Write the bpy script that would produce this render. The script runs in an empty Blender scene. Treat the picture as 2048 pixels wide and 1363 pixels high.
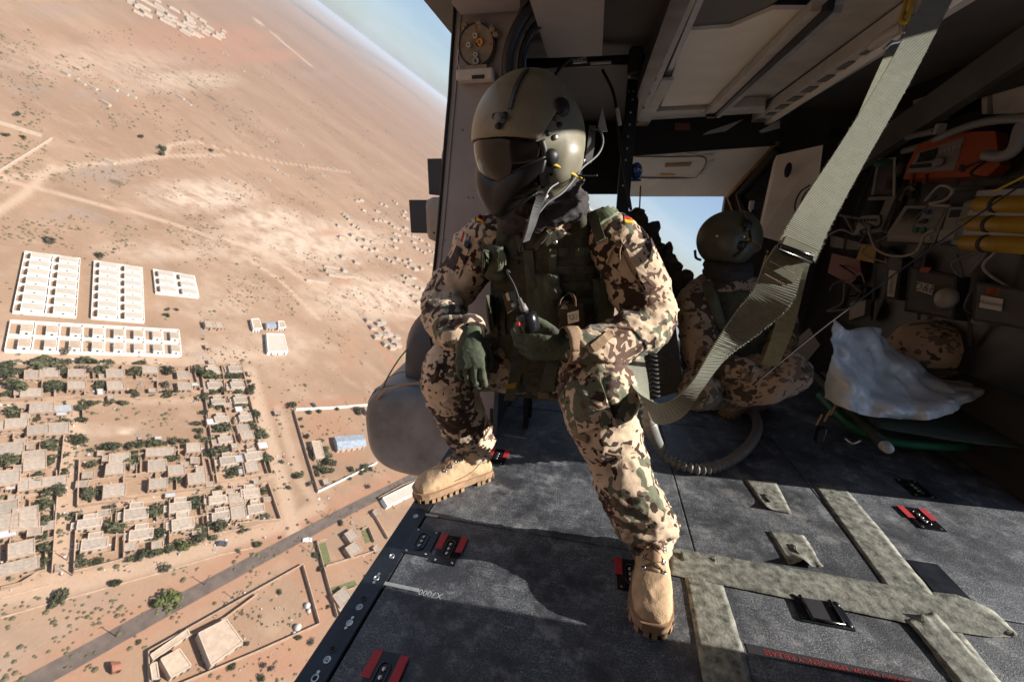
import bpy, bmesh, math, random
import numpy as np
from mathutils import Vector, Matrix, noise
from mathutils.bvhtree import BVHTree
random.seed(7)
rng = np.random.default_rng(11)
scene = bpy.context.scene
col = scene.collection

# ------------------------------------------------------------------ camera, sky, sun, exposure
# cabin frame: floor z = 0, door sill runs along y, x points across the cabin to the far side.
# The aircraft flies in a left bank, so the cabin frame is rotated about its long axis.
H = 200.0                                    # camera height above the ground, metres
BANK = math.radians(34.75)
RC = np.array([[0.97716786, 0.07197385, -0.19990682],
               [0.21226079, -0.2890734, 0.9334784],
               [0.00939829, -0.95459747, -0.29775046]])   # cabin axes seen from the lens (right, down, forward)
FPX, PCX, PCY = 796.0, 1024.0, 681.5
RB = np.array([[math.cos(BANK), 0, -math.sin(BANK)], [0, 1, 0], [math.sin(BANK), 0, math.cos(BANK)]])
CAM = np.array([0, 0, 1.0])
TR = np.array([0, 0, H]) - RB @ CAM
MH = Matrix([list(RB[i]) + [TR[i]] for i in range(3)] + [[0, 0, 0, 1]])

cd = bpy.data.cameras.new('camera'); cam = bpy.data.objects.new('camera', cd); col.objects.link(cam)
cd.sensor_width = 36.0; cd.lens = 36.0 * FPX / 2048.0
cd.clip_start = 0.05; cd.clip_end = 400000
cr, cu, cb = RB @ RC[:, 0], RB @ -RC[:, 1], RB @ -RC[:, 2]
cam.matrix_world = Matrix([[cr[i], cu[i], cb[i], (0, 0, H)[i]] for i in range(3)] + [[0, 0, 0, 1]])
cd.dof.use_dof = True; cd.dof.focus_distance = 1.15; cd.dof.aperture_fstop = 4.5
scene.camera = cam

SUN_EL, SUN_AZ = math.radians(16.5), math.radians(2.0)      # in the cabin frame
S_H = np.array([math.cos(SUN_EL) * math.cos(SUN_AZ), math.cos(SUN_EL) * math.sin(SUN_AZ), math.sin(SUN_EL)])
S_W = RB @ S_H
sd = bpy.data.lights.new('sun', 'SUN'); sd.energy = 5.0; sd.angle = math.radians(0.5); sd.color = (1.0, 0.94, 0.86)
sun = bpy.data.objects.new('sun', sd); col.objects.link(sun)
sun.rotation_euler = Vector(S_W).to_track_quat('Z', 'Y').to_euler()
sun.location = (0, 0, H + 50)

w = bpy.data.worlds.new('World'); scene.world = w; w.use_nodes = True
nt = w.node_tree; nt.nodes.clear()
wo = nt.nodes.new('ShaderNodeOutputWorld'); bg = nt.nodes.new('ShaderNodeBackground'); sky = nt.nodes.new('ShaderNodeTexSky')
sky.sky_type = 'NISHITA'; sky.sun_disc = False
sky.sun_elevation = math.asin(S_W[2]); sky.sun_rotation = math.atan2(S_W[0], S_W[1])
sky.altitude = 300; sky.air_density = 1.0; sky.dust_density = 0.8; sky.ozone_density = 1.2
bg.inputs[1].default_value = 0.056
# thin streaks of high cloud over the whole sky
tc = nt.nodes.new('ShaderNodeTexCoord'); mp = nt.nodes.new('ShaderNodeMapping'); mp.inputs['Scale'].default_value = (1.2, 5.0, 9.0)
mp.inputs['Rotation'].default_value = (0.2, 0.1, 0.6)
cn = nt.nodes.new('ShaderNodeTexNoise'); cn.inputs['Scale'].default_value = 1.6; cn.inputs['Detail'].default_value = 7
cr_ = nt.nodes.new('ShaderNodeValToRGB'); cr_.color_ramp.elements[0].position = 0.46; cr_.color_ramp.elements[1].position = 0.72
cr_.color_ramp.elements[0].color = (0.22, 0.22, 0.22, 1); cr_.color_ramp.elements[1].color = (0.70, 0.70, 0.70, 1)
mixc = nt.nodes.new('ShaderNodeMix'); mixc.data_type = 'RGBA'
nt.links.new(tc.outputs['Generated'], mp.inputs[0]); nt.links.new(mp.outputs[0], cn.inputs['Vector'])
nt.links.new(cn.outputs[0], cr_.inputs[0]); nt.links.new(cr_.outputs[0], mixc.inputs['Factor'])
nt.links.new(sky.outputs[0], mixc.inputs['A']); mixc.inputs['B'].default_value = (7.0, 7.4, 7.9, 1)
tint = nt.nodes.new('ShaderNodeMix'); tint.data_type = 'RGBA'; tint.blend_type = 'MULTIPLY'; tint.inputs['Factor'].default_value = 1.0; tint.inputs['B'].default_value = (.88, .96, 1.08, 1)
nt.links.new(mixc.outputs['Result'], tint.inputs['A']); nt.links.new(tint.outputs['Result'], bg.inputs[0]); nt.links.new(bg.outputs[0], wo.inputs[0])

scene.view_settings.view_transform = 'Standard'; scene.view_settings.look = 'None'
scene.view_settings.gamma = 1.0; scene.view_settings.use_curve_mapping = False
scene.view_settings.exposure = 1.0
cy = scene.cycles
cy.use_denoising = True; cy.max_bounces = 6; cy.diffuse_bounces = 4; cy.glossy_bounces = 3; cy.transmission_bounces = 4
cy.transparent_max_bounces = 8; cy.volume_bounces = 0; cy.caustics_reflective = False; cy.caustics_refractive = False
cy.sample_clamp_indirect = 6.0

# ------------------------------------------------------------------ measuring helpers (cabin frame and ground)
def ray(px, py): return RC @ np.array([px - PCX, py - PCY, FPX])
def on_y(px, py, y): r = ray(px, py); return CAM + r * (y / r[1])
def on_z(px, py, z=0.0): r = ray(px, py); return CAM + r * ((z - 1.0) / r[2])
def on_x(px, py, x): r = ray(px, py); return CAM + r * (x / r[0])
def at(px, py, d): return CAM + RC @ np.array([(px - PCX) / FPX * d, (py - PCY) / FPX * d, d])
def on_plane(px, py, p0, n):
    r = ray(px, py); return CAM + r * (np.dot(np.array(p0) - CAM, n) / np.dot(r, n))
def gp(px, py, z=0.0):
    r = RB @ ray(px, py); t = (z - H) / r[2]; return np.array([r[0] * t, r[1] * t, z])
def mpp(px, py):                                       # metres per photo pixel at a ground point
    r = RB @ ray(px, py); return (-H / r[2])

# ------------------------------------------------------------------ materials
MATS = {}
def _n(nt, t): return nt.nodes.new(t)
def mat(name, color, rough=0.6, metal=0.0, var=0.12, vscale=6.0, bump=0.0, bscale=40.0, spec=0.5, dark=None,
        coat=0.0, trans=0.0, ior=1.45, alpha=1.0, emit=0.0, rand=0.0, aniso=None, detail=5.0):
    """Principled material: base colour broken up by noise toward `dark`, optional bump, per-object brightness drift."""
    m = bpy.data.materials.new(name); m.use_nodes = True; MATS[name] = m
    nt = m.node_tree; b = nt.nodes['Principled BSDF']
    tc = _n(nt, 'ShaderNodeTexCoord')
    src = tc.outputs['Object']
    if aniso:
        mp = _n(nt, 'ShaderNodeMapping'); mp.inputs['Scale'].default_value = aniso
        nt.links.new(src, mp.inputs[0]); src = mp.outputs[0]
    no = _n(nt, 'ShaderNodeTexNoise'); no.inputs['Scale'].default_value = vscale; no.inputs['Detail'].default_value = detail
    no.inputs['Roughness'].default_value = 0.62
    nt.links.new(src, no.inputs['Vector'])
    rmp = _n(nt, 'ShaderNodeMapRange'); rmp.inputs[1].default_value = 0.35; rmp.inputs[2].default_value = 0.68
    nt.links.new(no.outputs[0], rmp.inputs[0])
    mx = _n(nt, 'ShaderNodeMix'); mx.data_type = 'RGBA'
    c = tuple(color) + (1,)
    d = tuple(dark) + (1,) if dark else tuple(max(0, x * (1 - 2.2 * var)) for x in color) + (1,)
    mx.inputs['A'].default_value = d; mx.inputs['B'].default_value = c
    nt.links.new(rmp.outputs[0], mx.inputs['Factor'])
    out = mx.outputs['Result']
    if rand:
        oi = _n(nt, 'ShaderNodeObjectInfo'); mr = _n(nt, 'ShaderNodeMapRange')
        mr.inputs[3].default_value = 1 - rand; mr.inputs[4].default_value = 1 + rand
        nt.links.new(oi.outputs['Random'], mr.inputs[0])
        hs = _n(nt, 'ShaderNodeHueSaturation'); nt.links.new(mr.outputs[0], hs.inputs['Value']); nt.links.new(out, hs.inputs['Color']); out = hs.outputs[0]
    nt.links.new(out, b.inputs['Base Color'])
    b.inputs['Roughness'].default_value = rough; b.inputs['Metallic'].default_value = metal
    b.inputs['Specular IOR Level'].default_value = spec; b.inputs['IOR'].default_value = ior
    b.inputs['Coat Weight'].default_value = coat; b.inputs['Transmission Weight'].default_value = trans
    b.inputs['Alpha'].default_value = alpha
    if emit: b.inputs['Emission Color'].default_value = c; b.inputs['Emission Strength'].default_value = emit
    rr = _n(nt, 'ShaderNodeMapRange'); rr.inputs[3].default_value = max(0.02, rough - 0.12); rr.inputs[4].default_value = min(1, rough + 0.1)
    nt.links.new(no.outputs[0], rr.inputs[0]); nt.links.new(rr.outputs[0], b.inputs['Roughness'])
    if bump:
        n2 = _n(nt, 'ShaderNodeTexNoise'); n2.inputs['Scale'].default_value = bscale; n2.inputs['Detail'].default_value = 6
        nt.links.new(src, n2.inputs['Vector'])
        bp = _n(nt, 'ShaderNodeBump'); bp.inputs['Strength'].default_value = min(1, bump * 2); bp.inputs['Distance'].default_value = bump * 0.01
        nt.links.new(n2.outputs[0], bp.inputs['Height']); nt.links.new(bp.outputs[0], b.inputs['Normal'])
    m['b'] = 1
    return m

def camo(name, tan=(0.55, 0.42, 0.295), brown=(0.045, 0.025, 0.017), green=(0.125, 0.130, 0.085), sc=1.0):
    m = bpy.data.materials.new(name); m.use_nodes = True; nt = m.node_tree; b = nt.nodes['Principled BSDF']
    tc = _n(nt, 'ShaderNodeTexCoord')
    def mask(vs, ns, thr, k, off):
        mp = _n(nt, 'ShaderNodeMapping'); mp.inputs['Location'].default_value = off; nt.links.new(tc.outputs['Object'], mp.inputs[0])
        v = _n(nt, 'ShaderNodeTexNoise'); v.inputs['Scale'].default_value = vs; v.inputs['Detail'].default_value = 0.6; v.inputs['Roughness'].default_value = 0.5; v.inputs['Distortion'].default_value = 0.35
        n = _n(nt, 'ShaderNodeTexNoise'); n.inputs['Scale'].default_value = ns; n.inputs['Detail'].default_value = 0.0
        nt.links.new(mp.outputs[0], v.inputs['Vector']); nt.links.new(mp.outputs[0], n.inputs['Vector'])
        mu = _n(nt, 'ShaderNodeMath'); mu.operation = 'MULTIPLY_ADD'; mu.inputs[1].default_value = k
        nt.links.new(n.outputs[0], mu.inputs[0]); nt.links.new(v.outputs[0], mu.inputs[2])
        mr = _n(nt, 'ShaderNodeMapRange'); mr.inputs[1].default_value = thr - 0.008; mr.inputs[2].default_value = thr + 0.008
        nt.links.new(mu.outputs[0], mr.inputs[0]); return mr.outputs[0]
    g = mask(30 * sc, 6 * sc, 1.10, 0.85, (3.1, 0, 1.7)); br = mask(46 * sc, 9 * sc, 1.035, 0.82, (0, 5.2, 0))
    br2 = mask(56 * sc, 10 * sc, 1.07, 0.82, (7.0, 1.2, 3.3))
    fn = _n(nt, 'ShaderNodeTexNoise'); fn.inputs['Scale'].default_value = 7; fn.inputs['Detail'].default_value = 4; nt.links.new(tc.outputs['Object'], fn.inputs['Vector'])
    def mixc(fac, a, bcol):
        mx = _n(nt, 'ShaderNodeMix'); mx.data_type = 'RGBA'; nt.links.new(fac, mx.inputs['Factor'])
        if isinstance(a, tuple): mx.inputs['A'].default_value = a + (1,)
        else: nt.links.new(a, mx.inputs['A'])
        if isinstance(bcol, tuple): mx.inputs['B'].default_value = bcol + (1,)
        else: nt.links.new(bcol, mx.inputs['B'])
        return mx.outputs['Result']
    c = mixc(fn.outputs[0], tuple(x * 0.86 for x in tan), tuple(min(1, x * 1.12) for x in tan))
    c = mixc(g, c, green); c = mixc(br2, c, tuple(x * 2.6 for x in brown)); c = mixc(br, c, brown)
    nt.links.new(c, b.inputs['Base Color'])
    b.inputs['Roughness'].default_value = 0.85; b.inputs['Specular IOR Level'].default_value = 0.2
    b.inputs['Sheen Weight'].default_value = 0.15
    wv = _n(nt, 'ShaderNodeTexNoise'); wv.inputs['Scale'].default_value = 900; wv.inputs['Detail'].default_value = 2; nt.links.new(tc.outputs['Object'], wv.inputs['Vector'])
    w2 = _n(nt, 'ShaderNodeTexNoise'); w2.inputs['Scale'].default_value = 34; w2.inputs['Detail'].default_value = 4; nt.links.new(tc.outputs['Object'], w2.inputs['Vector'])
    b1 = _n(nt, 'ShaderNodeBump'); b1.inputs['Strength'].default_value = 0.25; b1.inputs['Distance'].default_value = 0.001; nt.links.new(wv.outputs[0], b1.inputs['Height'])
    b2 = _n(nt, 'ShaderNodeBump'); b2.inputs['Strength'].default_value = 0.5; b2.inputs['Distance'].default_value = 0.006; nt.links.new(w2.outputs[0], b2.inputs['Height'])
    nt.links.new(b1.outputs[0], b2.inputs['Normal']); nt.links.new(b2.outputs[0], b.inputs['Normal'])
    MATS[name] = m; return m

# ------------------------------------------------------------------ mesh builder
def unit(v): v = np.array(v, float); n = np.linalg.norm(v); return v / n if n > 1e-12 else v
def frame(d, hint=(0, 0, 1)):
    d = unit(d); h = np.array(hint, float)
    if abs(np.dot(d, unit(h))) > 0.97: h = np.array([1.0, 0, 0]) if abs(d[0]) < 0.9 else np.array([0, 1.0, 0])
    a = unit(np.cross(h, d)); return a, np.cross(d, a), d
def catmull(pts, n):
    P = np.array(pts, float); P = np.vstack([2 * P[0] - P[1], P, 2 * P[-1] - P[-2]]); out = []
    for i in range(1, len(P) - 2):
        for t in np.linspace(0, 1, n, endpoint=False):
            a, b, c, d = P[i - 1], P[i], P[i + 1], P[i + 2]
            out.append(0.5 * (2 * b + (c - a) * t + (2 * a - 5 * b + 4 * c - d) * t * t + (3 * b - a - 3 * c + d) * t ** 3))
    out.append(P[-2]); return np.array(out)

class MB:
    def __init__(self): self.v = []; self.f = []
    def add(self, vs, fs):
        o = len(self.v); self.v.extend([tuple(map(float, p)) for p in vs]); self.f.extend([tuple(i + o for i in f) for f in fs]); return self
    def box(self, c, s, R=None):
        c = np.array(c, float); s = np.array(s, float) / 2
        vs = np.array([[x, y, z] for z in (-1, 1) for y in (-1, 1) for x in (-1, 1)]) * s
        if R is not None: vs = vs @ np.array(R).T
        return self.add(vs + c, [(0, 2, 3, 1), (4, 5, 7, 6), (0, 1, 5, 4), (2, 6, 7, 3), (0, 4, 6, 2), (1, 3, 7, 5)])
    def bbox(self, c, s, bev=0.01, R=None):                 # box with chamfered edges
        c = np.array(c, float); h = np.array(s, float) / 2; b = min(bev, h.min() * 0.95)
        bm = bmesh.new(); bmesh.ops.create_cube(bm, size=1)
        for v in bm.verts: v.co = Vector(np.array(v.co) * 2 * h)
        bmesh.ops.bevel(bm, geom=list(bm.edges), offset=b, segments=2, affect='EDGES', profile=0.5)
        vs = np.array([v.co[:] for v in bm.verts]); fs = [[v.index for v in f.verts] for f in bm.faces]; bm.free()
        if R is not None: vs = vs @ np.array(R).T
        return self.add(vs + c, fs)
    def quad(self, a, b, c, d): return self.add([a, b, c, d], [(0, 1, 2, 3)])
    def prism(self, poly, ext):                              # closed polygon (3-D points, planar) swept by ext
        P = np.array(poly, float); e = np.array(ext, float); n = len(P)
        return self.add(list(P) + list(P + e), [tuple(range(n))[::-1], tuple(range(n, 2 * n))] + [(i, (i + 1) % n, n + (i + 1) % n, n + i) for i in range(n)])
    def tube(self, path, r, n=10, hint=(0, 0, 1), cap=True, flat=1.0):
        P = np.array(path, float); k = len(P); r = np.broadcast_to(np.array(r, float), (k,)) if np.ndim(r) < 2 else r
        T = np.gradient(P, axis=0); vs = []
        a, b, _ = frame(T[0], hint)
        for i in range(k):
            d = unit(T[i]); a = unit(a - d * np.dot(a, d)); b = np.cross(d, a)
            for j in range(n):
                th = 2 * math.pi * j / n
                vs.append(P[i] + a * math.cos(th) * r[i] + b * math.sin(th) * r[i] * flat)
        fs = [(i * n + j, i * n + (j + 1) % n, (i + 1) * n + (j + 1) % n, (i + 1) * n + j) for i in range(k - 1) for j in range(n)]
        if cap: fs += [tuple(range(n))[::-1], tuple((k - 1) * n + j for j in range(n))]
        return self.add(vs, fs)
    def ribbon(self, path, wdir, w, th=0.002):               # flat band with thickness; wdir per point
        P = np.array(path, float); k = len(P); W = np.array(wdir, float)
        if W.ndim == 1: W = np.tile(W, (k, 1))
        w = np.broadcast_to(np.array(w, float), (k,)); T = np.gradient(P, axis=0); vs = []
        for i in range(k):
            u = unit(W[i] - unit(T[i]) * np.dot(W[i], unit(T[i]))); nn = unit(np.cross(T[i], u))
            for su, sn in ((-1, -1), (1, -1), (1, 1), (-1, 1)): vs.append(P[i] + u * su * w[i] / 2 + nn * sn * th / 2)
        fs = [(i * 4 + j, i * 4 + (j + 1) % 4, (i + 1) * 4 + (j + 1) % 4, (i + 1) * 4 + j) for i in range(k - 1) for j in range(4)]
        fs += [(3, 2, 1, 0), tuple((k - 1) * 4 + j for j in range(4))]
        return self.add(vs, fs)
    def cyl(self, p0, p1, r0, r1=None, n=16):
        r1 = r0 if r1 is None else r1
        return self.tube([p0, p1], [r0, r1], n)
    def lathe(self, c, axis, prof, n=20, hint=(0, 0, 1)):     # prof: [(distance along axis, radius)]
        a, b, d = frame(axis, hint); c = np.array(c, float); vs = []
        for (t, r) in prof:
            for j in range(n):
                th = 2 * math.pi * j / n; vs.append(c + d * t + (a * math.cos(th) + b * math.sin(th)) * r)
        k = len(prof)
        fs = [(i * n + j, i * n + (j + 1) % n, (i + 1) * n + (j + 1) % n, (i + 1) * n + j) for i in range(k - 1) for j in range(n)]
        fs += [tuple(range(n))[::-1], tuple((k - 1) * n + j for j in range(n))]
        return self.add(vs, fs)
    def ell(self, c, r, R=None, n=14, m=10):                  # ellipsoid
        c = np.array(c, float); vs = [np.array([0, 0, -1.0])]
        for i in range(1, m):
            ph = -math.pi / 2 + math.pi * i / m
            for j in range(n):
                th = 2 * math.pi * j / n; vs.append(np.array([math.cos(ph) * math.cos(th), math.cos(ph) * math.sin(th), math.sin(ph)]))
        vs.append(np.array([0, 0, 1.0])); V = np.array(vs) * np.array(r)
        if R is not None: V = V @ np.array(R).T
        fs = [(0, 1 + (j + 1) % n, 1 + j) for j in range(n)]
        for i in range(m - 2):
            for j in range(n): fs.append((1 + i * n + j, 1 + i * n + (j + 1) % n, 1 + (i + 1) * n + (j + 1) % n, 1 + (i + 1) * n + j))
        l = len(vs) - 1; fs += [(l, 1 + (m - 2) * n + j, 1 + (m - 2) * n + (j + 1) % n) for j in range(n)]
        return self.add(V + c, fs)
    def loft(self, secs, n=28, e=2.0):                        # secs: (centre, u, ru, v, rv)
        vs = []
        for (c, u, ru, v, rv) in secs:
            c = np.array(c, float); u = np.array(u, float); v = np.array(v, float)
            for j in range(n):
                th = 2 * math.pi * j / n; ct, st = math.cos(th), math.sin(th)
                vs.append(c + u * ru * math.copysign(abs(ct) ** (2 / e), ct) + v * rv * math.copysign(abs(st) ** (2 / e), st))
        k = len(secs)
        fs = [(i * n + j, i * n + (j + 1) % n, (i + 1) * n + (j + 1) % n, (i + 1) * n + j) for i in range(k - 1) for j in range(n)]
        fs += [tuple(range(n))[::-1], tuple((k - 1) * n + j for j in range(n))]
        return self.add(vs, fs)
    def grid(self, P, th=None, nrm=None):                     # P[nu][nv] points -> sheet, or slab of thickness th along nrm
        nu, nv = len(P), len(P[0]); A = np.array(P, float).reshape(-1, 3)
        q = [(i * nv + j, i * nv + j + 1, (i + 1) * nv + j + 1, (i + 1) * nv + j) for i in range(nu - 1) for j in range(nv - 1)]
        if th is None: return self.add(A, q)
        N = np.array(nrm, float).reshape(-1, 3) if np.ndim(nrm) > 1 else np.tile(np.array(nrm, float), (len(A), 1))
        o = len(A); fs = [t for t in q] + [tuple(i + o for i in t)[::-1] for t in q]
        rim = [i * nv for i in range(nu)] + [(nu - 1) * nv + j for j in range(1, nv)] + [i * nv + nv - 1 for i in range(nu - 2, -1, -1)] + [j for j in range(nv - 2, 0, -1)]
        fs += [(rim[k], rim[(k + 1) % len(rim)], rim[(k + 1) % len(rim)] + o, rim[k] + o) for k in range(len(rim))]
        return self.add(list(A + N * th) + list(A), fs)
    def mesh(self, name, base=(0, 0, 0), smooth=False, fix=True):
        me = bpy.data.meshes.new(name); b = np.array(base, float)
        me.from_pydata((np.array(self.v) - b).tolist() if self.v else [], [], self.f)
        if fix:
            bm = bmesh.new(); bm.from_mesh(me); bmesh.ops.recalc_face_normals(bm, faces=bm.faces); bm.to_mesh(me); bm.free()
        me.update()
        if smooth: me.polygons.foreach_set('use_smooth', [True] * len(me.polygons))
        return me

def text_mb(s, size, o, xd, yd, depth=0.0006):               # lettering as thin raised print
    c = bpy.data.curves.new('t', 'FONT'); c.body = s; c.size = size; c.align_x = 'CENTER'; c.align_y = 'CENTER'; c.resolution_u = 2
    ob = bpy.data.objects.new('t', c); col.objects.link(ob); dg = bpy.context.evaluated_depsgraph_get()
    me = bpy.data.meshes.new_from_object(ob.evaluated_get(dg)); mb = MB()
    xd, yd = unit(xd), unit(yd); n = np.cross(xd, yd); o = np.array(o, float)
    vs = [o + xd * v.co.x + yd * v.co.y + n * depth for v in me.vertices]
    mb.add(vs, [tuple(p.vertices) for p in me.polygons])
    bpy.data.objects.remove(ob); bpy.data.curves.remove(c); bpy.data.meshes.remove(me); return mb

# ------------------------------------------------------------------ objects: things, parts, copies
BASE = {}
def tag(o, label, cat, group=None):
    o['label'] = label; o['category'] = cat
    if group: o['group'] = group
def setsmooth(me): me.polygons.foreach_set('use_smooth', [True] * len(me.polygons))
def thing(name, label, cat, base=(0, 0, 0), space='cabin', rz=0.0, group=None):
    o = bpy.data.objects.new(name, None); col.objects.link(o); o.empty_display_size = 0.1
    loc = Matrix.Translation(Vector([float(x) for x in base])) @ Matrix.Rotation(rz, 4, 'Z')
    o.matrix_world = (MH @ loc) if space == 'cabin' else loc
    BASE[o.name] = np.array(base, float) if space == 'cabin' else np.zeros(3)
    tag(o, label, cat, group); return o
def part(root, name, mb, m, parent=None, smooth=False, fix=True, label=None):
    me = mb if isinstance(mb, bpy.types.Mesh) else mb.mesh(name, BASE[root.name], smooth, fix)
    if not me.materials: me.materials.append(m)
    o = bpy.data.objects.new(name, me); col.objects.link(o); o.parent = parent or root
    if label: o['label'] = label
    return o
def solo(name, label, cat, mb, m, base=None, smooth=False, group=None, fix=True, space='cabin'):
    if base is None:
        A = np.array(mb.v); base = ((A[:, 0].min() + A[:, 0].max()) / 2, (A[:, 1].min() + A[:, 1].max()) / 2, A[:, 2].min())
    me = mb.mesh(name, base, smooth, fix); me.materials.append(m)
    o = bpy.data.objects.new(name, me); col.objects.link(o)
    loc = Matrix.Translation(Vector([float(x) for x in base])); o.matrix_world = (MH @ loc) if space == 'cabin' else loc
    BASE[o.name] = np.array(base, float); tag(o, label, cat, group); return o
def structure(o, kind='structure'): o['kind'] = kind; return o
def copy_tree(root, loc, rz, label, scale=1.0, group=None):
    r = root.copy(); col.objects.link(r)
    r.matrix_world = Matrix.Translation(Vector([float(x) for x in loc])) @ Matrix.Rotation(rz, 4, 'Z') @ Matrix.Diagonal(Vector(list(scale) + [1]) if hasattr(scale, '__len__') else Vector((scale, scale, scale, 1)))
    r['label'] = label
    if group: r['group'] = group
    for ch in root.children:
        c = ch.copy(); col.objects.link(c); c.parent = r
        for g in ch.children:
            d = g.copy(); col.objects.link(d); d.parent = c
    return r
ORD = ('first second third fourth fifth sixth seventh eighth ninth tenth eleventh twelfth thirteenth fourteenth fifteenth sixteenth seventeenth '
       'eighteenth nineteenth twentieth').split()
TENS = ['', '', 'twenty', 'thirty', 'forty', 'fifty', 'sixty', 'seventy', 'eighty', 'ninety']
def ordw(i):
    if i < 20: return ORD[i]
    n = i + 1; t, u = divmod(n, 10)
    return (TENS[t][:-1] + 'ieth') if u == 0 else TENS[t] + '-' + ORD[u - 1]

def remesh(mb, vox=0.007, smooth_it=6, disp=None, name='body', base=(0, 0, 0), lap=0.5):
    """Union of overlapping closed shapes -> one continuous skin; disp(co, normal) gives folds in metres."""
    me = mb.mesh('t', (0, 0, 0)); ob = bpy.data.objects.new('t', me); col.objects.link(ob)
    md = ob.modifiers.new('r', 'REMESH'); md.mode = 'VOXEL'; md.voxel_size = vox
    if smooth_it: ms = ob.modifiers.new('s', 'SMOOTH'); ms.iterations = smooth_it; ms.factor = lap
    dg = bpy.context.evaluated_depsgraph_get(); out = bpy.data.meshes.new_from_object(ob.evaluated_get(dg)); out.name = name
    bpy.data.objects.remove(ob); bpy.data.meshes.remove(me)
    n = len(out.vertices); co = np.empty(n * 3); no = np.empty(n * 3)
    out.vertices.foreach_get('co', co); out.vertices.foreach_get('normal', no); co = co.reshape(-1, 3); no = no.reshape(-1, 3)
    if disp is not None:
        d = np.array([disp(c, nn) for c, nn in zip(co, no)]); co = co + no * d[:, None]
    bvh = BVHTree.FromPolygons(co.tolist(), [tuple(p.vertices) for p in out.polygons])
    out.vertices.foreach_set('co', (co - np.array(base)).ravel()); out.update(); setsmooth(out)
    return out, bvh
def folds(amp=0.006, sc=11.0, seed=0.0, st=(1, 1, 1), rot=0.0):
    o = Vector((seed, seed * 1.7, -seed)); S = Vector(st)
    cr0, sr0 = math.cos(rot), math.sin(rot)
    def f(c, n):
        c = (c[0] * cr0 - c[2] * sr0, c[1], c[0] * sr0 + c[2] * cr0)
        p = Vector((c[0] * S.x, c[1] * S.y, c[2] * S.z)) + o
        q = p * sc + 0.7 * noise.noise_vector(p * sc * 0.6)
        r = max(0., 1 - abs(noise.noise(q)) * 2.6) ** 1.5
        r2 = max(0., 1 - abs(noise.noise(q * 2.1 + Vector((4, 1, 7)))) * 3.0) ** 1.6
        return amp * (r * 1.0 + r2 * 0.45 + noise.noise(q * .5) * .5 - .35)
    return f
def hit(bvh, px, py):
    loc, n, i, d = bvh.ray_cast(Vector(CAM), Vector(unit(ray(px, py))))
    return (np.array(loc), np.array(n)) if loc is not None else (None, None)
def slab(bvh, quad, nu, nv, th, lift=0.0, mb=None, bulge=0.0):
    """A fitted patch lying on a surface: quad = 4 photo points, draped and given thickness th."""
    mb = mb or MB(); q = np.array(quad, float); P = []; N = []; last = None
    for i in range(nu + 1):
        row = []; nr = []
        for j in range(nv + 1):
            a, b = i / nu, j / nv
            p = q[0] * (1 - a) * (1 - b) + q[1] * a * (1 - b) + q[2] * a * b + q[3] * (1 - a) * b
            l, n = hit(bvh, *p)
            if l is None: l, n = last if last else (at(p[0], p[1], 1.1), unit(-ray(*p)))
            last = (l, n); row.append(l + n * lift); nr.append(n * (1 + bulge * 4 * 4 * a * (1 - a) * b * (1 - b)))
        P.append(row); N.append(nr)
    return mb.grid(P, th, N)
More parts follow.
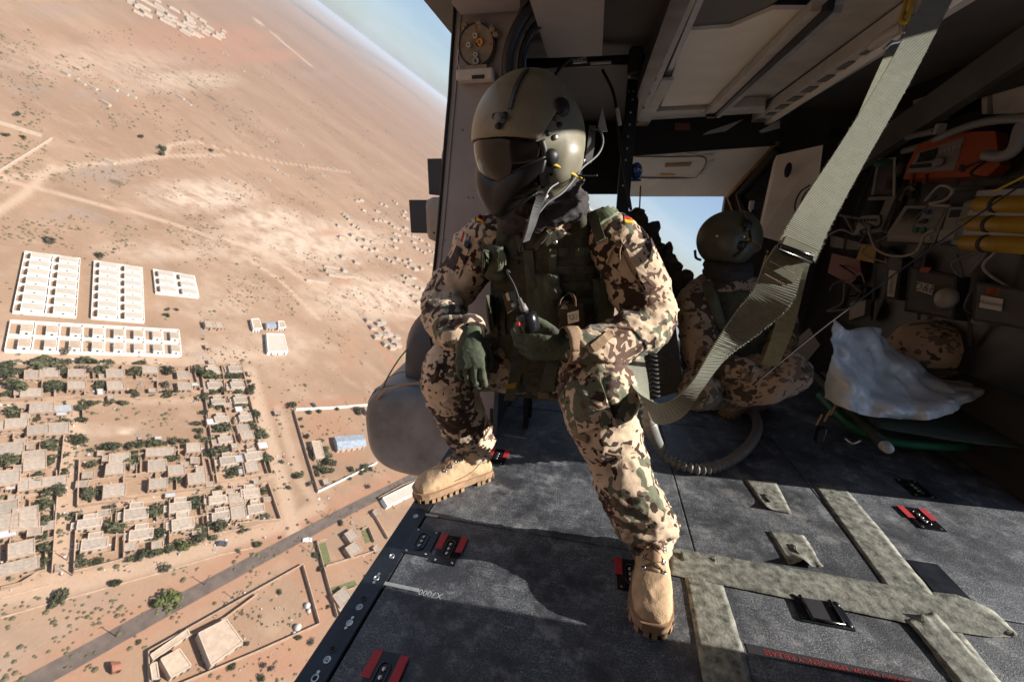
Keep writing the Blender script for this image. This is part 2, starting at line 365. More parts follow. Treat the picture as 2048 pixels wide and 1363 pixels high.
# ================================================================== GROUND
def z1(x, y): return (x * .2568, 480 + y * .2568)
def z2(x, y): return (x * .2568, 800 + y * .2568)
def z3(x, y): return (380 + x * .2568, 700 + y * .2568)
def z4(x, y): return (x * .3418, 1020 + y * .3418)
def z5(x, y): return (x * .4395, y * .4395)
def z6(x, y): return (600 + x * .3398, 900 + y * .3398)
def z7(x, y): return (480 + x * .2348, 380 + y * .2348)
def seg_dist(X, Y, pts):
    d = np.full(X.shape, 1e9)
    for (a, b) in zip(pts[:-1], pts[1:]):
        a, b = np.array(a[:2]), np.array(b[:2]); ab = b - a; t = np.clip(((X - a[0]) * ab[0] + (Y - a[1]) * ab[1]) / (ab @ ab + 1e-9), 0, 1)
        d = np.minimum(d, np.hypot(X - a[0] - t * ab[0], Y - a[1] - t * ab[1]))
    return d
def build_ground():
    rs = [0.0, 12.0, 25.0]
    while rs[-1] < 2200: rs.append(rs[-1] * 1.0125)
    while rs[-1] < 90000: rs.append(rs[-1] * 1.045)
    an = list(np.radians(np.linspace(72, 168, 460))) + list(np.radians(np.linspace(172, 428, 54)))
    rs, an = np.array(rs), np.array(an); nr, na = len(rs), len(an)
    X = rs[:, None] * np.cos(an)[None]; Y = rs[:, None] * np.sin(an)[None]
    z = np.zeros_like(X)
    far = rs[:, None] > 5000
    z = z + np.where(far, -(rs[:, None] - 5000) ** 2 / (2 * 6.4e6) * 0.25, 0)
    me = bpy.data.meshes.new('ground'); V = np.stack([X, Y, z], -1).reshape(-1, 3)
    i = np.arange(nr - 1)[:, None]; j = np.arange(na)[None]; jn = (j + 1) % na
    F = np.stack([i * na + j, i * na + jn, (i + 1) * na + jn, (i + 1) * na + j], -1).reshape(-1, 4)[na:]
    F0 = [tuple(int(na + q) for q in range(na))]
    me.vertices.add(len(V)); me.vertices.foreach_set('co', V.ravel())
    me.loops.add(F.size); me.loops.foreach_set('vertex_index', F.ravel().astype(np.int32))
    me.polygons.add(len(F)); me.polygons.foreach_set('loop_start', (np.arange(len(F)) * 4).astype(np.int32))
    me.update(calc_edges=True); me.validate()
    # earth colours that belong to the land itself: pale crust, red laterite, grey rubble, wheel tracks, river green
    pale = np.zeros_like(X); red = np.zeros_like(X); grey = np.zeros_like(X); trk = np.zeros_like(X); grn = np.zeros_like(X)
    def blob(A, px, py, rx, ry, v=1.0):
        c = gp(px, py); ex = gp(px + rx, py) - c; ey = gp(px, py + ry) - c
        m = np.array([ex[:2], ey[:2]]).T; mi = np.linalg.inv(m); dx, dy = X - c[0], Y - c[1]
        q = np.hypot(mi[0, 0] * dx + mi[0, 1] * dy, mi[1, 0] * dx + mi[1, 1] * dy)
        np.maximum(A, v * np.clip(1.5 - q, 0, 1), out=A)
    def line(A, pts, wd, v=1.0, soft=1.6):
        P = [gp(*p) for p in pts]; d = seg_dist(X, Y, P); np.maximum(A, v * np.clip((wd * soft - d) / (wd * soft - wd * .6 + 1e-6), 0, 1), out=A)
    for a in [(640, 480, 120, 45), (760, 590, 90, 40), (420, 390, 90, 30), (540, 440, 70, 26), (330, 500, 90, 20, .6), (380, 160, 90, 20, .6), (300, 700, 300, 30, .5), (560, 690, 70, 40, .45), (450, 600, 80, 60, .35), (240, 120, 120, 30, .5), (170, 860, 60, 14, .6), (250, 862, 20, 5), (500, 850, 25, 60, .45)]: blob(pale, *a)
    for a in [(470, 75, 75, 30), (540, 110, 60, 16), (655, 850, 45, 26, .9), (690, 910, 38, 12, .7), (560, 1330, 120, 26), (640, 1140, 60, 20, .5), (720, 1110, 30, 30, .6), (330, 1250, 60, 14, .4), (700, 700, 20, 40, .4), (330, 60, 90, 12, .5), (690, 560, 18, 9, .8), (660, 465, 26, 7, .9)]: blob(red, *a)
    for a in [(200, 345, 55, 22, .8), (240, 330, 60, 8, .7), (395, 715, 20, 8), (405, 660, 14, 10, .6), (120, 20, 60, 14, .5), (60, 180, 40, 12, .5), (200, 190, 60, 12, .5), (150, 430, 60, 14, .5), (250, 445, 50, 6, .4), (1, 1330, 120, 40, .25), (290, 868, 22, 9, .9), (640, 150, 30, 8, .5), (215, 1195, 120, 20, .25), (110, 1270, 100, 30, .25)]: blob(grey, *a)
    line(trk, [(-20, 432), (40, 395), (110, 330)], 2.0); line(trk, [(-20, 352), (60, 352), (160, 330), (240, 325), (330, 312), (450, 310)], 1.8)
    line(trk, [(-10, 358), (100, 380), (180, 405), (300, 432), (420, 470), (520, 500), (640, 580), (730, 615), (860, 640)], 2.0)
    line(trk, [(330, 310), (340, 290), (390, 282), (450, 300), (560, 325), (700, 345)], 1.5); line(trk, [(500, 520), (560, 560), (640, 640)], 1.5)
    line(trk, [(500, 740), (530, 850), (560, 950), (590, 1070)], 3.2, .75); line(trk, [(-10, 718), (200, 722), (390, 722), (480, 712), (560, 700)], 4.0, .55)
    line(trk, [(140, 810), (130, 960), (112, 1180)], 3.4, .7); line(trk, [(0, 808), (200, 802), (400, 800)], 2.5, .5); line(trk, [(150, 1020), (400, 980), (560, 945)], 2.5, .6)
    line(trk, [(0, 1190), (150, 1165), (350, 1115), (560, 1050), (640, 1010)], 3.2, .6); line(trk, [(420, 800), (430, 900), (440, 970)], 1.8, .4)
    line(red, [(830, 945), (700, 1010), (560, 1085), (400, 1175), (200, 1285), (70, 1370)], 7.5, .85, 1.5); line(red, [(735, 640), (760, 690), (800, 745)], 2.5, 1.0)
    line(red, [(530, 812), (640, 806), (760, 795)], 3.0, .8); line(red, [(380, 1390), (520, 1330), (600, 1290), (660, 1200)], 5.0, .8); line(red, [(600, 1130), (640, 1200), (650, 1250)], 4, .6)
    line(trk, [(555, 815), (600, 960), (640, 1010)], 2.2, .5)
    line(grey, [(310, -20), (420, 60), (540, 148), (700, 262), (790, 320), (880, 390)], 5.0, .55); line(pale, [(500, 30), (560, 80), (620, 130)], 14, .9)
    line(red, [(180, 130), (260, 210), (330, 220)], 4, .5); line(red, [(40, 120), (160, 170), (330, 225), (370, 240)], 3, .45)
    line(grn, [(640, 45), (760, 120), (830, 160), (905, 222)], 420, .9, 1.6); line(grn, [(700, 105), (800, 165), (900, 250)], 150, .5); line(grn, [(560, 30), (700, 120)], 60, .35)
    for nm, A in (('earth', np.stack([pale, red, grey, np.ones_like(X)], -1)), ('earth_two', np.stack([trk, grn, np.clip((np.hypot(X, Y) - 380) / 1500, 0, 1) ** .7, np.ones_like(X)], -1))):
        at_ = me.color_attributes.new(nm, 'FLOAT_COLOR', 'POINT'); at_.data.foreach_set('color', A.reshape(-1).astype(np.float32))
    m = bpy.data.materials.new('desert_earth'); m.use_nodes = True; nt = m.node_tree; b = nt.nodes['Principled BSDF']
    b.inputs['Roughness'].default_value = 0.95; b.inputs['Specular IOR Level'].default_value = 0.08
    tc = _n(nt, 'ShaderNodeTexCoord')
    def nz(s, det=6, ro=.6, an_=None):
        n = _n(nt, 'ShaderNodeTexNoise'); n.inputs['Scale'].default_value = s; n.inputs['Detail'].default_value = det; n.inputs['Roughness'].default_value = ro
        if an_:
            mp = _n(nt, 'ShaderNodeMapping'); mp.inputs['Scale'].default_value = an_; mp.inputs['Rotation'].default_value = (0, 0, math.radians(-25)); nt.links.new(tc.outputs['Object'], mp.inputs[0]); nt.links.new(mp.outputs[0], n.inputs['Vector'])
        else: nt.links.new(tc.outputs['Object'], n.inputs['Vector'])
        return n.outputs[0]
    def mr(s, a, c, lo=0., hi=1.):
        r = _n(nt, 'ShaderNodeMapRange'); r.inputs[1].default_value = a; r.inputs[2].default_value = c; r.inputs[3].default_value = lo; r.inputs[4].default_value = hi; nt.links.new(s, r.inputs[0]); return r.outputs[0]
    def math_(op, a, c):
        n = _n(nt, 'ShaderNodeMath'); n.operation = op
        for k, s in enumerate((a, c)):
            if isinstance(s, (int, float)): n.inputs[k].default_value = s
            else: nt.links.new(s, n.inputs[k])
        return n.outputs[0]
    def mix(fac, a, c):
        x = _n(nt, 'ShaderNodeMix'); x.data_type = 'RGBA'; nt.links.new(fac, x.inputs['Factor'])
        for k, s in (('A', a), ('B', c)):
            if isinstance(s, tuple): x.inputs[k].default_value = s + (1,)
            else: nt.links.new(s, x.inputs[k])
        return x.outputs['Result']
    ea = _n(nt, 'ShaderNodeVertexColor'); ea.layer_name = 'earth'; eb = _n(nt, 'ShaderNodeVertexColor'); eb.layer_name = 'earth_two'
    sa = _n(nt, 'ShaderNodeSeparateColor'); sb = _n(nt, 'ShaderNodeSeparateColor'); nt.links.new(ea.outputs[0], sa.inputs[0]); nt.links.new(eb.outputs[0], sb.inputs[0])
    n1, n2, n3, n4 = nz(.012), nz(.07, 7, .66), nz(.6, 6, .7), nz(.0016, 6, .6, (1, 3, 1)); n5 = nz(3.0, 4, .6); n6 = nz(.00022, 7, .62, (1, 2.2, 1))
    c = mix(mr(n1, .35, .65), (0.255, 0.162, 0.104), (0.332, 0.223, 0.150))
    c = mix(mr(n4, .42, .64, 0, .85), c, (0.194, 0.121, 0.077)); c = mix(mr(n2, .5, .75, 0, .6), c, (0.380, 0.272, 0.195)); c = mix(mr(n6, .40, .60, 0, .8), c, (0.159, 0.096, 0.065)); c = mix(mr(nz(.006, 7, .7, (1, 4, 1)), .5, .68, 0, .6), c, (0.173, 0.121, 0.081))
    c = mix(math_('MULTIPLY', sb.outputs[2], mr(n2, .3, .7, .35, .8)), c, (0.186, 0.115, 0.077))  # plain browner with distance; dark view edges are put into the colour too
    c = mix(math_('MULTIPLY', sa.outputs[0], mr(n2, .33, .56)), c, (0.405, 0.312, 0.236))
    c = mix(math_('MULTIPLY', sa.outputs[1], mr(n2, .28, .6, .25, .8)), c, (0.272, 0.138, 0.086))
    c = mix(math_('MULTIPLY', sa.outputs[2], mr(n2, .38, .58)), c, (0.207, 0.170, 0.147))
    c = mix(math_('MULTIPLY', sb.outputs[0], mr(n3, .25, .6, .5, 1)), c, (0.380, 0.274, 0.195))
    c = mix(math_('MULTIPLY', sb.outputs[1], mr(n6, .38, .56)), c, (0.074, 0.071, 0.057))
    c = mix(mr(n3, .56, .72, 0, .38), c, (0.216, 0.137, 0.086)); c = mix(mr(n5, .62, .74, 0, .3), c, (0.173, 0.125, 0.081))
    # bushes and stones too small to build, out on the open plain
    vo = _n(nt, 'ShaderNodeTexVoronoi'); vo.inputs['Scale'].default_value = .085; nt.links.new(tc.outputs['Object'], vo.inputs['Vector'])
    dm = math_('LESS_THAN', vo.outputs['Distance'], mr(n1, .45, .7, .02, .16)); c = mix(math_('MULTIPLY', dm, .8), c, (0.086, 0.071, 0.041))
    vo2 = _n(nt, 'ShaderNodeTexVoronoi'); vo2.inputs['Scale'].default_value = .022; nt.links.new(tc.outputs['Object'], vo2.inputs['Vector'])
    dm2 = math_('LESS_THAN', vo2.outputs['Distance'], mr(n4, .42, .62, .02, .17)); c = mix(math_('MULTIPLY', dm2, .7), c, (0.113, 0.083, 0.057))
    nt.links.new(c, b.inputs['Base Color'])
    bp = _n(nt, 'ShaderNodeBump'); bp.inputs['Strength'].default_value = .6; bp.inputs['Distance'].default_value = .5; nt.links.new(n3, bp.inputs['Height']); nt.links.new(bp.outputs[0], b.inputs['Normal'])
    me.materials.append(m); o = bpy.data.objects.new('ground', me); col.objects.link(o); structure(o)
build_ground()

def strip(name, pts, wd, m, z=0.06, kind='structure'):
    P = np.array([gp(*p) for p in pts])
    if len(P) > 2: P = catmull(P, 8)
    mb = MB(); T = np.gradient(P, axis=0); vs = []
    for p, t in zip(P, T):
        n = unit([-t[1], t[0], 0]); vs += [p + n * wd / 2 + [0, 0, z], p - n * wd / 2 + [0, 0, z]]
    mb.add(vs, [(2 * i, 2 * i + 1, 2 * i + 3, 2 * i + 2) for i in range(len(P) - 1)])
    me = mb.mesh(name); me.materials.append(m); o = bpy.data.objects.new(name, me); col.objects.link(o); structure(o); return o
asph = mat('worn_asphalt', (.112, .084, .068), .9, var=.18, vscale=.25, bump=.1, bscale=4)
mat('mud_render', (0.395, 0.273, 0.189), .9, var=.13, vscale=.5, rand=.10, bump=.3, bscale=3)
mat('cream_render', (0.504, 0.395, 0.302), .9, var=.10, vscale=.6, rand=.06)
mat('roof_screed', (0.311, 0.252, 0.202), .9, var=.16, vscale=.7, rand=.13, bump=.2, bscale=4)
mat('roof_tan', (0.395, 0.298, 0.218), .9, var=.12, vscale=.6, rand=.10)
mat('white_wash', (0.760, 0.722, 0.665), .85, var=.06, vscale=.6, rand=.04)
mat('white_roof', (0.386, 0.336, 0.281), .85, var=.07, vscale=.4, rand=.05)
mat('tin_roof', (.50, .52, .54), .5, metal=.3, var=.12, vscale=.8, rand=.2)
mat('blue_tin', (.33, .37, .42), .5, metal=.3, var=.15, vscale=.6)
mat('dark_opening', (.035, .028, .022), .9, var=.1)
mat('bark', (.13, .085, .05), .95, var=.2, vscale=3)
mat('car_white', (.75, .76, .78), .35, var=.03, coat=.5); mat('car_dark', (.05, .055, .07), .35, var=.03, coat=.5); mat('glass_dark', (.02, .025, .03), .1, var=.02)
mat('rusty_red', (.30, .12, .075), .8, var=.2, vscale=1.0); mat('tyre', (.02, .02, .02), .9, var=.1)
mat('plot_green', (.115, .125, .045), .95, var=.2, vscale=.8); mat('clay_dome', (.52, .47, .42), .9, var=.1, vscale=1); mat('wood_pole', (.10, .07, .05), .9, var=.15)
strip('road', [(870, 925), (820, 957), (700, 1018), (600, 1072), (500, 1126), (400, 1180), (300, 1234), (200, 1290), (90, 1350), (-40, 1420)], 5.8, asph)

UA = math.radians(58.0)                       # the town's street direction
BLOCKS = {'E': 'the block under the white terraces', 'F': 'the narrow right-hand block', 'G': 'the block under the bare field',
          'H': 'the long lower block', 'I': 'the block at the left edge', 'S': 'the red-earth school yard', 'R': 'the tarred road verge',
          'Y': 'the corner yard', 'C': 'the plots beside the sill', 'W': 'the open sand'}
# ---- houses
def house_proto(kind, w, d, h):
    r = thing('flat_roofed_house', 'x', 'house', (0, 0, 0), 'ground'); t = .28; mb = MB()
    wall = MATS['cream_render'] if kind == 'notched' else MATS['mud_render']
    foot = [(-w / 2, -d / 2, w, d, h)]
    if kind == 'notched': foot = [(-w / 2, -d / 2, w, d * .62, h), (-w * .28, d * .12 - .001, w * .56, d * .38, h * .9), (-w * .72, -d * .30, w * .22, d * .4, h * .62)]
    roof = MB()
    for (x, y, a, c, hh) in foot:
        mb.box((x + a / 2, y + t / 2, hh / 2), (a, t, hh)); mb.box((x + a / 2, y + c - t / 2, hh / 2), (a, t, hh))
        mb.box((x + t / 2, y + c / 2, hh / 2), (t, c - 2 * t, hh)); mb.box((x + a - t / 2, y + c / 2, hh / 2), (t, c - 2 * t, hh))
        roof.box((x + a / 2, y + c / 2, hh - .32), (a - 2 * t, c - 2 * t, .14))
    part(r, 'wall', mb, wall); part(r, 'roof', roof, MATS['tin_roof'] if kind == 'tin' else MATS['roof_screed'] if kind == 'notched' else MATS['roof_screed'])
    dm = MB().box((-w * .12, -d / 2 - .02, 1.05), (1.0, .1, 2.1)); part(r, 'door', dm, MATS['dark_opening'])
    for k in (.22, -.36): part(r, 'window', MB().box((w * k, -d / 2 - .02, 1.6), (.8, .1, .9)), MATS['dark_opening'])
    return r
HP = {'plain': house_proto('plain', 7, 6.5, 3.1), 'notched': house_proto('notched', 7.5, 7.5, 3.3), 'long': house_proto('plain', 11, 5.0, 3.0), 'tin': house_proto('tin', 6, 5, 2.6), 'small': house_proto('plain', 3.8, 3.6, 2.4)}
HOUSES = {'E': [(z1, 'plain', (260, 1078), (380, 1062), (590, 1068), (590, 1165), (240, 1218), (890, 1068), (890, 1165), (1160, 1040), (1420, 1075), (1430, 1160)), (z1, 'small', (800, 1085), (1180, 1190), (90, 1060), (150, 1215))],
          'F': [(z3, 'notched', (165, 168), (335, 165), (180, 285), (352, 288), (205, 412), (375, 405), (228, 552), (412, 545), (258, 712), (278, 872), (474, 835)), (z3, 'plain', (400, 640), (430, 690), (470, 930)), (z3, 'small', (300, 320), (285, 445), (340, 765), (195, 740)), (z3, 'tin', (560, 760), (355, 865), (165, 580))],
          'G': [(z2, 'plain', (885, 572), (880, 738), (922, 482), (1215, 535), (1220, 682), (1360, 578), (1520, 640), (1495, 400)), (z2, 'small', (680, 608), (1510, 488), (1430, 520), (1550, 560), (825, 480), (635, 675)), (z2, 'long', (1240, 432),)],
          'H': [(z2, 'notched', (690, 970), (1050, 890), (1390, 840), (1680, 790), (730, 1122), (1090, 1050), (1410, 965), (1700, 915), (1940, 740), (1975, 860)), (z2, 'plain', (1830, 800), (1840, 905)), (z2, 'small', (1010, 1160), (1215, 1150), (800, 905)), (z3, 'notched', (200, 1172), (445, 1118), (250, 1292), (495, 1238)), (z3, 'long', (340, 1190),), (z3, 'tin', (405, 1310),)],
          'I': [(z2, 'plain', (320, 92), (290, 270), (440, 252), (125, 215), (30, 228), (260, 468), (265, 530), (80, 412), (45, 640), (230, 682), (25, 875), (190, 925), (190, 985), (30, 990), (160, 1192)), (z2, 'long', (370, 668), (110, 1335)), (z2, 'tin', (490, 90), (30, 1060)), (z2, 'small', (265, 1050), (200, 150), (150, 560), (155, 350))],
          'S': [(z3, 'plain', (1385, 485),), (z3, 'small', (1050, 1040), (675, 500), (1450, 480))],
          'W': [(z3, 'plain', (150, -175), (210, -170)), (z3, 'small', (250, -165), (135, -10))],
          'C': [(z6, 'plain', (290, 520), (300, 600), (235, 880)), (z6, 'small', (240, 940), (440, 590), (440, 380))]}
EXTRA = []
for b_, lst in HOUSES.items():
    allh = [(f(*p), k) for (f, k, *ps) in lst for p in ps]; allh.sort(key=lambda t: t[0][0])
    for i, (p, k) in enumerate(allh):
        rz = UA + random.uniform(-.03, .03) - (.10 if b_ in 'GH' else 0) + (math.radians(12) if b_ == 'C' else 0)
        nm = {'plain': 'flat-roofed mud house', 'notched': 'cream stepped house', 'long': 'long flat-roofed mud house', 'tin': 'tin-roofed shed', 'small': 'small mud outbuilding'}[k]
        s = random.uniform(.82, 1.02)
        copy_tree(HP[k], gp(*p), rz, f'{nm}, {ordw(i)} from the left in {BLOCKS[b_]}', (s, s * random.uniform(.85, 1.1), random.uniform(.9, 1.2)), 'houses of the town')
        if b_ in 'EFGHI' and k != 'small' and random.random() < .75: EXTRA.append((b_, gp(*p) + np.array([random.choice((-1, 1)) * random.uniform(5, 8.5), random.uniform(-6.5, 6.5), 0]), rz))
EXTRA.sort(key=lambda t: (t[0], t[1][0])); cnt_ = {}
for (b_, p, rz) in EXTRA:
    cnt_[b_] = cnt_.get(b_, -1) + 1; s = random.uniform(.5, .95); k = random.choice(('small', 'small', 'tin'))
    copy_tree(HP[k], p, rz + random.choice((0, 1.57)), f'{"tin-roofed lean-to" if k == "tin" else "little mud shed"}, {ordw(cnt_[b_])} from the left in {BLOCKS[b_]}', (s * (.7 if k == 'tin' else 1), s * random.uniform(.7, 1.5) * (.6 if k == 'tin' else 1), random.uniform(.7, .95)), 'sheds of the town')
for r in HP.values():
    for c in list(r.children): bpy.data.objects.remove(c)
    bpy.data.objects.remove(r)

# ---- terraces of white walled units
def cellq(q, i, n, j, m):
    q = [np.array(p, float) for p in q]
    def bl(a, b): return q[0] * (1 - a) * (1 - b) + q[1] * a * (1 - b) + q[2] * a * b + q[3] * (1 - a) * b
    return [bl(i / n, j / m), bl((i + 1) / n, j / m), bl((i + 1) / n, (j + 1) / m), bl(i / n, (j + 1) / m)]
def wall_box(mb, p, q, h, t, z0=-.2):
    p, q = np.array(p[:2]), np.array(q[:2]); d = q - p; L = np.hypot(*d); a = math.atan2(d[1], d[0]); c, s = math.cos(a), math.sin(a)
    mb.box(((p[0] + q[0]) / 2, (p[1] + q[1]) / 2, (h + z0) / 2), (L, t, h - z0), [[c, -s, 0], [s, c, 0], [0, 0, 1]])
def terrace(nm, quadpx, n, m, where, roofm, wallm, hx0, hy0, hh):
    q = [gp(*p) for p in quadpx]
    for j in range(m):
        for i in range(n):
            c = cellq(q, i, n, j, m); ce = sum(c) / 4
            def L(a, b): return (c[0] * (1 - a) * (1 - b) + c[1] * a * (1 - b) + c[2] * a * b + c[3] * (1 - a) * b) - ce
            r = thing('white_terrace_unit', f'white walled unit, {ORD[j]} row, {ORD[i]} from the left, of {where}', 'house', ce, 'ground', 0, 'white terrace units')
            wm = MB(); g = .012
            for (a, b) in (((g, g), (1 - g, g)), ((1 - g, g), (1 - g, 1 - g)), ((1 - g, 1 - g), (g, 1 - g)), ((g, 1 - g), (g, g))): wall_box(wm, L(*a), L(*b), 1.9, .22)
            part(r, 'yard_wall', wm, MATS[wallm])
            x0, x1, y0, y1 = hx0, .93, hy0, .86
            pts = [L(x0, y0), L(x1, y0), L(x1, y1), L(x0, y1)]
            hb = MB().prism([p + np.array([0, 0, 0]) for p in pts], (0, 0, hh)); ho = part(r, 'wall', hb, MATS[wallm])
            part(r, 'roof', MB().prism([p * 1.0 + np.array([0, 0, hh]) for p in [L(x0 + .02, y0 + .03), L(x1 - .02, y0 + .03), L(x1 - .02, y1 - .03), L(x0 + .02, y1 - .03)]], (0, 0, .12)), MATS[roofm])
            dpt = (L(x0, y1) * .6 + L(x1, y1) * .4); dd = L(x1, y1) - L(x0, y1); nn = unit([dd[1], -dd[0], 0])
            part(r, 'door', MB().prism([dpt + nn * .05, dpt + unit(dd) * .9 + nn * .05, dpt + unit(dd) * .9 - nn * .1, dpt - nn * .1], (0, 0, 2.0)), MATS['dark_opening'])
            part(r, 'step', MB().prism([dpt + nn * .6, dpt + unit(dd) * .9 + nn * .6, dpt + unit(dd) * .9 + nn * .06, dpt + nn * .06], (0, 0, .2)), MATS[wallm])
terrace('A', [(49, 507), (160, 521), (152, 637), (24, 627)], 2, 7, 'the leftmost white terrace block', 'white_roof', 'white_wash', .22, .16, 2.7)
terrace('B', [(187, 525), (284, 539), (288, 647), (181, 638)], 2, 7, 'the middle white terrace block', 'white_roof', 'white_wash', .22, .16, 2.7)
terrace('C', [(305, 542), (388, 555), (397, 597), (310, 588)], 2, 3, 'the short white terrace block', 'white_roof', 'white_wash', .22, .16, 2.7)
terrace('D', [(20, 645), (357, 663), (362, 714), (8, 705)], 8, 2, 'the wide white terrace', 'roof_tan', 'white_wash', .44, .28, 2.6)

# ---- compound and boundary walls
WALLS = {'E': [(z1, [(0, 995), (300, 990), (940, 990), (1470, 1000)]), (z1, [(0, 1262), (480, 1240), (950, 1222), (1490, 1205)]), (z1, [(0, 1108), (540, 1105), (1215, 1108), (1460, 1105)]), (z1, [(330, 990), (318, 1248)]), (z1, [(655, 990), (655, 1235)]), (z1, [(945, 990), (940, 1222)]), (z1, [(1215, 995), (1222, 1213)]), (z1, [(1460, 1000), (1485, 1205)]), (z1, [(125, 1110), (110, 1255)])],
         'F': [(z3, [(75, 135), (140, 560), (205, 1040)]), (z3, [(205, 1040), (400, 1005), (630, 975)]), (z3, [(75, 130), (240, 130), (400, 140)]), (z3, [(240, 135), (258, 250), (270, 490), (330, 660), (400, 900), (420, 1000)]), (z3, [(400, 140), (425, 250), (480, 470), (520, 620), (600, 850), (630, 975)]), (z3, [(95, 245), (430, 245)]), (z3, [(115, 370), (460, 368)]), (z3, [(135, 510), (490, 505)]), (z3, [(160, 665), (540, 650)]), (z3, [(180, 830), (590, 800)])],
         'G': [(z2, [(612, 485), (605, 640), (598, 838)]), (z2, [(598, 838), (950, 778), (1290, 730), (1598, 690)]), (z2, [(1598, 690), (1575, 540), (1560, 400)]), (z2, [(612, 482), (800, 468)]), (z2, [(1000, 450), (1250, 405), (1430, 400)]), (z2, [(650, 652), (950, 605), (1280, 572), (1570, 540)]), (z2, [(950, 500), (955, 640), (960, 775)]), (z2, [(1275, 470), (1285, 600), (1292, 728)])],
         'H': [(z2, [(590, 900), (580, 1110), (568, 1350)]), (z2, [(568, 1350), (780, 1300), (960, 1250)]), (z2, [(595, 905), (760, 880), (960, 850)]), (z2, [(962, 850), (960, 1050), (955, 1255)]), (z2, [(600, 1112), (790, 1072), (960, 1062)]), (z2, [(970, 845), (1280, 795)]), (z2, [(1310, 790), (1310, 960), (1312, 1130)]), (z2, [(970, 1000), (1310, 955), (1600, 908)]), (z2, [(1600, 750), (1608, 900), (1615, 1060)]), (z2, [(1320, 785), (1600, 745), (1860, 700), (2025, 665)]), (z2, [(1620, 1065), (1800, 1030), (2025, 985)]), (z3, [(545, 985 + 82), (600, 1045), (700, 1330)]), (z3, [(345, 1363), (520, 1345), (700, 1330)]), (z3, [(100, 1135), (300, 1100), (600, 1045)]), (z3, [(100, 1135), (130, 1363)]), (z3, [(385, 1095), (420, 1340)])],
         'I': [(z2, [(222, 62), (190, 330), (150, 620), (105, 900), (40, 1350)]), (z2, [(500, 225), (475, 480), (450, 660), (430, 900), (400, 1350)]), (z2, [(222, 62), (450, 52)]), (z2, [(0, 280), (195, 270)]), (z2, [(205, 345), (330, 335)]), (z2, [(0, 715), (140, 690)]), (z2, [(160, 600), (300, 570)]), (z2, [(130, 760), (200, 760)]), (z2, [(0, 935), (105, 915)]), (z2, [(240, 1148), (415, 1100)]), (z2, [(0, 1480), (160, 1440), (300, 1350)])],
         'S': [(z3, [(800, 470), (895, 800), (990, 1112)]), (z3, [(820, 470), (1140, 455), (1300, 440), (1480, 425)]), (z3, [(990, 1112), (1160, 1030), (1300, 960), (1450, 885)])],
         'R': [(z4, [(0, 632), (300, 545), (640, 452), (1000, 350), (1280, 265), (1480, 220)]), (z4, [(0, 520), (300, 440)])],
         'Y': [(z4, [(862, 835), (1330, 570), (1765, 325)]), (z4, [(1765, 325), (1815, 500), (1862, 672)]), (z4, [(1862, 672), (1500, 835), (1100, 1004), (900, 1090)]), (z4, [(862, 835), (870, 1020)]), (z4, [(1100, 745), (1310, 640), (1500, 500)]), (z4, [(1310, 660), (1345, 750)])],
         'C': [(z6, [(92, 545), (150, 760), (212, 985)]), (z6, [(92, 545), (150, 535)]), (z6, [(360, 470), (395, 460), (430, 545)]), (z6, [(145, 690), (440, 600)]), (z6, [(185, 860), (330, 810)]), (z6, [(430, 385), (510, 525)]), (z6, [(455, 290), (600, 210), (690, 180)])]}
for b_, lst in WALLS.items():
    for i, (f, pts) in enumerate(lst):
        P = [gp(*f(*p)) for p in pts]; mb = MB(); low = b_ == 'R'
        for a, c in zip(P[:-1], P[1:]): wall_box(mb, a, c, .45 if low else 2.1, .5 if low else .3)
        wm = MATS['white_wash'] if (b_ == 'S' and i > 0) else MATS['mud_render']
        solo('stone_row' if low else 'compound_wall', (f'low row of stones, {ordw(i)} along {BLOCKS[b_]}' if low else f'{"white" if wm is MATS["white_wash"] else "mud"} boundary wall, {ordw(i)} of those around {BLOCKS[b_]}'), 'wall', mb, wm, space='ground', group='compound walls')['kind'] = 'thing'

# ---- more yard partitions, and the litter, washing and pots of the yards
for b_ in 'EFGHI':
    hs_ = sorted([f(*p) for (f, k, *ps) in HOUSES[b_] for p in ps if k != 'small'])
    for i, p in enumerate(hs_):
        c0 = gp(*p); a = UA - (.10 if b_ in 'GH' else 0); u, v = np.array([math.cos(a), math.sin(a), 0]), np.array([math.sin(a), -math.cos(a), 0]); sx = random.choice((-1, 1))
        q0 = c0 + u * sx * random.uniform(5.5, 7.5) + v * random.uniform(-6, -3); q1 = q0 + v * random.uniform(7, 11); q2 = q1 - u * sx * random.uniform(3, 8); mb = MB(); wall_box(mb, q0, q1, 1.8, .25); wall_box(mb, q1, q2, 1.8, .25)
        solo('yard_wall', f'low mud yard wall, {ordw(i)} from the left in {BLOCKS[b_]}', 'wall', mb, MATS['mud_render'], space='ground', group='yard walls')['kind'] = 'thing'
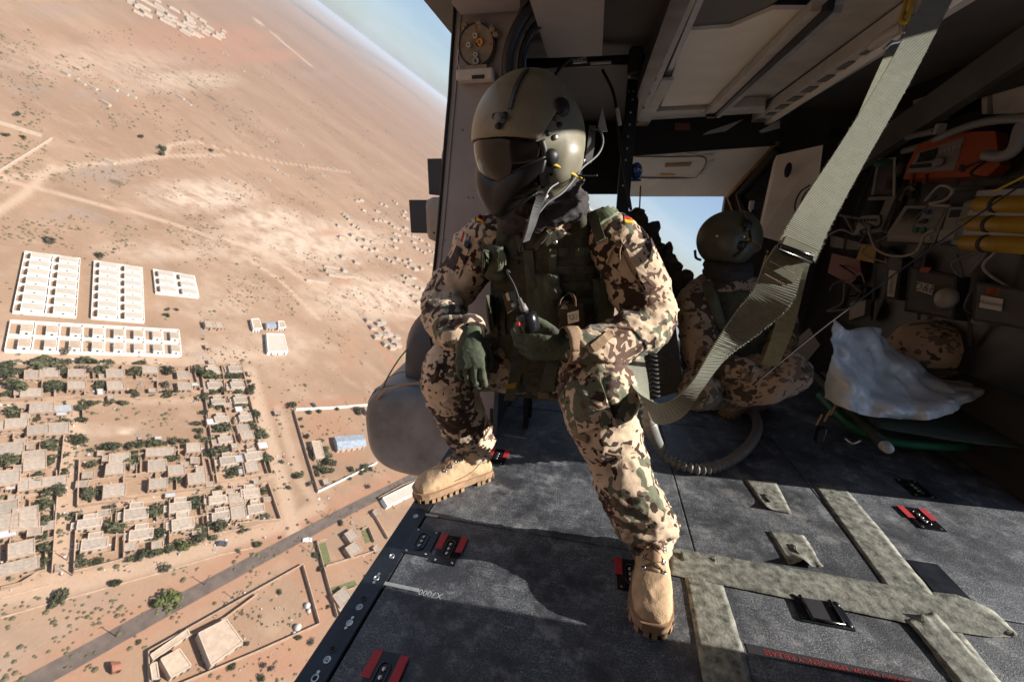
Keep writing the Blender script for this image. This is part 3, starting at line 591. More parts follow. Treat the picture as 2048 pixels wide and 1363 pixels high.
def clutter():
    r = np.random.default_rng(8); mb = MB()
    for b_, n in (('E', 260), ('F', 260), ('G', 230), ('H', 380), ('I', 300), ('S', 60), ('C', 60), ('Y', 50)):
        hs_ = [f(*p) for (f, k, *ps) in HOUSES.get(b_, []) for p in ps] or [z4(1500, 650)]
        for k in range(n):
            c0 = gp(*hs_[r.integers(len(hs_))]) + np.append(r.normal(0, 7.5, 2), 0); s = r.uniform(.15, .6) * (2 if r.random() < .12 else 1); a = r.uniform(0, 3); h = r.uniform(.1, .7)
            mb.box(c0 + [0, 0, h / 2], (s * r.uniform(.5, 2), s, h), [[math.cos(a), -math.sin(a), 0], [math.sin(a), math.cos(a), 0], [0, 0, 1]])
    me = mb.mesh('yard_litter', fix=False); m = bpy.data.materials.new('litter'); m.use_nodes = True; nt = m.node_tree; bs = nt.nodes['Principled BSDF']; tc = _n(nt, 'ShaderNodeTexCoord'); vo = _n(nt, 'ShaderNodeTexVoronoi'); vo.inputs['Scale'].default_value = .8; nt.links.new(tc.outputs['Object'], vo.inputs['Vector']); sp = _n(nt, 'ShaderNodeSeparateColor'); nt.links.new(vo.outputs['Color'], sp.inputs[0])
    rp = _n(nt, 'ShaderNodeValToRGB'); rp.color_ramp.interpolation = 'CONSTANT'; el = rp.color_ramp.elements; el[0].color = (.10, .075, .055, 1); el[1].position = .3; el[1].color = (.30, .22, .16, 1)
    for p_, c_ in ((.5, (.05, .045, .04, 1)), (.66, (.5, .47, .43, 1)), (.8, (.16, .20, .26, 1)), (.88, (.24, .10, .07, 1)), (.94, (.6, .6, .58, 1))): e = el.new(p_); e.color = c_
    nt.links.new(sp.outputs[0], rp.inputs[0]); nt.links.new(rp.outputs[0], bs.inputs['Base Color']); bs.inputs['Roughness'].default_value = .9
    me.materials.append(m); o = bpy.data.objects.new('yard_litter', me); col.objects.link(o); structure(o, 'stuff'); o['label'] = 'scattered litter, pots and washing in the town yards'
clutter()
# ---- larger buildings placed one by one
def block(name, label, quadpx, h, wallm, roofm, cat='building', slope=None, openings=3, parapet=True):
    q = [gp(*p) for p in quadpx]; ce = sum(q) / 4; r = thing(name, label, cat, ce, 'ground'); q = [p - ce for p in q]
    part(r, 'wall', MB().prism(q, (0, 0, h)), MATS[wallm])
    c = [p * .94 for p in q]
    if slope:
        a, b2 = (q[0] + q[3]) / 2, (q[1] + q[2]) / 2; up_ = np.array([0, 0, h + slope]); e = np.array([0, 0, h + .02]); ro = MB()
        o = 1.05; ro.add([q[0] * o + e, q[1] * o + e, b2 * o + up_, a * o + up_, q[2] * o + e, q[3] * o + e], [(0, 1, 2, 3), (3, 2, 4, 5), (0, 3, 5), (1, 4, 2)]); part(r, 'roof', ro, MATS[roofm])
    else:
        part(r, 'roof', MB().prism([p + np.array([0, 0, h + .003]) for p in c], (0, 0, .06)), MATS[roofm])
        if parapet:
            pm = MB()
            for k in range(4): wall_box(pm, q[k] * .985, q[(k + 1) % 4] * .985, .35, .3, 0)
            pm.v = [(x, y, z + h + .004) for x, y, z in pm.v]; part(r, 'parapet', pm, MATS[wallm])
    d = q[2] - q[3]; nn = unit([d[1], -d[0], 0]); 
    if np.dot(nn[:2], -ce[:2]) < 0: nn = -nn
    for k in range(openings):
        t = (k + .5) / openings; p = q[3] + d * t
        part(r, 'door' if k == openings // 2 else 'window', MB().prism([p + nn * .04, p + unit(d) * .9 + nn * .04, p + unit(d) * .9 - nn * .1, p - nn * .1], (0, 0, 2.0 if k == openings // 2 else 2.2)), MATS['dark_opening'])
    return r
block('school_hall', 'long cream hall with blue-grey metal roof in the red-earth school yard', [z3(1112, 700), z3(1330, 685), z3(1352, 768), z3(1140, 800)], 3.4, 'cream_render', 'blue_tin', slope=1.0, openings=5)
block('school_house', 'narrow tan house hemmed by trees in the school yard', [z3(930, 735), z3(1000, 730), z3(1030, 860), z3(965, 868)], 3.2, 'cream_render', 'roof_tan')
block('warehouse', 'large cream block with flat roof beside the tiny sheds on open sand', [z3(585, -105), z3(720, -100), z3(750, 35), z3(595, 38)], 3.0, 'white_wash', 'white_roof')
block('shed', 'white-walled shed with blue roof on open sand above the large cream block', [z7(210, 1150), z7(290, 1148), z7(300, 1195), z7(220, 1198)], 2.8, 'cream_render', 'blue_tin', slope=.5)
block('shed', 'cream shed left of the blue-roofed shed on open sand', [z7(85, 1125), z7(150, 1120), z7(178, 1205), z7(105, 1210)], 2.8, 'white_wash', 'roof_tan')
block('shed', 'cream shed right of the blue-roofed shed on open sand', [z7(315, 1140), z7(360, 1140), z7(380, 1195), z7(320, 1198)], 2.8, 'white_wash', 'roof_tan')
block('yard_house', 'broad square flat-roofed house in the corner yard south of the road', [z4(1140, 750), z4(1305, 665), z4(1400, 800), z4(1215, 940)], 4.2, 'cream_render', 'roof_tan')
block('yard_house', 'smaller square flat-roofed house at the corner yard end', [z4(925, 895), z4(1035, 835), z4(1105, 935), z4(985, 1003)], 3.4, 'cream_render', 'roof_tan')
block('yard_store', 'long narrow flat-roofed store along the roadside of the corner yard', [z4(868, 865), z4(1085, 715), z4(1100, 745), z4(885, 895)], 2.6, 'cream_render', 'roof_tan')
block('yard_store', 'low store at the near corner of the corner yard', [z4(868, 925), z4(905, 905), z4(920, 1004), z4(880, 1010)], 2.6, 'cream_render', 'roof_tan')
block('gatehouse', 'small gatehouse beside the broad house in the corner yard', [z4(1365, 770), z4(1390, 757), z4(1408, 800), z4(1385, 815)], 2.2, 'cream_render', 'roof_tan', openings=1)
block('roadside_hall', 'big white hall cut off by the sill, south of the tarred road', [z6(470, 300), z6(690, 190), z6(700, 250), z6(500, 350)], 3.2, 'white_wash', 'white_roof')
block('kiosk', 'red-roofed kiosk beside the tarred road', [z4(640, 905), z4(690, 900), z4(705, 945), z4(650, 962)], 2.4, 'rusty_red', 'rusty_red', slope=.8, openings=1)
for i, (qd, wh) in enumerate([([z6(98, 555), z6(150, 540), z6(180, 655), z6(130, 678)], 'by the long wall'), ([z6(360, 475), z6(392, 463), z6(420, 535), z6(385, 548)], 'nearest the sill'), ([z6(180, 810), z6(320, 765), z6(340, 800), z6(195, 855)], 'below the red plot')]):
    solo('garden_plot', f'green watered garden plot {wh} east of the corner yard', 'garden', MB().prism([gp(*p) for p in qd], (0, 0, .12)), MATS['plot_green'], space='ground')
for i, (x, y, s, wh) in enumerate([(1738, 688, 1.5, 'larger clay granary dome at the corner yard wall'), (1795, 560, 1.3, 'clay granary dome farther up the corner yard wall'), (1805, 590, .9, 'smallest clay granary in the corner yard'), (1718, 722, .8, 'little clay oven beside the larger granary dome')]):
    c = gp(*z4(x, y)); mb = MB().lathe(c, (0, 0, 1), [(0, s), (s * .6, s * .98), (s * 1.1, s * .75), (s * 1.4, s * .35), (s * 1.5, .05)], 14); solo('granary', wh, 'granary', mb, MATS['clay_dome'], space='ground', smooth=True)
# ---- utility poles
for i, (f, x, y) in enumerate([(z4, 1195, 435), (z4, 680, 738), (z4, 1378, 522), (z4, 1815, 245), (z4, 1905, 40), (z4, 420, 380), (z3, 1090, 1300), (z2, 520, 1245)]):
    c = gp(*f(x, y)); r = thing('utility_pole', f'{ordw(i)} thin wooden pole casting a line of shadow near the road', 'pole', c, 'ground', UA, 'roadside poles')
    part(r, 'pole', MB().cyl((0, 0, -.2), (0, 0, 7.5), .14, .10, 8), MATS['wood_pole']); part(r, 'crossarm', MB().box((0, 0, 7.2), (1.4, .12, .12)), MATS['wood_pole'])
# ---- vehicles
def car(label, p, rz, body):
    r = thing('parked_car', label, 'car', gp(*p), 'ground', rz, 'cars in the town'); mb = MB()
    prof = [(-2.1, .35), (2.1, .35), (2.1, .75), (1.3, .9), (.6, 1.4), (-1.2, 1.42), (-1.9, .95), (-2.1, .85)]
    mb.prism([(x, -.85, z) for x, z in prof], (0, 1.7, 0)); part(r, 'body', mb, MATS[body])
    part(r, 'windscreen', MB().prism([(1.26, -.7, .95), (.66, -.7, 1.37), (.70, -.7, 1.40), (1.32, -.7, .96)], (0, 1.4, 0)), MATS['glass_dark'])
    for sx in (-1.3, 1.3):
        for sy in (-.86, .86): part(r, 'wheel', MB().cyl((sx, sy - .1, .33), (sx, sy + .1, .33), .33, n=12), MATS['tyre'])
car('dark car on the dirt frontage road', z4(1295, 198), UA - .45, 'car_dark'); car('white car beside the tarred road', z4(1795, 178), UA - .3, 'car_white')
car('dark car in the lane below the narrow block', z2(1960, 665), UA - .1, 'car_dark'); car('dark van at the red junction by the school wall', z3(960, 432), UA - 1.2, 'car_dark')
def motorbike(label, p, rz):
    r = thing('motorbike', label, 'motorbike', gp(*p), 'ground', rz)
    for x in (-.6, .6): part(r, 'wheel', MB().cyl((x, -.06, .3), (x, .06, .3), .3, n=12), MATS['tyre'])
    part(r, 'frame', MB().tube([(-.6, 0, .3), (-.2, 0, .7), (.3, 0, .75), (.6, 0, .3)], .09, 8), MATS['rusty_red']); part(r, 'handlebar', MB().cyl((.42, -.35, 1.0), (.42, .35, 1.0), .03, n=6), MATS['tyre'])
motorbike('motorbike riding along the tarred road', z4(395, 918), UA - .3); motorbike('motorbike farther up the tarred road', z4(1730, 182), UA - .3)

# ---- trees
leafm = []
for k, c in enumerate([(.066, .070, .034), (.088, .088, .045), (.12, .135, .045), (.125, .108, .076)]):
    leafm.append(mat(f'leaves_{k}', c, .7, var=.25, vscale=1.2, rand=.2, spec=.25))
def crown_mesh(seed, n, m, sq=.8):
    r = np.random.default_rng(seed); mb = MB(); lob = [(r.normal(0, .38, 3) * (1, 1, .5)) for _ in range(7)]
    for k in range(n):
        c = lob[k % 7]; d = unit(r.normal(0, 1, 3)); p = c + d * r.uniform(.45, .62) * (1, 1, sq); p[2] += .95
        s = r.uniform(.10, .2); a, b2, dd = frame(unit(d + r.normal(0, .5, 3)), (0, 0, 1))
        mb.add([p - a * s - b2 * s * .7, p + a * s - b2 * s * .6, p + a * s * .7 + b2 * s, p - a * s * .8 + b2 * s * .8], [(0, 1, 2, 3)])
    me = mb.mesh('crown', fix=False); me.materials.append(m); return me
TP = []
for k in range(10):
    r = thing('tree', 'x', 'tree', (0, 0, 0), 'ground'); mi = [0, 1, 0, 1, 2, 0, 1, 3, 0, 1][k]
    tm = MB().tube([(0, 0, -.1), (.03, .02, .4), (.0, .05, .8)], [.07, .05, .04], 6); tm.tube([(0.02, .02, .35), (.25, .1, .75)], [.04, .02], 5); tm.tube([(0.02, .02, .4), (-.2, -.2, .8)], [.04, .02], 5)
    part(r, 'trunk', tm, MATS['bark']); part(r, 'crown', crown_mesh(50 + k, 300 if mi != 3 else 150, leafm[mi]), leafm[mi]); TP.append(r)
G_, B_, P_ = (0, 1, 2, 3, 5, 6, 8, 9), (4,), (7,)
TREES = {'E': [(z1, (60, 990, 100), (40, 1060, 130), (155, 1040, 90), (370, 985, 170), (480, 1040, 110), (520, 975, 90), (640, 960, 100), (725, 968, 80), (820, 968, 90), (660, 1030, 100, P_), (780, 1030, 100), (1040, 1040, 100), (1310, 1040, 100), (115, 1165, 150), (50, 1210, 70), (410, 1170, 150), (780, 1150, 110), (830, 1130, 70), (1045, 1213, 90), (1290, 1142, 80, P_), (1290, 1205, 80), (1370, 1198, 60), (1180, 1205, 40), (1100, 970, 70), (1050, 968, 50), (510, 880, 85, P_), (200, 740, 40), (650, 1278, 60), (700, 1280, 60), (750, 1278, 60), (860, 1275, 80), (955, 1275, 70), (1580, 775, 30, P_)),
               ],
         'F': [(z1, (1590, 1065, 110, B_), (1650, 1085, 90), (1540, 1030, 90), (1790, 1075, 80), (1850, 1068, 70), (1930, 1110, 50), (1715, 1180, 90), (1650, 1205, 60), (1850, 1195, 80), (1945, 1180, 70), (1580, 1245, 80), (1640, 1290, 70), (1700, 1300, 60), (1860, 1300, 100)), (z2, (1590, 105, 60), (1530, 195, 65), (1540, 245, 55), (1545, 295, 60), (1625, 320, 80), (1640, 430, 110), (1715, 240, 110), (1670, 250, 60), (1640, 40, 60), (1690, 60, 50), (1980, 130, 80), (1945, 210, 90), (2000, 290, 90), (1735, 400, 80), (1945, 378, 50), (1820, 560, 110), (1665, 560, 50), (1940, 492, 70), (1780, 590, 60)), (z3, (580, 865, 105), (560, 670, 90), (515, 695, 60), (510, 515, 80), (480, 300, 60), (470, 340, 60), (640, 955, 40), (455, 880, 60), (440, 250, 40))],
         'G': [(z2, (625, 75, 70), (635, 170, 80), (615, 325, 120), (850, 378, 110), (905, 372, 80), (1010, 368, 80), (1100, 356, 80), (1170, 350, 70), (1230, 346, 70), (1290, 340, 60), (1345, 333, 70), (1410, 327, 60), (1460, 323, 40), (800, 385, 60), (700, 395, 50), (700, 520, 90), (1000, 500, 120), (1030, 460, 70), (1330, 470, 100), (1310, 632, 70), (1380, 628, 75), (690, 742, 110), (740, 730, 70), (870, 440, 60), (1090, 412, 60), (1490, 362, 60))],
         'H': [(z2, (870, 862, 110, P_), (600, 902, 95), (1190, 885, 115), (1505, 815, 130), (1530, 770, 70), (870, 1020, 130), (930, 1010, 90), (1225, 1060, 130), (1540, 1020, 90), (1540, 1100, 100), (1690, 985, 110), (1740, 970, 60), (1660, 1078, 60), (1420, 1145, 120, B_), (1310, 1168, 80), (1100, 1212, 110), (1160, 1190, 80), (1220, 1195, 90), (1010, 1248, 80), (770, 1262, 80), (620, 1225, 80), (630, 1285, 110), (1880, 1020, 70), (1910, 1010, 50), (1755, 830, 60), (1275, 1312, 80, P_), (2000, 1130, 60), (840, 950, 50), (1700, 700, 60)), (z3, (565, 1120, 80), (550, 1302, 70), (600, 1300, 60, P_), (270, 1215, 60), (770, 1075, 40))],
         'I': [(z2, (90, 112, 110), (110, 145, 80), (380, 360, 110), (375, 490, 100), (40, 480, 130), (130, 478, 100), (510, 185, 80), (400, 210, 60), (270, 160, 50), (275, 622, 100), (490, 600, 80), (510, 550, 50), (395, 735, 120), (330, 820, 110), (290, 845, 80), (310, 950, 110), (440, 915, 70), (320, 1080, 90), (345, 1172, 110), (330, 1295, 110), (300, 1320, 80), (500, 440, 50))],
         'S': [(z3, (790, 445, 75), (920, 490, 60), (1000, 480, 50), (1140, 465, 45), (1300, 470, 70), (1310, 500, 60), (905, 682, 55), (1010, 715, 60), (940, 780, 60), (945, 820, 55), (1050, 780, 70), (1060, 830, 80), (1085, 890, 80), (1000, 930, 90), (1040, 950, 80), (1095, 945, 60), (985, 970, 50), (860, 540, 35), (870, 600, 35), (1360, 940, 60), (1400, 925, 50), (1330, 960, 50), (1245, 1005, 40), (930, 1045, 60, P_), (1130, 1030, 35))],
         'R': [(z3, (840, 990, 90, B_), (715, 875, 45, P_), (1380, 1065, 60, P_)), (z4, (330, 528, 100), (680, 432, 75), (980, 532, 120, B_), (930, 545, 70, B_), (1510, 205, 45), (810, 770, 35), (960, 345, 60, P_), (1390, 240, 30), (1640, 160, 20))],
         'Y': [(z4, (1745, 745, 50), (1820, 770, 50, P_), (1355, 920, 50), (1590, 925, 45, P_), (1535, 908, 40, P_), (1525, 988, 50), (1635, 480, 40, P_), (1440, 785, 30), (1870, 350, 35), (1845, 270, 35))],
         'C': [(z6, (235, 430, 45), (110, 620, 30), (120, 700, 40), (170, 920, 30), (300, 120, 45), (380, 110, 60), (350, 130, 40), (270, 165, 30))],
         'W': [(z1, (780, 132, 60), (385, 25, 90, P_), (1305, 548, 40), (1375, 548, 35), (1290, 590, 45)), (z5, (735, 680, 36), (732, 708, 30), (80, 528, 30), (30, 620, 25), (108, 630, 25), (960, 690, 22), (640, 628, 26))]}
for b_, lst in TREES.items():
    al = [(f(t[0], t[1]), t[2] * (.3418 if f is z4 else .4395 if f is z5 else .3398 if f is z6 else .2568), (t[3] if len(t) > 3 else G_)) for (f, *ts) in lst for t in ts]
    al.sort(key=lambda t: t[0][0])
    for i, (p, wpx, kinds) in enumerate(al):
        s = wpx * mpp(*p) / 2.5; k = random.choice(kinds); tone = {B_: 'bright green', P_: 'sparse grey-green'}.get(kinds, 'dark green')
        copy_tree(TP[k], gp(*p), random.uniform(0, 6.28), f'{tone} tree, {ordw(i)} from the left in {BLOCKS[b_]}', (s * random.uniform(.78, 1.25), s * random.uniform(.78, 1.2), s * random.uniform(.65, 1.0)), f'trees of {BLOCKS[b_]}')
for r in TP:
    for c in list(r.children): bpy.data.objects.remove(c)
    bpy.data.objects.remove(r)

# ---- far settlement of little huts, and the red-earth quarter near the horizon
hp = thing('mud_hut', 'x', 'hut', (0, 0, 0), 'ground'); hb = MB()
hb.box((0, 0, 1.4), (7, 5.4, 3.0)); part(hp, 'wall', hb, MATS['cream_render']); part(hp, 'roof', MB().box((0, 0, 2.98), (6.6, 5.0, .2)), MATS['roof_screed'])
FH = [(1000, 100), (1030, 95), (1050, 180), (890, 220), (905, 240), (930, 260), (1000, 325), (970, 310), (1030, 340), (1200, 120), (1240, 140), (1310, 100), (1330, 120), (1170, 185), (1150, 260), (1190, 265), (1230, 270), (1290, 300), (1310, 320), (1340, 330), (1380, 350), (1410, 330), (1320, 380), (1350, 390), (1430, 385), (1480, 400), (1510, 410), (1540, 430), (1390, 220), (1420, 250), (1400, 190), (840, 310), (955, 395), (1020, 440), (1070, 435), (1130, 450), (1110, 515), (1060, 495), (1160, 510), (1310, 430), (1320, 490), (1360, 440), (1480, 450), (1500, 500), (1540, 520), (1570, 540), (1610, 520), (1640, 530), (1190, 580), (1270, 600), (1300, 620), (1340, 590), (1400, 610), (1440, 600), (1460, 640), (1420, 655), (1490, 680), (1540, 670), (1620, 640), (1400, 740), (1430, 760), (1470, 750), (1420, 800), (1495, 830), (1550, 850), (1480, 910), (1510, 960), (990, 620), (870, 575), (860, 410), (1580, 360), (1560, 300), (1600, 470), (760, 700), (880, 690)]
for i, p in enumerate(FH): copy_tree(hp, gp(*z7(*p)), UA + random.uniform(-.2, .2), 'small mud hut in the loose far settlement left of the grey door post', (random.uniform(.6, 1.3), random.uniform(.6, 1.2), random.uniform(.8, 1.3)), 'huts of the far settlement')
FW = [z7(790, 665), z7(880, 735), z7(830, 740), z7(940, 740), z7(650, 785)]
for i, p in enumerate(FW): copy_tree(hp, gp(*p), UA + .1, f'pale walled ruin, {ordw(i)} from the left below the far settlement', (3.0, .35, .8), 'pale ruins below the far settlement')
r_ = random.Random(5)
for i in range(60):
    t = r_.random(); x, y = 620 + t * 390 + r_.uniform(-60, 60), 5 + t * 165 + r_.uniform(-32, 32)
    if y < 0: continue
    copy_tree(hp, gp(*z5(x, y)), UA + r_.uniform(-.2, .2), 'white block building in the red-earth quarter far off near the horizon', (r_.uniform(1.2, 3), r_.uniform(1.2, 3), r_.uniform(.8, 1.8)), 'far white quarter on red earth')
SP = [(300, 340), (330, 350), (370, 380), (420, 400), (520, 410), (560, 425), (600, 440), (1030, 250), (1010, 240), (1100, 320), (1190, 350), (1230, 640), (1300, 590), (1250, 770), (1220, 820), (1030, 820), (1380, 770), (1470, 800), (1520, 770), (1300, 800), (1370, 660), (1650, 730), (1690, 770), (1720, 750), (1660, 640), (1700, 850), (1800, 860), (850, 470), (820, 445), (480, 475), (500, 740)]
for i, p in enumerate(SP): copy_tree(hp, gp(*z5(*p)), UA - .6 + r_.uniform(-.1, .1), 'lone low mud building far out on the open plain', (r_.uniform(.7, 1.5), .7, r_.uniform(.6, .9)), 'lone buildings on the plain')
for p_, lab in (([z5(-20, 800), z5(235, 640)], 'long pale wall at the left edge above the white terraces'), ([z5(-20, 560), z5(190, 625)], 'far side of the pale walled field at the left edge')):
    mb = MB(); wall_box(mb, gp(*p_[0]), gp(*p_[1]), 2.6, .5); solo('field_wall', lab, 'wall', mb, MATS['cream_render'], space='ground')['kind'] = 'thing'
VR = [(1090, 1120), (1130, 1180), (1180, 1150), (1210, 1130), (1240, 1190), (1270, 1240), (1230, 1250), (1300, 1290), (1340, 1330), (1190, 1240), (1330, 1260), (1160, 1260), (1240, 1320), (1290, 1350)]
for i, p in enumerate(VR): copy_tree(hp, gp(*z7(*p)), UA, f'tan hut, {ordw(i)} in the dense cluster beside the red track by the sponson', (.9, .9, 1), 'huts beside the red track')
for c in list(hp.children): bpy.data.objects.remove(c)
bpy.data.objects.remove(hp)

# ---- scrub on the open ground: far too many to count
def scrub():
    r = np.random.default_rng(3); mb = MB(); n = 0
    while n < 4600:
        px, py = r.uniform(-20, 900), r.uniform(60, 1363)
        if py < 1.0 * (px - 560): continue
        if noise.noise(Vector((px * .011, py * .016, 0))) + .6 * noise.noise(Vector((px * .04, py * .05, 5))) + r.uniform(-.12, .12) < .10: continue
        if 500 < py < 720 and px < 400: 
            if r.random() < .85: continue
        if py > 730 and r.random() < .72: continue
        p = gp(px, py); s = r.uniform(.2, .55) * r.choice((1, 1, 1, 1.7)) * (1 + np.hypot(p[0], p[1]) / 900); n += 1
        k = 5; a0 = r.uniform(0, 6); ring = [p + np.array([math.cos(a0 + 2 * math.pi * i / k) * s, math.sin(a0 + 2 * math.pi * i / k) * s, s * .25]) * (1, 1, 1) for i in range(k)]
        mb.add(ring + [p + np.array([0, 0, s * .9]), p + np.array([0, 0, -.1])], [(i, (i + 1) % k, k) for i in range(k)] + [((i + 1) % k, i, k + 1) for i in range(k)])
    me = mb.mesh('scrub', fix=False); me.materials.append(mat('scrub_leaf', (.13, .115, .06), .9, var=.25, vscale=.05)); o = bpy.data.objects.new('scrub', me); col.objects.link(o)
    structure(o, 'stuff'); o['label'] = 'scattered low scrub over the dry open ground'
scrub()
# ================================================================== HELICOPTER (cabin frame, metres)
def floor_mat():
    m = bpy.data.materials.new('floor_composite'); m.use_nodes = True; nt = m.node_tree; b = nt.nodes['Principled BSDF']; tc = _n(nt, 'ShaderNodeTexCoord'); MATS['floor_composite'] = m
    def nz(s, det=6, ro=.65, sc=None):
        n = _n(nt, 'ShaderNodeTexNoise'); n.inputs['Scale'].default_value = s; n.inputs['Detail'].default_value = det; n.inputs['Roughness'].default_value = ro
        if sc:
            mp = _n(nt, 'ShaderNodeMapping'); mp.inputs['Scale'].default_value = sc; mp.inputs['Rotation'].default_value = (0, 0, .7); nt.links.new(tc.outputs['Object'], mp.inputs[0]); nt.links.new(mp.outputs[0], n.inputs['Vector'])
        else: nt.links.new(tc.outputs['Object'], n.inputs['Vector'])
        return n.outputs[0]
    def mr(s, a, c, lo=0., hi=1.):
        r = _n(nt, 'ShaderNodeMapRange'); r.inputs[1].default_value = a; r.inputs[2].default_value = c; r.inputs[3].default_value = lo; r.inputs[4].default_value = hi; nt.links.new(s, r.inputs[0]); return r.outputs[0]
    def mix(fac, a, c):
        x = _n(nt, 'ShaderNodeMix'); x.data_type = 'RGBA'; nt.links.new(fac, x.inputs['Factor'])
        for k, s in (('A', a), ('B', c)):
            if isinstance(s, tuple): x.inputs[k].default_value = s + (1,)
            else: nt.links.new(s, x.inputs[k])
        return x.outputs['Result']
    n1, n2, n3, n5 = nz(3.0, 6, .65), nz(22, 8, .75), nz(210, 4, .75), nz(380, 2, .5)
    c = mix(mr(n1, .35, .65), (.050, .058, .072), (.092, .104, .122))
    c = mix(mr(n2, .50, .66, 0, .8), c, (.185, .197, .212)); c = mix(mr(n2, .46, .34, 0, .85), c, (.035, .038, .046))
    c = mix(mr(n3, .54, .66, 0, .85), c, (.36, .355, .345)); c = mix(mr(n3, .46, .36, 0, .8), c, (.02, .021, .026))
    for (rz_, s_, th_) in ((.4, 12, .64), (-.9, 9, .65), (1.5, 15, .65), (.05, 10, .66)):
        mp = _n(nt, 'ShaderNodeMapping'); mp.inputs['Scale'].default_value = (1, 18, 1); mp.inputs['Rotation'].default_value = (0, 0, rz_); nt.links.new(tc.outputs['Object'], mp.inputs[0])
        ns = _n(nt, 'ShaderNodeTexNoise'); ns.inputs['Scale'].default_value = s_; ns.inputs['Detail'].default_value = 4; ns.inputs['Roughness'].default_value = .6; nt.links.new(mp.outputs[0], ns.inputs['Vector']); c = mix(mr(ns.outputs[0], th_, th_ + .05, 0, .5), c, (.44, .43, .41))
    c = mix(mr(nz(9, 7, .75), .53, .63, 0, .6), c, (.33, .33, .33)); c = mix(mr(nz(2.2, 6, .7), .52, .66, 0, .5), c, (.25, .24, .22)); c = mix(mr(nz(4.3, 7, .75), .46, .58, 0, .9), c, (.028, .031, .040)); c = mix(mr(n5, .69, .74, 0, .9), c, (.62, .57, .50))
    nt.links.new(c, b.inputs['Base Color']); nt.links.new(mr(n2, .3, .7, .40, .70), b.inputs['Roughness']); b.inputs['Specular IOR Level'].default_value = .5
    bp = _n(nt, 'ShaderNodeBump'); bp.inputs['Strength'].default_value = .9; bp.inputs['Distance'].default_value = .002; nt.links.new(n3, bp.inputs['Height']); nt.links.new(bp.outputs[0], b.inputs['Normal'])
    return m
floor_mat()
mat('post_grey', (.32, .30, .30), .55, var=.10, vscale=5, bump=.05, bscale=120)
mat('sponson_grey', (.20, .196, .195), .5, var=.24, vscale=5, bump=.03, bscale=60)
mat('dark_fairing', (.035, .038, .05), .5, var=.12, vscale=6)
mat('beige_paint', (.30, .27, .22), .6, var=.08, vscale=8)
mat('black_paint', (.018, .018, .02), .45, var=.15, vscale=12); mat('black_gloss', (.012, .012, .014), .22, var=.1, vscale=20, bump=.03, bscale=80)
mat('edge_metal', (.035, .040, .052), .38, metal=.4, var=.25, vscale=14, bump=.03, bscale=90)
mat('bare_metal', (.55, .54, .52), .35, metal=.9, var=.12, vscale=30); mat('dull_strip', (.42, .42, .42), .5, metal=.3, var=.12, vscale=40)
mat('red_mark', (.55, .035, .045), .6, var=.12, vscale=40); mat('red_letter', (.42, .03, .03), .7, var=.2, vscale=80); mat('white_letter', (.55, .55, .55), .7, var=.15, vscale=60)
mat('tape_cloth', (.33, .33, .275), .8, var=.36, vscale=44, bump=.25, bscale=160, detail=10)
mat('cream_panel', (.90, .85, .76), .65, var=.07, vscale=4, bump=.03, bscale=90); mat('rail_grey', (.56, .53, .49), .55, var=.12, vscale=10)
mat('ceiling_grey', (.15, .145, .14), .7, var=.12, vscale=5); mat('shell_dark', (.030, .028, .026), .8, var=.15, vscale=3)
mat('seal_tan', (.40, .24, .10), .7, var=.15, vscale=20); mat('gauge_face', (.30, .255, .20), .6, var=.18, vscale=30); mat('teal_lens', (.02, .16, .18), .2, var=.1)
mat('amber', (.8, .35, .04), .3, var=.05); mat('white_paint', (.72, .70, .66), .55, var=.08, vscale=12); mat('ink', (.02, .02, .025), .7, var=.1)
heli = thing('helicopter', 'dark helicopter cabin with open side door and grey door post', 'helicopter', (0, 0, 0))
def hp(name, mb, m, parent=None, smooth=False, **k): return part(heli, name, mb, MATS[m], parent, smooth, **k)
# --- floor
fl = hp('floor', MB().box((.52, 1.45, -.045), (2.2, 3.9, .044)), 'black_paint')
g = .0018
for (x0, x1, y0, y1) in [(-.527, .36, -.4, 1.06), (.36, .87, -.4, 1.04), (.87, 1.62, -.4, 1.04), (-.527, .36, 1.06, 1.95), (.36, .87, 1.04, 1.95), (.87, 1.62, 1.04, 1.95), (-.427, .36, 1.95, 3.4), (.36, 1.62, 1.95, 3.4)]:
    hp('panel', MB().bbox(((x0 + x1) / 2, (y0 + y1) / 2, -.011), (x1 - x0 - 2 * g, y1 - y0 - 2 * g, .022), .0025), 'floor_composite', fl)
sill = hp('door_sill', MB().bbox((-.5655, .55, -.010), (.073, 2.14, .026), .004), 'edge_metal')
hp('outer_lip', MB().prism([(-.601, -.5, -.004), (-.607, -.5, -.02), (-.607, -.5, -.05), (-.58, -.5, -.16), (-.56, -.5, -.16), (-.56, -.5, -.03)], (0, 2.12, 0)), 'edge_metal', sill)
for (x, y, big) in [(680, 387, 1), (540, 622, 1), (450, 750, 1), (375, 873, 0), (350, 922, 1), (292, 1015, 1), (195, 1168, 0), (160, 1232, 1), (88, 1340, 1), (465, 727, 2), (435, 777, 2), (310, 985, 2), (270, 1045, 2), (108, 1305, 2)]:
    p = on_z(*z6(x, y), .003)
    if big == 2: hp('screw', MB().lathe(p, (0, 0, 1), [(0, .0042), (.0015, .004), (.0017, .001)], 10), 'bare_metal', sill)
    else:
        hp('bolt', MB().lathe(p, (0, 0, 1), [(0, .009), (.0015, .0085), (.0012, .006), (-.0005, .005)], 14), 'bare_metal' if big else 'black_paint', sill)
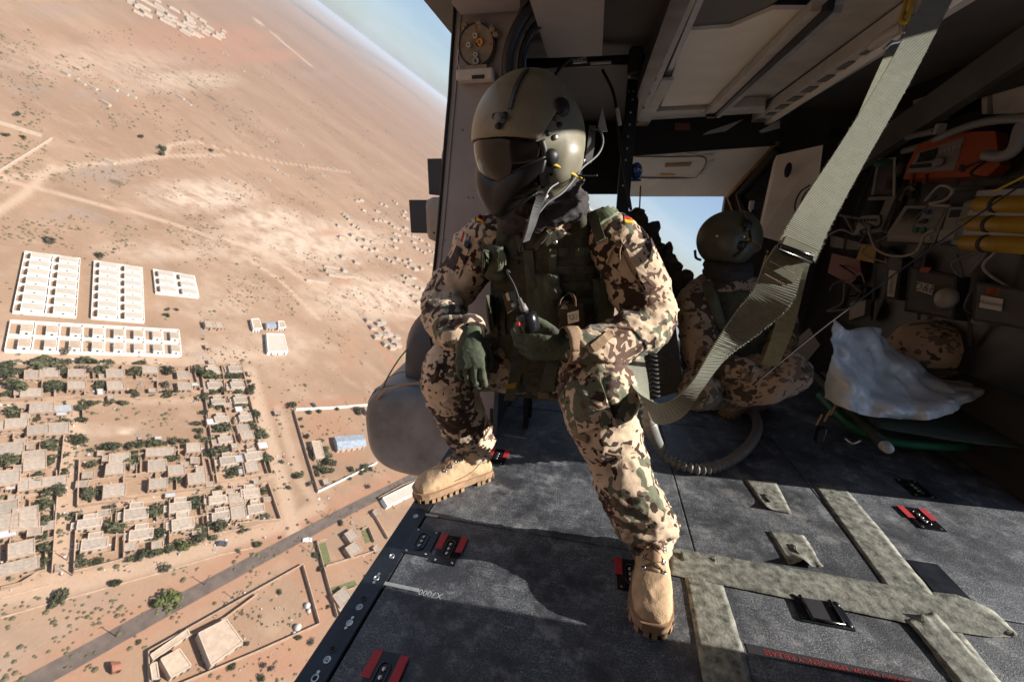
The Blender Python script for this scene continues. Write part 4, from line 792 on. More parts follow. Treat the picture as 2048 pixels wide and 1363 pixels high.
# --- tie-down fittings
def tiedown(c, red=True, sx=1.0, rz=0.0, plain=False):
    c = np.array(c, float); cs, sn = math.cos(rz), math.sin(rz)
    R = np.array([[cs, -sn, 0], [sn, cs, 0], [0, 0, 1]]); P = lambda x, y, z: c + R @ np.array([x, y, z])
    w_, l_ = (.088, .105) if plain else (.078, .112)
    pl = hp('tie_down_fitting', MB().bbox(P(0, 0, .0015), (w_, l_, .005), .0016, R), 'black_gloss')
    ring = []; r = .0135
    for k in range(28):
        t = 2 * math.pi * k / 28; ring.append(P(math.cos(t) * r * (1.25 if plain else 1), math.sin(t) * r + math.copysign(.020, math.sin(t)), .005))
    hp('slot_rim', MB().tube(ring + [ring[0]], .0022, 6, cap=False), 'black_gloss', pl, True)
    hp('slot', MB().bbox(P(0, 0, .0032), (.014, .050, .003), .001, R), 'ink', pl)
    for yy in (-.018, 0, .018): hp('stud', MB().lathe(P(0, yy, .004), (0, 0, 1), [(0, .0055), (.003, .005), (.0035, .002)], 10), 'bare_metal', pl, True)
    for x in (-1, 1):
        for y in (-1, 1): hp('screw', MB().lathe(P(x * (w_ / 2 - .012), y * (l_ / 2 - .009), .004), (0, 0, 1), [(0, .0038), (.0012, .0034)], 8), 'bare_metal', pl)
    if red:
        for x in (-1, 1): hp('red_mark', MB().bbox(P(x * .0335, .024, .0046), (.022, .062, .0018), .0006, R), 'red_mark', pl)
tiedown((-.396, .935, 0)); tiedown((-.416, .556, 0)); tiedown((-.372, 1.462, 0)); tiedown((1.172, 1.432, 0)); tiedown((.155, .965, 0)); tiedown((1.27, 1.62, 0), False)
tiedown((-.492, .945, 0), False, plain=True)
# --- reflective strips and floor print
for (a, b) in (((482, 781), (698, 826)), ((722, 376), (814, 391))):
    p, q = on_z(*z6(*a)), on_z(*z6(*b)); hp('reflective_strip', MB().ribbon([p + [0, 0, .0015], q + [0, 0, .0015]], (0, 1, 0), .011, .002), 'dull_strip', fl)
hp('reflective_strip', MB().ribbon([on_z(1007, 869, .0015), on_z(1052, 876, .0015)], (0, 1, 0), .011, .002), 'dull_strip', fl)
hp('stencil', text_mb('X7000', .026, on_z(861, 1187), (-1, 0, 0), (0, -1, 0)), 'white_letter', fl)
hp('decal', MB().bbox((.62, .812, .0006), (.40, .026, .0014), .0004), 'ink', fl)
hp('warning_text', text_mb('CARGO HOOK EMERGENCY RELEASE', .0185, (.612, .812, .0014), (-1, 0, 0), (0, -1, 0)), 'red_letter', fl)
# --- cloth tape laid over the floor seams
def tape(pts_l, pts_r, n, z=.0022, curl=None, name='tape_strip'):
    L = catmull([on_z(*p) for p in pts_l], n); Rr = catmull([on_z(*p) for p in pts_r], n); P = []
    for i, (a, b) in enumerate(zip(L, Rr)):
        row = []
        for j in range(9):
            t = j / 8; p = a * (1 - t) + b * t; s = i / (len(L) - 1)
            zz = z + .0010 * (noise.noise(Vector((p[0] * 40, p[1] * 40, z * 999))) + .5) * (1 if 0 < j < 8 else .6) + (.0018 * math.exp(-((t - .5) / .05) ** 2) if name == 'tape_strip' else 0)
            if j in (0, 8): p = p + .0022 * np.array([noise.noise(Vector((p[1] * 90, 7, z * 500))), noise.noise(Vector((p[0] * 90, 3, 1))), 0])
            if curl:
                for (cs, ct, rad, hgt) in curl:
                    d = math.hypot((s - cs), (t - ct)); zz += hgt * max(0, 1 - d / rad) ** 1.6
            row.append(p + [0, 0, zz])
        P.append(row)
    hp(name, MB().grid(P, .0012, (0, 0, 1)), 'tape_cloth', None, True)
tape([(1360, 1108), (1376, 1190), (1395, 1302), (1412, 1400)], [(1430, 1119), (1452, 1190), (1487, 1302), (1512, 1400)], 8, .0024, [(0, 0, .14, .012), (0, 1, .08, .008)])
tape([(1333, 1094), (1520, 1127), (1771, 1170), (1954, 1207), (2041, 1276)], [(1329, 1148), (1520, 1187), (1720, 1228), (1855, 1256), (1979, 1276)], 10, .0036, [(1, .1, .07, .016), (.68, .0, .08, .008)])
tape([(1623, 966), (1700, 1075), (1790, 1200), (1903, 1360), (1950, 1425)], [(1687, 973), (1778, 1080), (1888, 1222), (1998, 1360), (2050, 1425)], 8, .0012, [(.42, 1, .06, .008)])
tape([(1811, 1243), (1860, 1300), (1915, 1365), (1980, 1440)], [(1868, 1226), (1935, 1300), (1998, 1365), (2065, 1440)], 8, .0050, [(0, .5, .16, .010)])
tape([(1487, 957), (1510, 990), (1530, 1018)], [(1550, 963), (1566, 992), (1583, 1028)], 8, .0022, [(1, 0, .35, .012)], 'tape_patch')
tape([(1536, 1063), (1557, 1096), (1577, 1130)], [(1607, 1071), (1626, 1100), (1645, 1140)], 8, .0022, [(1, .4, .42, .030), (1, 1, .3, .012)], 'tape_patch')
for p in ((1535, 995), (1592, 1098)):
    c = on_z(*p, .006); hp('pressed_slot', MB().tube([c + [-.004, .022, 0], c + [.003, .008, .002], c + [-.003, -.006, .001], c + [.003, -.022, 0]], .0026, 6), 'tape_cloth', fl, True)
# --- recessed latch handle in the floor
lc = on_z(1640, 1222, 0); lt = hp('floor_latch', MB().bbox(lc + [0, 0, .002], (.125, .085, .006), .002), 'edge_metal')
hp('recess', MB().bbox(lc + [0, 0, .0045], (.06, .062, .004), .001), 'ink', lt)
hp('handle', MB().tube([lc + [-.036, .034, .008], lc + [-.036, -.036, .009], lc + [.036, -.036, .009], lc + [.036, .034, .008]], .0045, 8), 'black_gloss', lt, True)
for sx in (-1, 1):
    for sy in (-1, 1): hp('bolt', MB().lathe(lc + [sx * .052, sy * .03, .004], (0, 0, 1), [(0, .008), (.002, .0075), (.0035, .004)], 12), 'edge_metal', lt, True)
# --- hatch outline near the right edge of the floor
hc = on_z(1880, 1165, 0); hp('inspection_cover', MB().bbox(hc + [0, 0, .001], (.085, .15, .004), .002), 'edge_metal')
# --- door post
Yp = 1.60
lft = [(-.548, 1.76), (-.556, 1.70), (-.578, 1.52), (-.588, 1.43), (-.605, 1.314), (-.660, .92), (-.716, .558), (-.704, .40), (-.655, .12), (-.615, -.02)]
rgt = [(-.427, -.02), (-.405, .5), (-.36, 1.0), (-.315, 1.5), (-.30, 1.76)]
post = hp('door_post', MB().prism([(x, Yp, z) for x, z in lft + rgt], (0, .06, 0)), 'post_grey')
hp('edge_trim', MB().tube(catmull([(x - .002, Yp - .004, z) for x, z in lft], 6), .006, 8), 'black_paint', post, True)
hp('edge_trim', MB().tube(catmull([(x + .022, Yp - .003, z) for x, z in lft], 6), .0022, 6), 'post_grey', post, True)
seam = [on_y(968, 329, Yp), on_y(952, 429, Yp), on_y(944, 560, Yp), on_y(955, 700, Yp), on_y(966, 790, Yp), on_y(975, 870, Yp)]
hp('inner_panel', MB().prism([on_y(978, 262, Yp)] + seam + [np.array((x, Yp, z)) for x, z in [(-.43, -.02), (-.408, .5), (-.363, 1.0), (-.34, 1.22)]], (0, -.012, 0)), 'post_grey', post)
for (x, y) in [(937, 395), (946, 395), (890, 480), (925, 260), (915, 600), (872, 520), (965, 160), (1000, 805), (998, 832), (996, 850)]: hp('rivet', MB().lathe(on_y(x, y, Yp - .001), (0, -1, 0), [(0, .003), (.001, .0025)], 8), 'black_paint', post)
hp('slot', MB().bbox(on_y(983, 838, Yp - .014), (.014, .006, .11), .002), 'ink', post)
# gauge on the post
gc = on_y(956, 95, Yp - .002)
ga = hp('pressure_gauge', MB().lathe(gc, (0, -1, 0), [(0, .066), (.018, .066), (.022, .063), (.020, .060), (.018, .0)], 36), 'gauge_face')
hp('rim', MB().tube([gc + [math.cos(t) * .0635, -.022, math.sin(t) * .0635] for t in np.linspace(0, 2 * math.pi, 37)], .0025, 6, cap=False), 'black_paint', ga, True)
for (dx, dz, r, mm) in [(-.002, .026, .0085, 'rail_grey'), (-.026, .0, .008, 'rail_grey'), (-.001, -.031, .0075, 'rail_grey'), (.0, -.05, .012, 'dull_strip'), (.015, .006, .011, 'amber'), (.004, .0, .004, 'ink')]:
    q = gc + [dx, -.020, dz]; hp('port', MB().lathe(q, (0, -1, 0), [(0, r), (.010, r), (.010, r * .55), (.003, r * .5)], 14), mm, ga, True)
for a in (90, 0, 180): hp('red_tick', MB().bbox(gc + [math.cos(math.radians(a)) * .052, -.0205, math.sin(math.radians(a)) * .052], (.012 if a != 90 else .003, .002, .003 if a != 90 else .012), .0008), 'red_mark', ga)
hp('bracket', MB().bbox(on_y(952, 152, Yp - .03), (.135, .05, .034), .006), 'rail_grey', post); hp('bracket', MB().bbox(on_y(950, 139, Yp - .03), (.10, .045, .016), .004), 'gauge_face', post)
hp('latch_slot', MB().bbox(on_y(956, 154, Yp - .057), (.045, .004, .012), .0015), 'ink', post)
for (pts) in [[(925, 45), (928, 58), (936, 66)], [(985, 50), (978, 60), (992, 72), (1000, 70)], [(920, 90), (915, 120), (922, 150)], [(960, 55), (958, 48), (966, 44)]]: hp('lock_wire', MB().tube(catmull([on_y(x, y, Yp - .02) for x, y in pts], 5), .0025, 6), 'rail_grey', ga, True)
for (x, y) in [(992, 70), (930, 50), (985, 60), (958, 46)]: hp('fitting', MB().bbox(on_y(x, y, Yp - .02), (.022, .02, .016), .005), 'gauge_face', ga)
# curved door seals right of the post top
for k, (pts, r) in enumerate([([(1075, 5), (1050, 30), (1028, 70), (1016, 110), (1014, 150), (1018, 200)], .020), ([(1090, 40), (1065, 62), (1048, 95), (1042, 130), (1042, 180)], .015)]):
    hp('door_seal', MB().tube(catmull([on_y(x, y, Yp - .02 + .03 * k) for x, y in pts], 8), r, 12), 'edge_metal' if k else 'dark_fairing', post, True)
lw = hp('left_wall', MB().box((-.46, 1.80, .885), (.05, .28, 1.85)), 'shell_dark')
for (y0, y1, z0, z1) in ((1.94, 3.26, -.04, .84), (1.94, 2.40, .84, 1.36), (1.94, 3.26, 1.36, 1.81), (3.26, 3.48, -.04, 1.81)): hp('wall_section', MB().box((-.46, (y0 + y1) / 2, (z0 + z1) / 2), (.05, y1 - y0, z1 - z0)), 'shell_dark', lw)
for (a, b) in (((2.42, .86), (3.24, .86)), ((3.24, .86), (3.24, 1.34)), ((3.24, 1.34), (2.42, 1.34)), ((2.42, 1.34), (2.42, .86))): hp('added_opening_frame', MB().tube([(-.46, a[0], a[1]), (-.46, b[0], b[1])], .018, 8), 'black_paint', lw)  # hidden opening added behind the crewman to bring light onto the ceiling
# --- sponson, fairing, flare dispensers on the outside
sp = MB(); secs = []
for (y, s, dz) in [(1.700, .30, -.01), (1.705, .62, -.006), (1.72, .82, 0), (1.75, .93, 0), (1.80, .985, 0), (1.90, 1.02, 0), (2.2, 1.06, .01), (2.8, 1.02, .03), (3.4, .7, .06)]:
    secs.append(((-.845, y, -.135 + dz), (1, 0, 0), .375 * s, (0, 0, 1), .275 * s))
sp.loft(secs, 48, 3.2); spn = hp('sponson', sp, 'sponson_grey', None, True)
for (yy, s, dz) in ((1.80, .987, 0), (1.97, 1.034, .002)):
    hp('panel_line', MB().tube([(-.845 + .375 * s * math.copysign(abs(math.cos(t)) ** .625, math.cos(t)), yy, -.135 + dz + .275 * s * math.copysign(abs(math.sin(t)) ** .625, math.sin(t))) for t in np.linspace(0, 2 * math.pi, 97)], .0016, 5, cap=False), 'black_paint', spn)
for t in np.linspace(2.2, 4.6, 16):
    hp('rivet', MB().ell((-.845 + .375 * 1.0 * math.copysign(abs(math.cos(t)) ** .625, math.cos(t)), 1.84, -.135 + .275 * math.copysign(abs(math.sin(t)) ** .625, math.sin(t))), (.004, .004, .004), None, 8, 6), 'black_paint', spn)
fa = MB(); fa.loft([((-.76, y, .14 + dz), (1, 0, 0), .30 * s, (0, 0, 1), .36 * s) for (y, s, dz) in [(1.86, .55, -.05), (1.90, .85, 0), (2.0, 1.0, .03), (2.4, 1.15, .05), (3.2, 1.1, .08)]], 40, 2.4); hp('fairing', fa, 'dark_fairing', spn, True)
hp('seal', MB().tube(catmull([on_y(x, y, yy) for x, y, yy in [(750, 812, 1.74), (757, 795, 1.735), (775, 778, 1.73), (815, 768, 1.73), (870, 764, 1.735), (930, 766, 1.75)]], 8), .0055, 8), 'seal_tan', spn, True)
hp('seal', MB().tube(catmull([on_y(x, y, yy) for x, y, yy in [(757, 795, 1.735), (775, 755, 1.86), (800, 715, 1.9), (835, 676, 1.93), (868, 650, 1.95)]], 8), .0045, 8), 'seal_tan', spn, True)
nl = hp('navigation_light', MB().ell(on_y(765, 783, 1.95), (.05, .06, .034)), 'dark_fairing', spn, True)
hp('lens', MB().ell(on_y(752, 788, 1.93), (.022, .03, .024)), 'teal_lens', spn, True)
for (x, y) in [(770, 912), (790, 925), (840, 938), (880, 944), (815, 868)]: hp('chip', MB().ell(on_y(x, y, 1.715), (.012, .004, .006)), 'black_paint', spn, True)
hs = hp('hull_side', MB().prism([(-.60, 1.66, -.02), (-.71, 1.66, .40), (-.722, 1.66, .56), (-.612, 1.66, 1.32), (-.56, 1.66, 1.74), (-.50, 1.66, 1.74), (-.49, 1.66, -.02)], (0, .28, 0)), 'sponson_grey')
hp('hull_panel', MB().prism([(-.60, 1.942, -.02), (-.71, 1.942, .40), (-.712, 1.942, .43), (-.49, 1.942, .43), (-.49, 1.942, -.02)], (0, 1.4, 0)), 'sponson_grey', hs)
hp('hull_panel', MB().prism([(-.610, 1.942, 1.37), (-.56, 1.942, 1.74), (-.50, 1.942, 1.74), (-.50, 1.942, 1.37)], (0, 1.4, 0)), 'sponson_grey', hs)
for (hx0, hx1, hz0, hz1, fx0, fx1, fz0, fz1, y) in [(-.975, -.62, .86, 1.10, -1.07, -.955, .905, 1.085, 2.16), (-.885, -.60, 1.10, 1.36, -.965, -.870, 1.115, 1.30, 2.20)]:
    fd = hp('flare_dispenser', MB().bbox(((hx0 + hx1) / 2, y + .17, (hz0 + hz1) / 2), (hx1 - hx0, .34, hz1 - hz0), .045), 'beige_paint', None, True)
    hp('magazine', MB().bbox(((fx0 + fx1) / 2, y + .14, (fz0 + fz1) / 2), (fx1 - fx0, .22, fz1 - fz0), .004), 'dark_fairing', fd)
    for k in range(3): hp('bolt', MB().lathe((hx0 + .06 + .07 * k, y - .001, hz0 + .05 + .02 * k), (0, -1, 0), [(0, .006), (.003, .005)], 8), 'black_paint', fd)
# --- outer shell that keeps daylight out: roof, far side wall with its open doorway, ends
hp('roof', MB().box((.46, 1.4, 1.83), (2.42, 4.6, .04)), 'shell_dark')
sw = hp('far_side_wall', MB().box((1.645, 2.61, .865), (.05, 2.1, 1.89)), 'shell_dark')
hp('door_header', MB().box((1.645, -.12, 1.796), (.05, 1.16, .026)), 'shell_dark', sw)
hp('front_bulkhead', MB().box((.5, -.75, .85), (2.4, .05, 1.86)), 'post_grey'); hp('ceiling_lining', MB().box((.3, .3, 1.755), (1.7, 2.0, .03)), 'ceiling_grey'); hp('wall_panel', MB().box((1.645, -.12, .85), (.05, 1.16, 1.86)), 'ceiling_grey', sw)
bk = hp('rear_bulkhead', MB().box((1.28, 3.50, .85), (.76, .05, 1.86)), 'ceiling_grey')
hp('bulkhead_panel', MB().box((-.50, 3.50, .85), (.2, .05, 1.86)), 'shell_dark', bk); hp('bulkhead_header', MB().box((.245, 3.50, 1.49), (1.29, .05, .62)), 'shell_dark', bk)
hp('ramp', MB().prism([(-.45, 3.53, -.02), (1.3, 3.53, -.02), (1.3, 5.4, -.25), (-.45, 5.4, -.25)], (0, 0, -.05)), 'rail_grey')
# --- ceiling
def ceil_panel(name, pts, z, m, th=.012, parent=None): return hp(name, MB().prism([on_z(x, y, z) for x, y in pts], (0, 0, th)), m, parent)
cl = hp('ceiling', MB().box((.5, 2.2, 1.72), (2.3, 2.6, .03)), 'ceiling_grey')
ceil_panel('ceiling_panel', [(1375, 62), (1460, 56), (1545, 20), (1625, 20), (1424, 210), (1322, 213)], 1.60, 'cream_panel', parent=cl)
ceil_panel('ceiling_panel', [(1668, -30), (1850, -30), (1530, 205), (1445, 208)], 1.625, 'rail_grey', parent=cl)
ceil_panel('ceiling_panel', [(1415, -60), (1640, -60), (1540, 12), (1458, 48), (1378, 54)], 1.61, 'ceiling_grey', parent=cl)
ceil_panel('ceiling_panel', [(1040, -60), (1212, -60), (1204, 112), (1096, 116)], 1.62, 'post_grey', parent=cl)
ceil_panel('ceiling_panel', [(890, -80), (1036, -80), (1040, 14), (1036, 22), (922, 30), (904, 8)], 1.66, 'post_grey', parent=cl)
ceil_panel('cross_beam', [(1300, 224), (1530, 212), (1530, 226), (1302, 240)], 1.58, 'rail_grey', .05, cl)
def rail(name, a, b, z, wdt, hgt, m, parent=cl): 
    p, q = on_z(*a, z), on_z(*b, z); return hp(name, MB().ribbon([p, q], (1, 0, 0), wdt, hgt), m, parent)
r1 = rail('seat_rail', (1400, -60), (1272, 258), 1.585, .034, .03, 'rail_grey'); rail('seat_rail', (1424, -60), (1287, 262), 1.605, .02, .02, 'dull_strip'); rail('seat_rail', (1375, -60), (1258, 250), 1.565, .05, .07, 'black_paint')
rail('cargo_rail', (1335, 158), (1286, 255), 1.575, .05, .012, 'rail_grey')
for k in range(9):
    t = k / 8; p = on_z(1366 - 92 * t, 18 + 226 * t, 1.568); hp('fastener', MB().bbox(p, (.016, .03, .006), .002), 'ink', cl)
rail('channel_or_shade_strip', (1640, 10), (1416, 226), 1.575, .045, .03, 'rail_grey'); rail('channel_or_shade_strip', (1662, 10), (1430, 230), 1.560, .018, .025, 'black_paint'); rail('channel_or_shade_strip', (1676, 18), (1436, 232), 1.575, .024, .02, 'dull_strip')  # black strip beside the grey rail stands in for its shadow line
hp('channel_end', MB().bbox(on_z(1423, 229, 1.56), (.06, .04, .04), .012), 'black_gloss', cl)
cp, cq = on_z(1830, 44, 1.575), on_z(1524, 236, 1.575); cd_ = unit(cq - cp)
gr = rail('conduit', (1940, -40), (1524, 236), 1.59, .115, .05, 'rail_grey'); rail('conduit_lip', (1950, -30), (1535, 246), 1.562, .03, .02, 'cream_panel')
for k in range(9):
    p = cp + (cq - cp) * (k / 8.2 + .02) + [-.008, 0, -.012]; hp('conduit_slot', MB().bbox(p, (.045, .085 if k < 7 else .06, .006), .003), 'ceiling_grey', cl)
lm = hp('lamp_unit', MB().bbox(at(1593, 42, 1.62), (.17, .12, .075), .012), 'rail_grey')
hp('lens', MB().bbox(at(1605, 52, 1.54), (.06, .006, .03), .004), 'ink', lm); hp('lens', MB().bbox(at(1572, 34, 1.545), (.075, .008, .05), .006), 'ceiling_grey', lm)
hp('header', MB().prism([on_y(1262, 236, 3.0), on_y(1560, 222, 3.0), on_y(1556, 290, 3.0), on_y(1262, 312, 3.0)], (0, .03, 0)), 'shell_dark', cl)
for (q, mm, y) in [([(1418, 262), (1488, 238), (1452, 262), (1405, 270)], 'rail_grey', 2.98), ([(1518, 262), (1560, 240), (1560, 256), (1524, 266)], 'rail_grey', 2.98), ([(1350, 246), (1380, 246), (1380, 260), (1350, 260)], 'rusty_red', 2.985)]: hp('header_plate', MB().prism([on_y(x, yy, y) for x, yy in q], (0, .01, 0)), mm, cl)
# upper ramp door with painted exit outline
A_, B2_, C_, D_ = on_y(1258, 308, 3.02), on_y(1552, 284, 3.02), on_y(1454, 393, 3.42), on_y(1250, 393, 3.42)
ud = hp('ramp_door', MB().prism([A_, B2_, C_, D_], (0, .02, .015)), 'cream_panel'); nrm = unit(np.cross(B2_ - A_, D_ - A_)); nrm = nrm if np.dot(nrm, CAM - A_) > 0 else -nrm
def onr(x, y): return on_plane(x, y, A_ + nrm * .004, nrm)
hp('exit_outline', MB().tube(catmull([onr(*p) for p in [(1270, 313), (1340, 314), (1400, 313), (1412, 320), (1408, 335), (1396, 350), (1380, 356), (1300, 356), (1270, 355)]], 4), .0035, 6), 'ceiling_grey', ud, True)
for (x, y, v) in [(1302, 309, 0), (1340, 309, 0), (1382, 309, 0), (1418, 311, 0), (1420, 328, 1), (1406, 346, 1), (1376, 358, 0), (1340, 358, 0), (1304, 358, 0)]:
    a = onr(x - (9 if not v else 5), y + (0 if not v else 7)); b = onr(x + (9 if not v else 5), y - (0 if not v else 7)); hp('exit_mark', MB().ribbon([a, b], np.cross(nrm, b - a), .022, .002), 'white_paint', ud)
a, b = onr(1320, 351), onr(1350, 351); hp('exit_mark', MB().ribbon([a, b], np.cross(nrm, b - a), .02, .002), 'amber', ud)
a, b = onr(1330, 331), onr(1382, 329); hp('faded_placard', MB().ribbon([a, b], np.cross(nrm, b - a), .03, .002), 'seal_tan', ud)
hp('door_frame', MB().tube([on_y(1556, 284, 3.0), on_y(1456, 393, 3.40), on_y(1470, 430, 3.44)], .014, 8), 'seal_tan', ud, True)
# right-hand cream cupboard wall and its fittings
cw = hp('cupboard_panel', MB().prism([on_y(1556, 310, 2.92), on_y(1646, 290, 2.70), on_y(1620, 500, 2.70), on_y(1520, 470, 2.92)], (0, .05, 0)), 'cream_panel')
hp('vent_hole', MB().ell(on_y(1576, 340, 2.80), (.018, .02, .042)), 'ink', cw, True)
hp('corner_box', MB().bbox(on_y(1512, 412, 2.88), (.06, .05, .07), .008), 'black_paint', cw); hp('switch', MB().bbox(on_y(1503, 410, 2.80), (.025, .02, .05), .004), 'white_paint', cw)
hp('dark_strut', MB().tube([on_y(1556, 300, 2.95), on_y(1480, 390, 3.2), on_y(1500, 450, 3.0)], .03, 8), 'shell_dark', cw)
hp('loose_cable', MB().tube(catmull([on_y(*p, 2.5) for p in [(1620, 370), (1600, 385), (1590, 410), (1592, 440), (1580, 470)]], 6), .004, 6), 'ink', cw, True)
hp('loose_cable', MB().tube(catmull([on_y(*p, 2.48) for p in [(1625, 372), (1608, 390), (1598, 420)]], 6), .004, 6), 'ink', cw, True)
# wall plates high on the right
for q in ([(1826, 201), (1880, 184), (1890, 238), (1858, 250), (1826, 228)], [(1962, 156), (1976, 153), (1974, 228), (1964, 228)], [(1984, 152), (2080, 118), (2080, 226), (1986, 228)]):
    pl = hp('wall_plate', MB().prism([on_x(x, y, 1.56) for x, y in q], (.02, 0, 0)), 'rail_grey')
    c = np.mean([on_x(x, y, 1.55) for x, y in q[:2]], 0) + [0, 0, -.05]; hp('bolt', MB().lathe(c, (-1, 0, 0), [(0, .010), (.006, .008)], 8), 'ink', pl)
hp('wall_beam', MB().ribbon([on_x(1700, 330, 1.5), on_x(2100, 60, 1.5)], (0, 0, 1), .14, .05), 'ceiling_grey'); hp('wall_beam', MB().ribbon([on_x(1560, 300, 1.52), on_x(2100, 140, 1.52)], (0, 0, 1), .05, .03), 'shell_dark')
hp('grab_rail', MB().tube(catmull([on_z(1744, 92, 1.57), on_z(1790, 60, 1.55), on_z(1900, 10, 1.56)], 5), .014, 8), 'rail_grey', None, True)
# perforated bar and cross tube behind the crewman
pb = hp('perforated_bar', MB().ribbon([at(1268, 160, 1.9), at(1252, 330, 1.9), at(1238, 500, 1.95)], (1, 0.2, 0), .06, .008), 'black_paint')
for (x, y) in [(1258, 183), (1267, 183), (1276, 183), (1265, 199), (1261, 225), (1259, 249), (1256, 273), (1254, 297), (1251, 320), (1249, 345), (1246, 371)]: hp('rivet', MB().lathe(at(x, y, 1.885), -ray(x, y), [(0, .0055), (.003, .004)], 8), 'bare_metal', pb, True)
ct = hp('cross_tube', MB().tube([at(1052, 128, 1.75), at(1180, 124, 1.75), at(1288, 118, 1.75)], .020, 12), 'black_paint', None, True)
hp('clamp', MB().bbox(at(1270, 126, 1.75), (.06, .06, .11), .015), 'black_paint', ct)
lb = hp('label_plate', MB().prism([at(1145, 116, 1.715), at(1173, 113, 1.715), at(1174, 124, 1.715), at(1146, 127, 1.715)], (0, .01, 0)), 'white_paint', ct)
hp('label_text', text_mb('18 + 20', .018, at(1159.5, 120, 1.712), RC[:, 0], -RC[:, 1]), 'ink', ct); hp('steel_sleeve', MB().tube([at(1181, 127, 1.70), at(1222, 125, 1.70)], .006, 8), 'rail_grey', ct)
hp('wiring', MB().tube(catmull([at(x, y, 1.7) for x, y in [(1090, 190), (1110, 150), (1135, 122), (1165, 112)]], 6), .006, 6), 'black_paint', None, True)
wi = hp('wiring', MB().tube(catmull([at(x, y, 1.8) for x, y in [(1205, 140), (1228, 190), (1236, 260), (1248, 340), (1262, 420)]], 6), .007, 6), 'black_paint', None, True); hp('cable_tag', MB().tube([at(1234, 218, 1.79), at(1240, 250, 1.79)], .009, 8), 'rail_grey', wi)
hp('gusset', MB().prism([at(x, y, 1.9) for x, y in [(1196, 250), (1205, 215), (1215, 262), (1198, 262)]], (0, .02, 0)), 'rail_grey')
# ================================================================== GEAR IN THE CABIN
mat('webbing_olive', (.20, .20, .13), .85, var=.15, vscale=60, bump=.1, bscale=300)
def web_mat(name, c1, c2):
    m = bpy.data.materials.new(name); m.use_nodes = True; nt = m.node_tree; b = nt.nodes['Principled BSDF']; MATS[name] = m
    uv = _n(nt, 'ShaderNodeVertexColor'); uv.layer_name = 'along'; sp_ = _n(nt, 'ShaderNodeSeparateColor'); nt.links.new(uv.outputs[0], sp_.inputs[0])
    mu = _n(nt, 'ShaderNodeMath'); mu.operation = 'MULTIPLY'; mu.inputs[1].default_value = 1500.0; nt.links.new(sp_.outputs[0], mu.inputs[0])
    sn = _n(nt, 'ShaderNodeMath'); sn.operation = 'SINE'; nt.links.new(mu.outputs[0], sn.inputs[0])
    tc = _n(nt, 'ShaderNodeTexCoord'); no = _n(nt, 'ShaderNodeTexNoise'); no.inputs['Scale'].default_value = 45; no.inputs['Detail'].default_value = 6; nt.links.new(tc.outputs['Object'], no.inputs['Vector'])
    mx = _n(nt, 'ShaderNodeMix'); mx.data_type = 'RGBA'; mx.inputs['A'].default_value = c1 + (1,); mx.inputs['B'].default_value = c2 + (1,); nt.links.new(no.outputs[0], mx.inputs['Factor']); nt.links.new(mx.outputs['Result'], b.inputs['Base Color'])
    bp = _n(nt, 'ShaderNodeBump'); bp.inputs['Strength'].default_value = .9; bp.inputs['Distance'].default_value = .0012; nt.links.new(sn.outputs[0], bp.inputs['Height'])
    b2 = _n(nt, 'ShaderNodeBump'); b2.inputs['Strength'].default_value = .5; b2.inputs['Distance'].default_value = .001; n2 = _n(nt, 'ShaderNodeTexNoise'); n2.inputs['Scale'].default_value = 600; nt.links.new(tc.outputs['Object'], n2.inputs['Vector']); nt.links.new(n2.outputs[0], b2.inputs['Height']); nt.links.new(bp.outputs[0], b2.inputs['Normal'])
    nt.links.new(b2.outputs[0], b.inputs['Normal']); b.inputs['Roughness'].default_value = .85; b.inputs['Specular IOR Level'].default_value = .25; b.inputs['Sheen Weight'].default_value = .3
    return m
web_mat('webbing_rib', (.17, .178, .122), (.30, .31, .23))
def along(me, path):                                          # distance along the strap, for the weave
    d = np.concatenate([[0], np.cumsum(np.linalg.norm(np.diff(path, axis=0), axis=1))]); a = me.color_attributes.new('along', 'FLOAT_COLOR', 'POINT')
    v = np.repeat(d, 4); v = np.resize(v, len(me.vertices)); a.data.foreach_set('color', np.stack([v, v, v, np.ones_like(v)], -1).astype(np.float32).ravel())
# --- the long safety strap in front
strap = thing('safety_strap', 'long ribbed olive webbing strap slanting down to the seated crewman', 'strap', at(1330, 835, .95))
key = [((1905, -60), 1.00, 50), ((1802, 140), .94, 50), ((1708, 300), .84, 56), ((1630, 430), .75, 68), ((1592, 505), .72, 74)]
P = catmull([at(*p, d) for p, d, _ in key], 14); W = catmull([np.array([w_ * d / FPX, 0, 0]) for _, d, w_ in key], 14)[:, 0]
wd = catmull([RC[:, 0] * .86 + RC[:, 1] * .5 - RC[:, 2] * .15] * 2 + [RC[:, 0] * .84 + RC[:, 1] * .54 - RC[:, 2] * .2] * 2 + [RC[:, 0] * .82 + RC[:, 1] * .58 - RC[:, 2] * .25], 14)
me = MB().ribbon(P, wd, W, .0032).mesh('upper_webbing', BASE[strap.name], fix=False); along(me, P); part(strap, 'upper_webbing', me, MATS['webbing_rib'])
PU, WU, wdU = P, W, wd
key2 = [((1570, 520), .735, 74, (.84, .54, -.1)), ((1545, 590), .74, 74, (.86, .5, -.1)), ((1500, 640), .76, 66, (.8, .6, .1)), ((1440, 705), .80, 52, (.5, .6, .6)), ((1390, 775), .86, 36, (.3, .7, .7)), ((1350, 818), .92, 40, (.25, .85, .5)), ((1312, 826), .99, 44, (.1, .95, .3)), ((1288, 800), 1.07, 46, (.6, .7, .2)), ((1272, 745), 1.15, 46, (.95, .2, .1)), ((1262, 690), 1.22, 44, (1, .1, .1))]
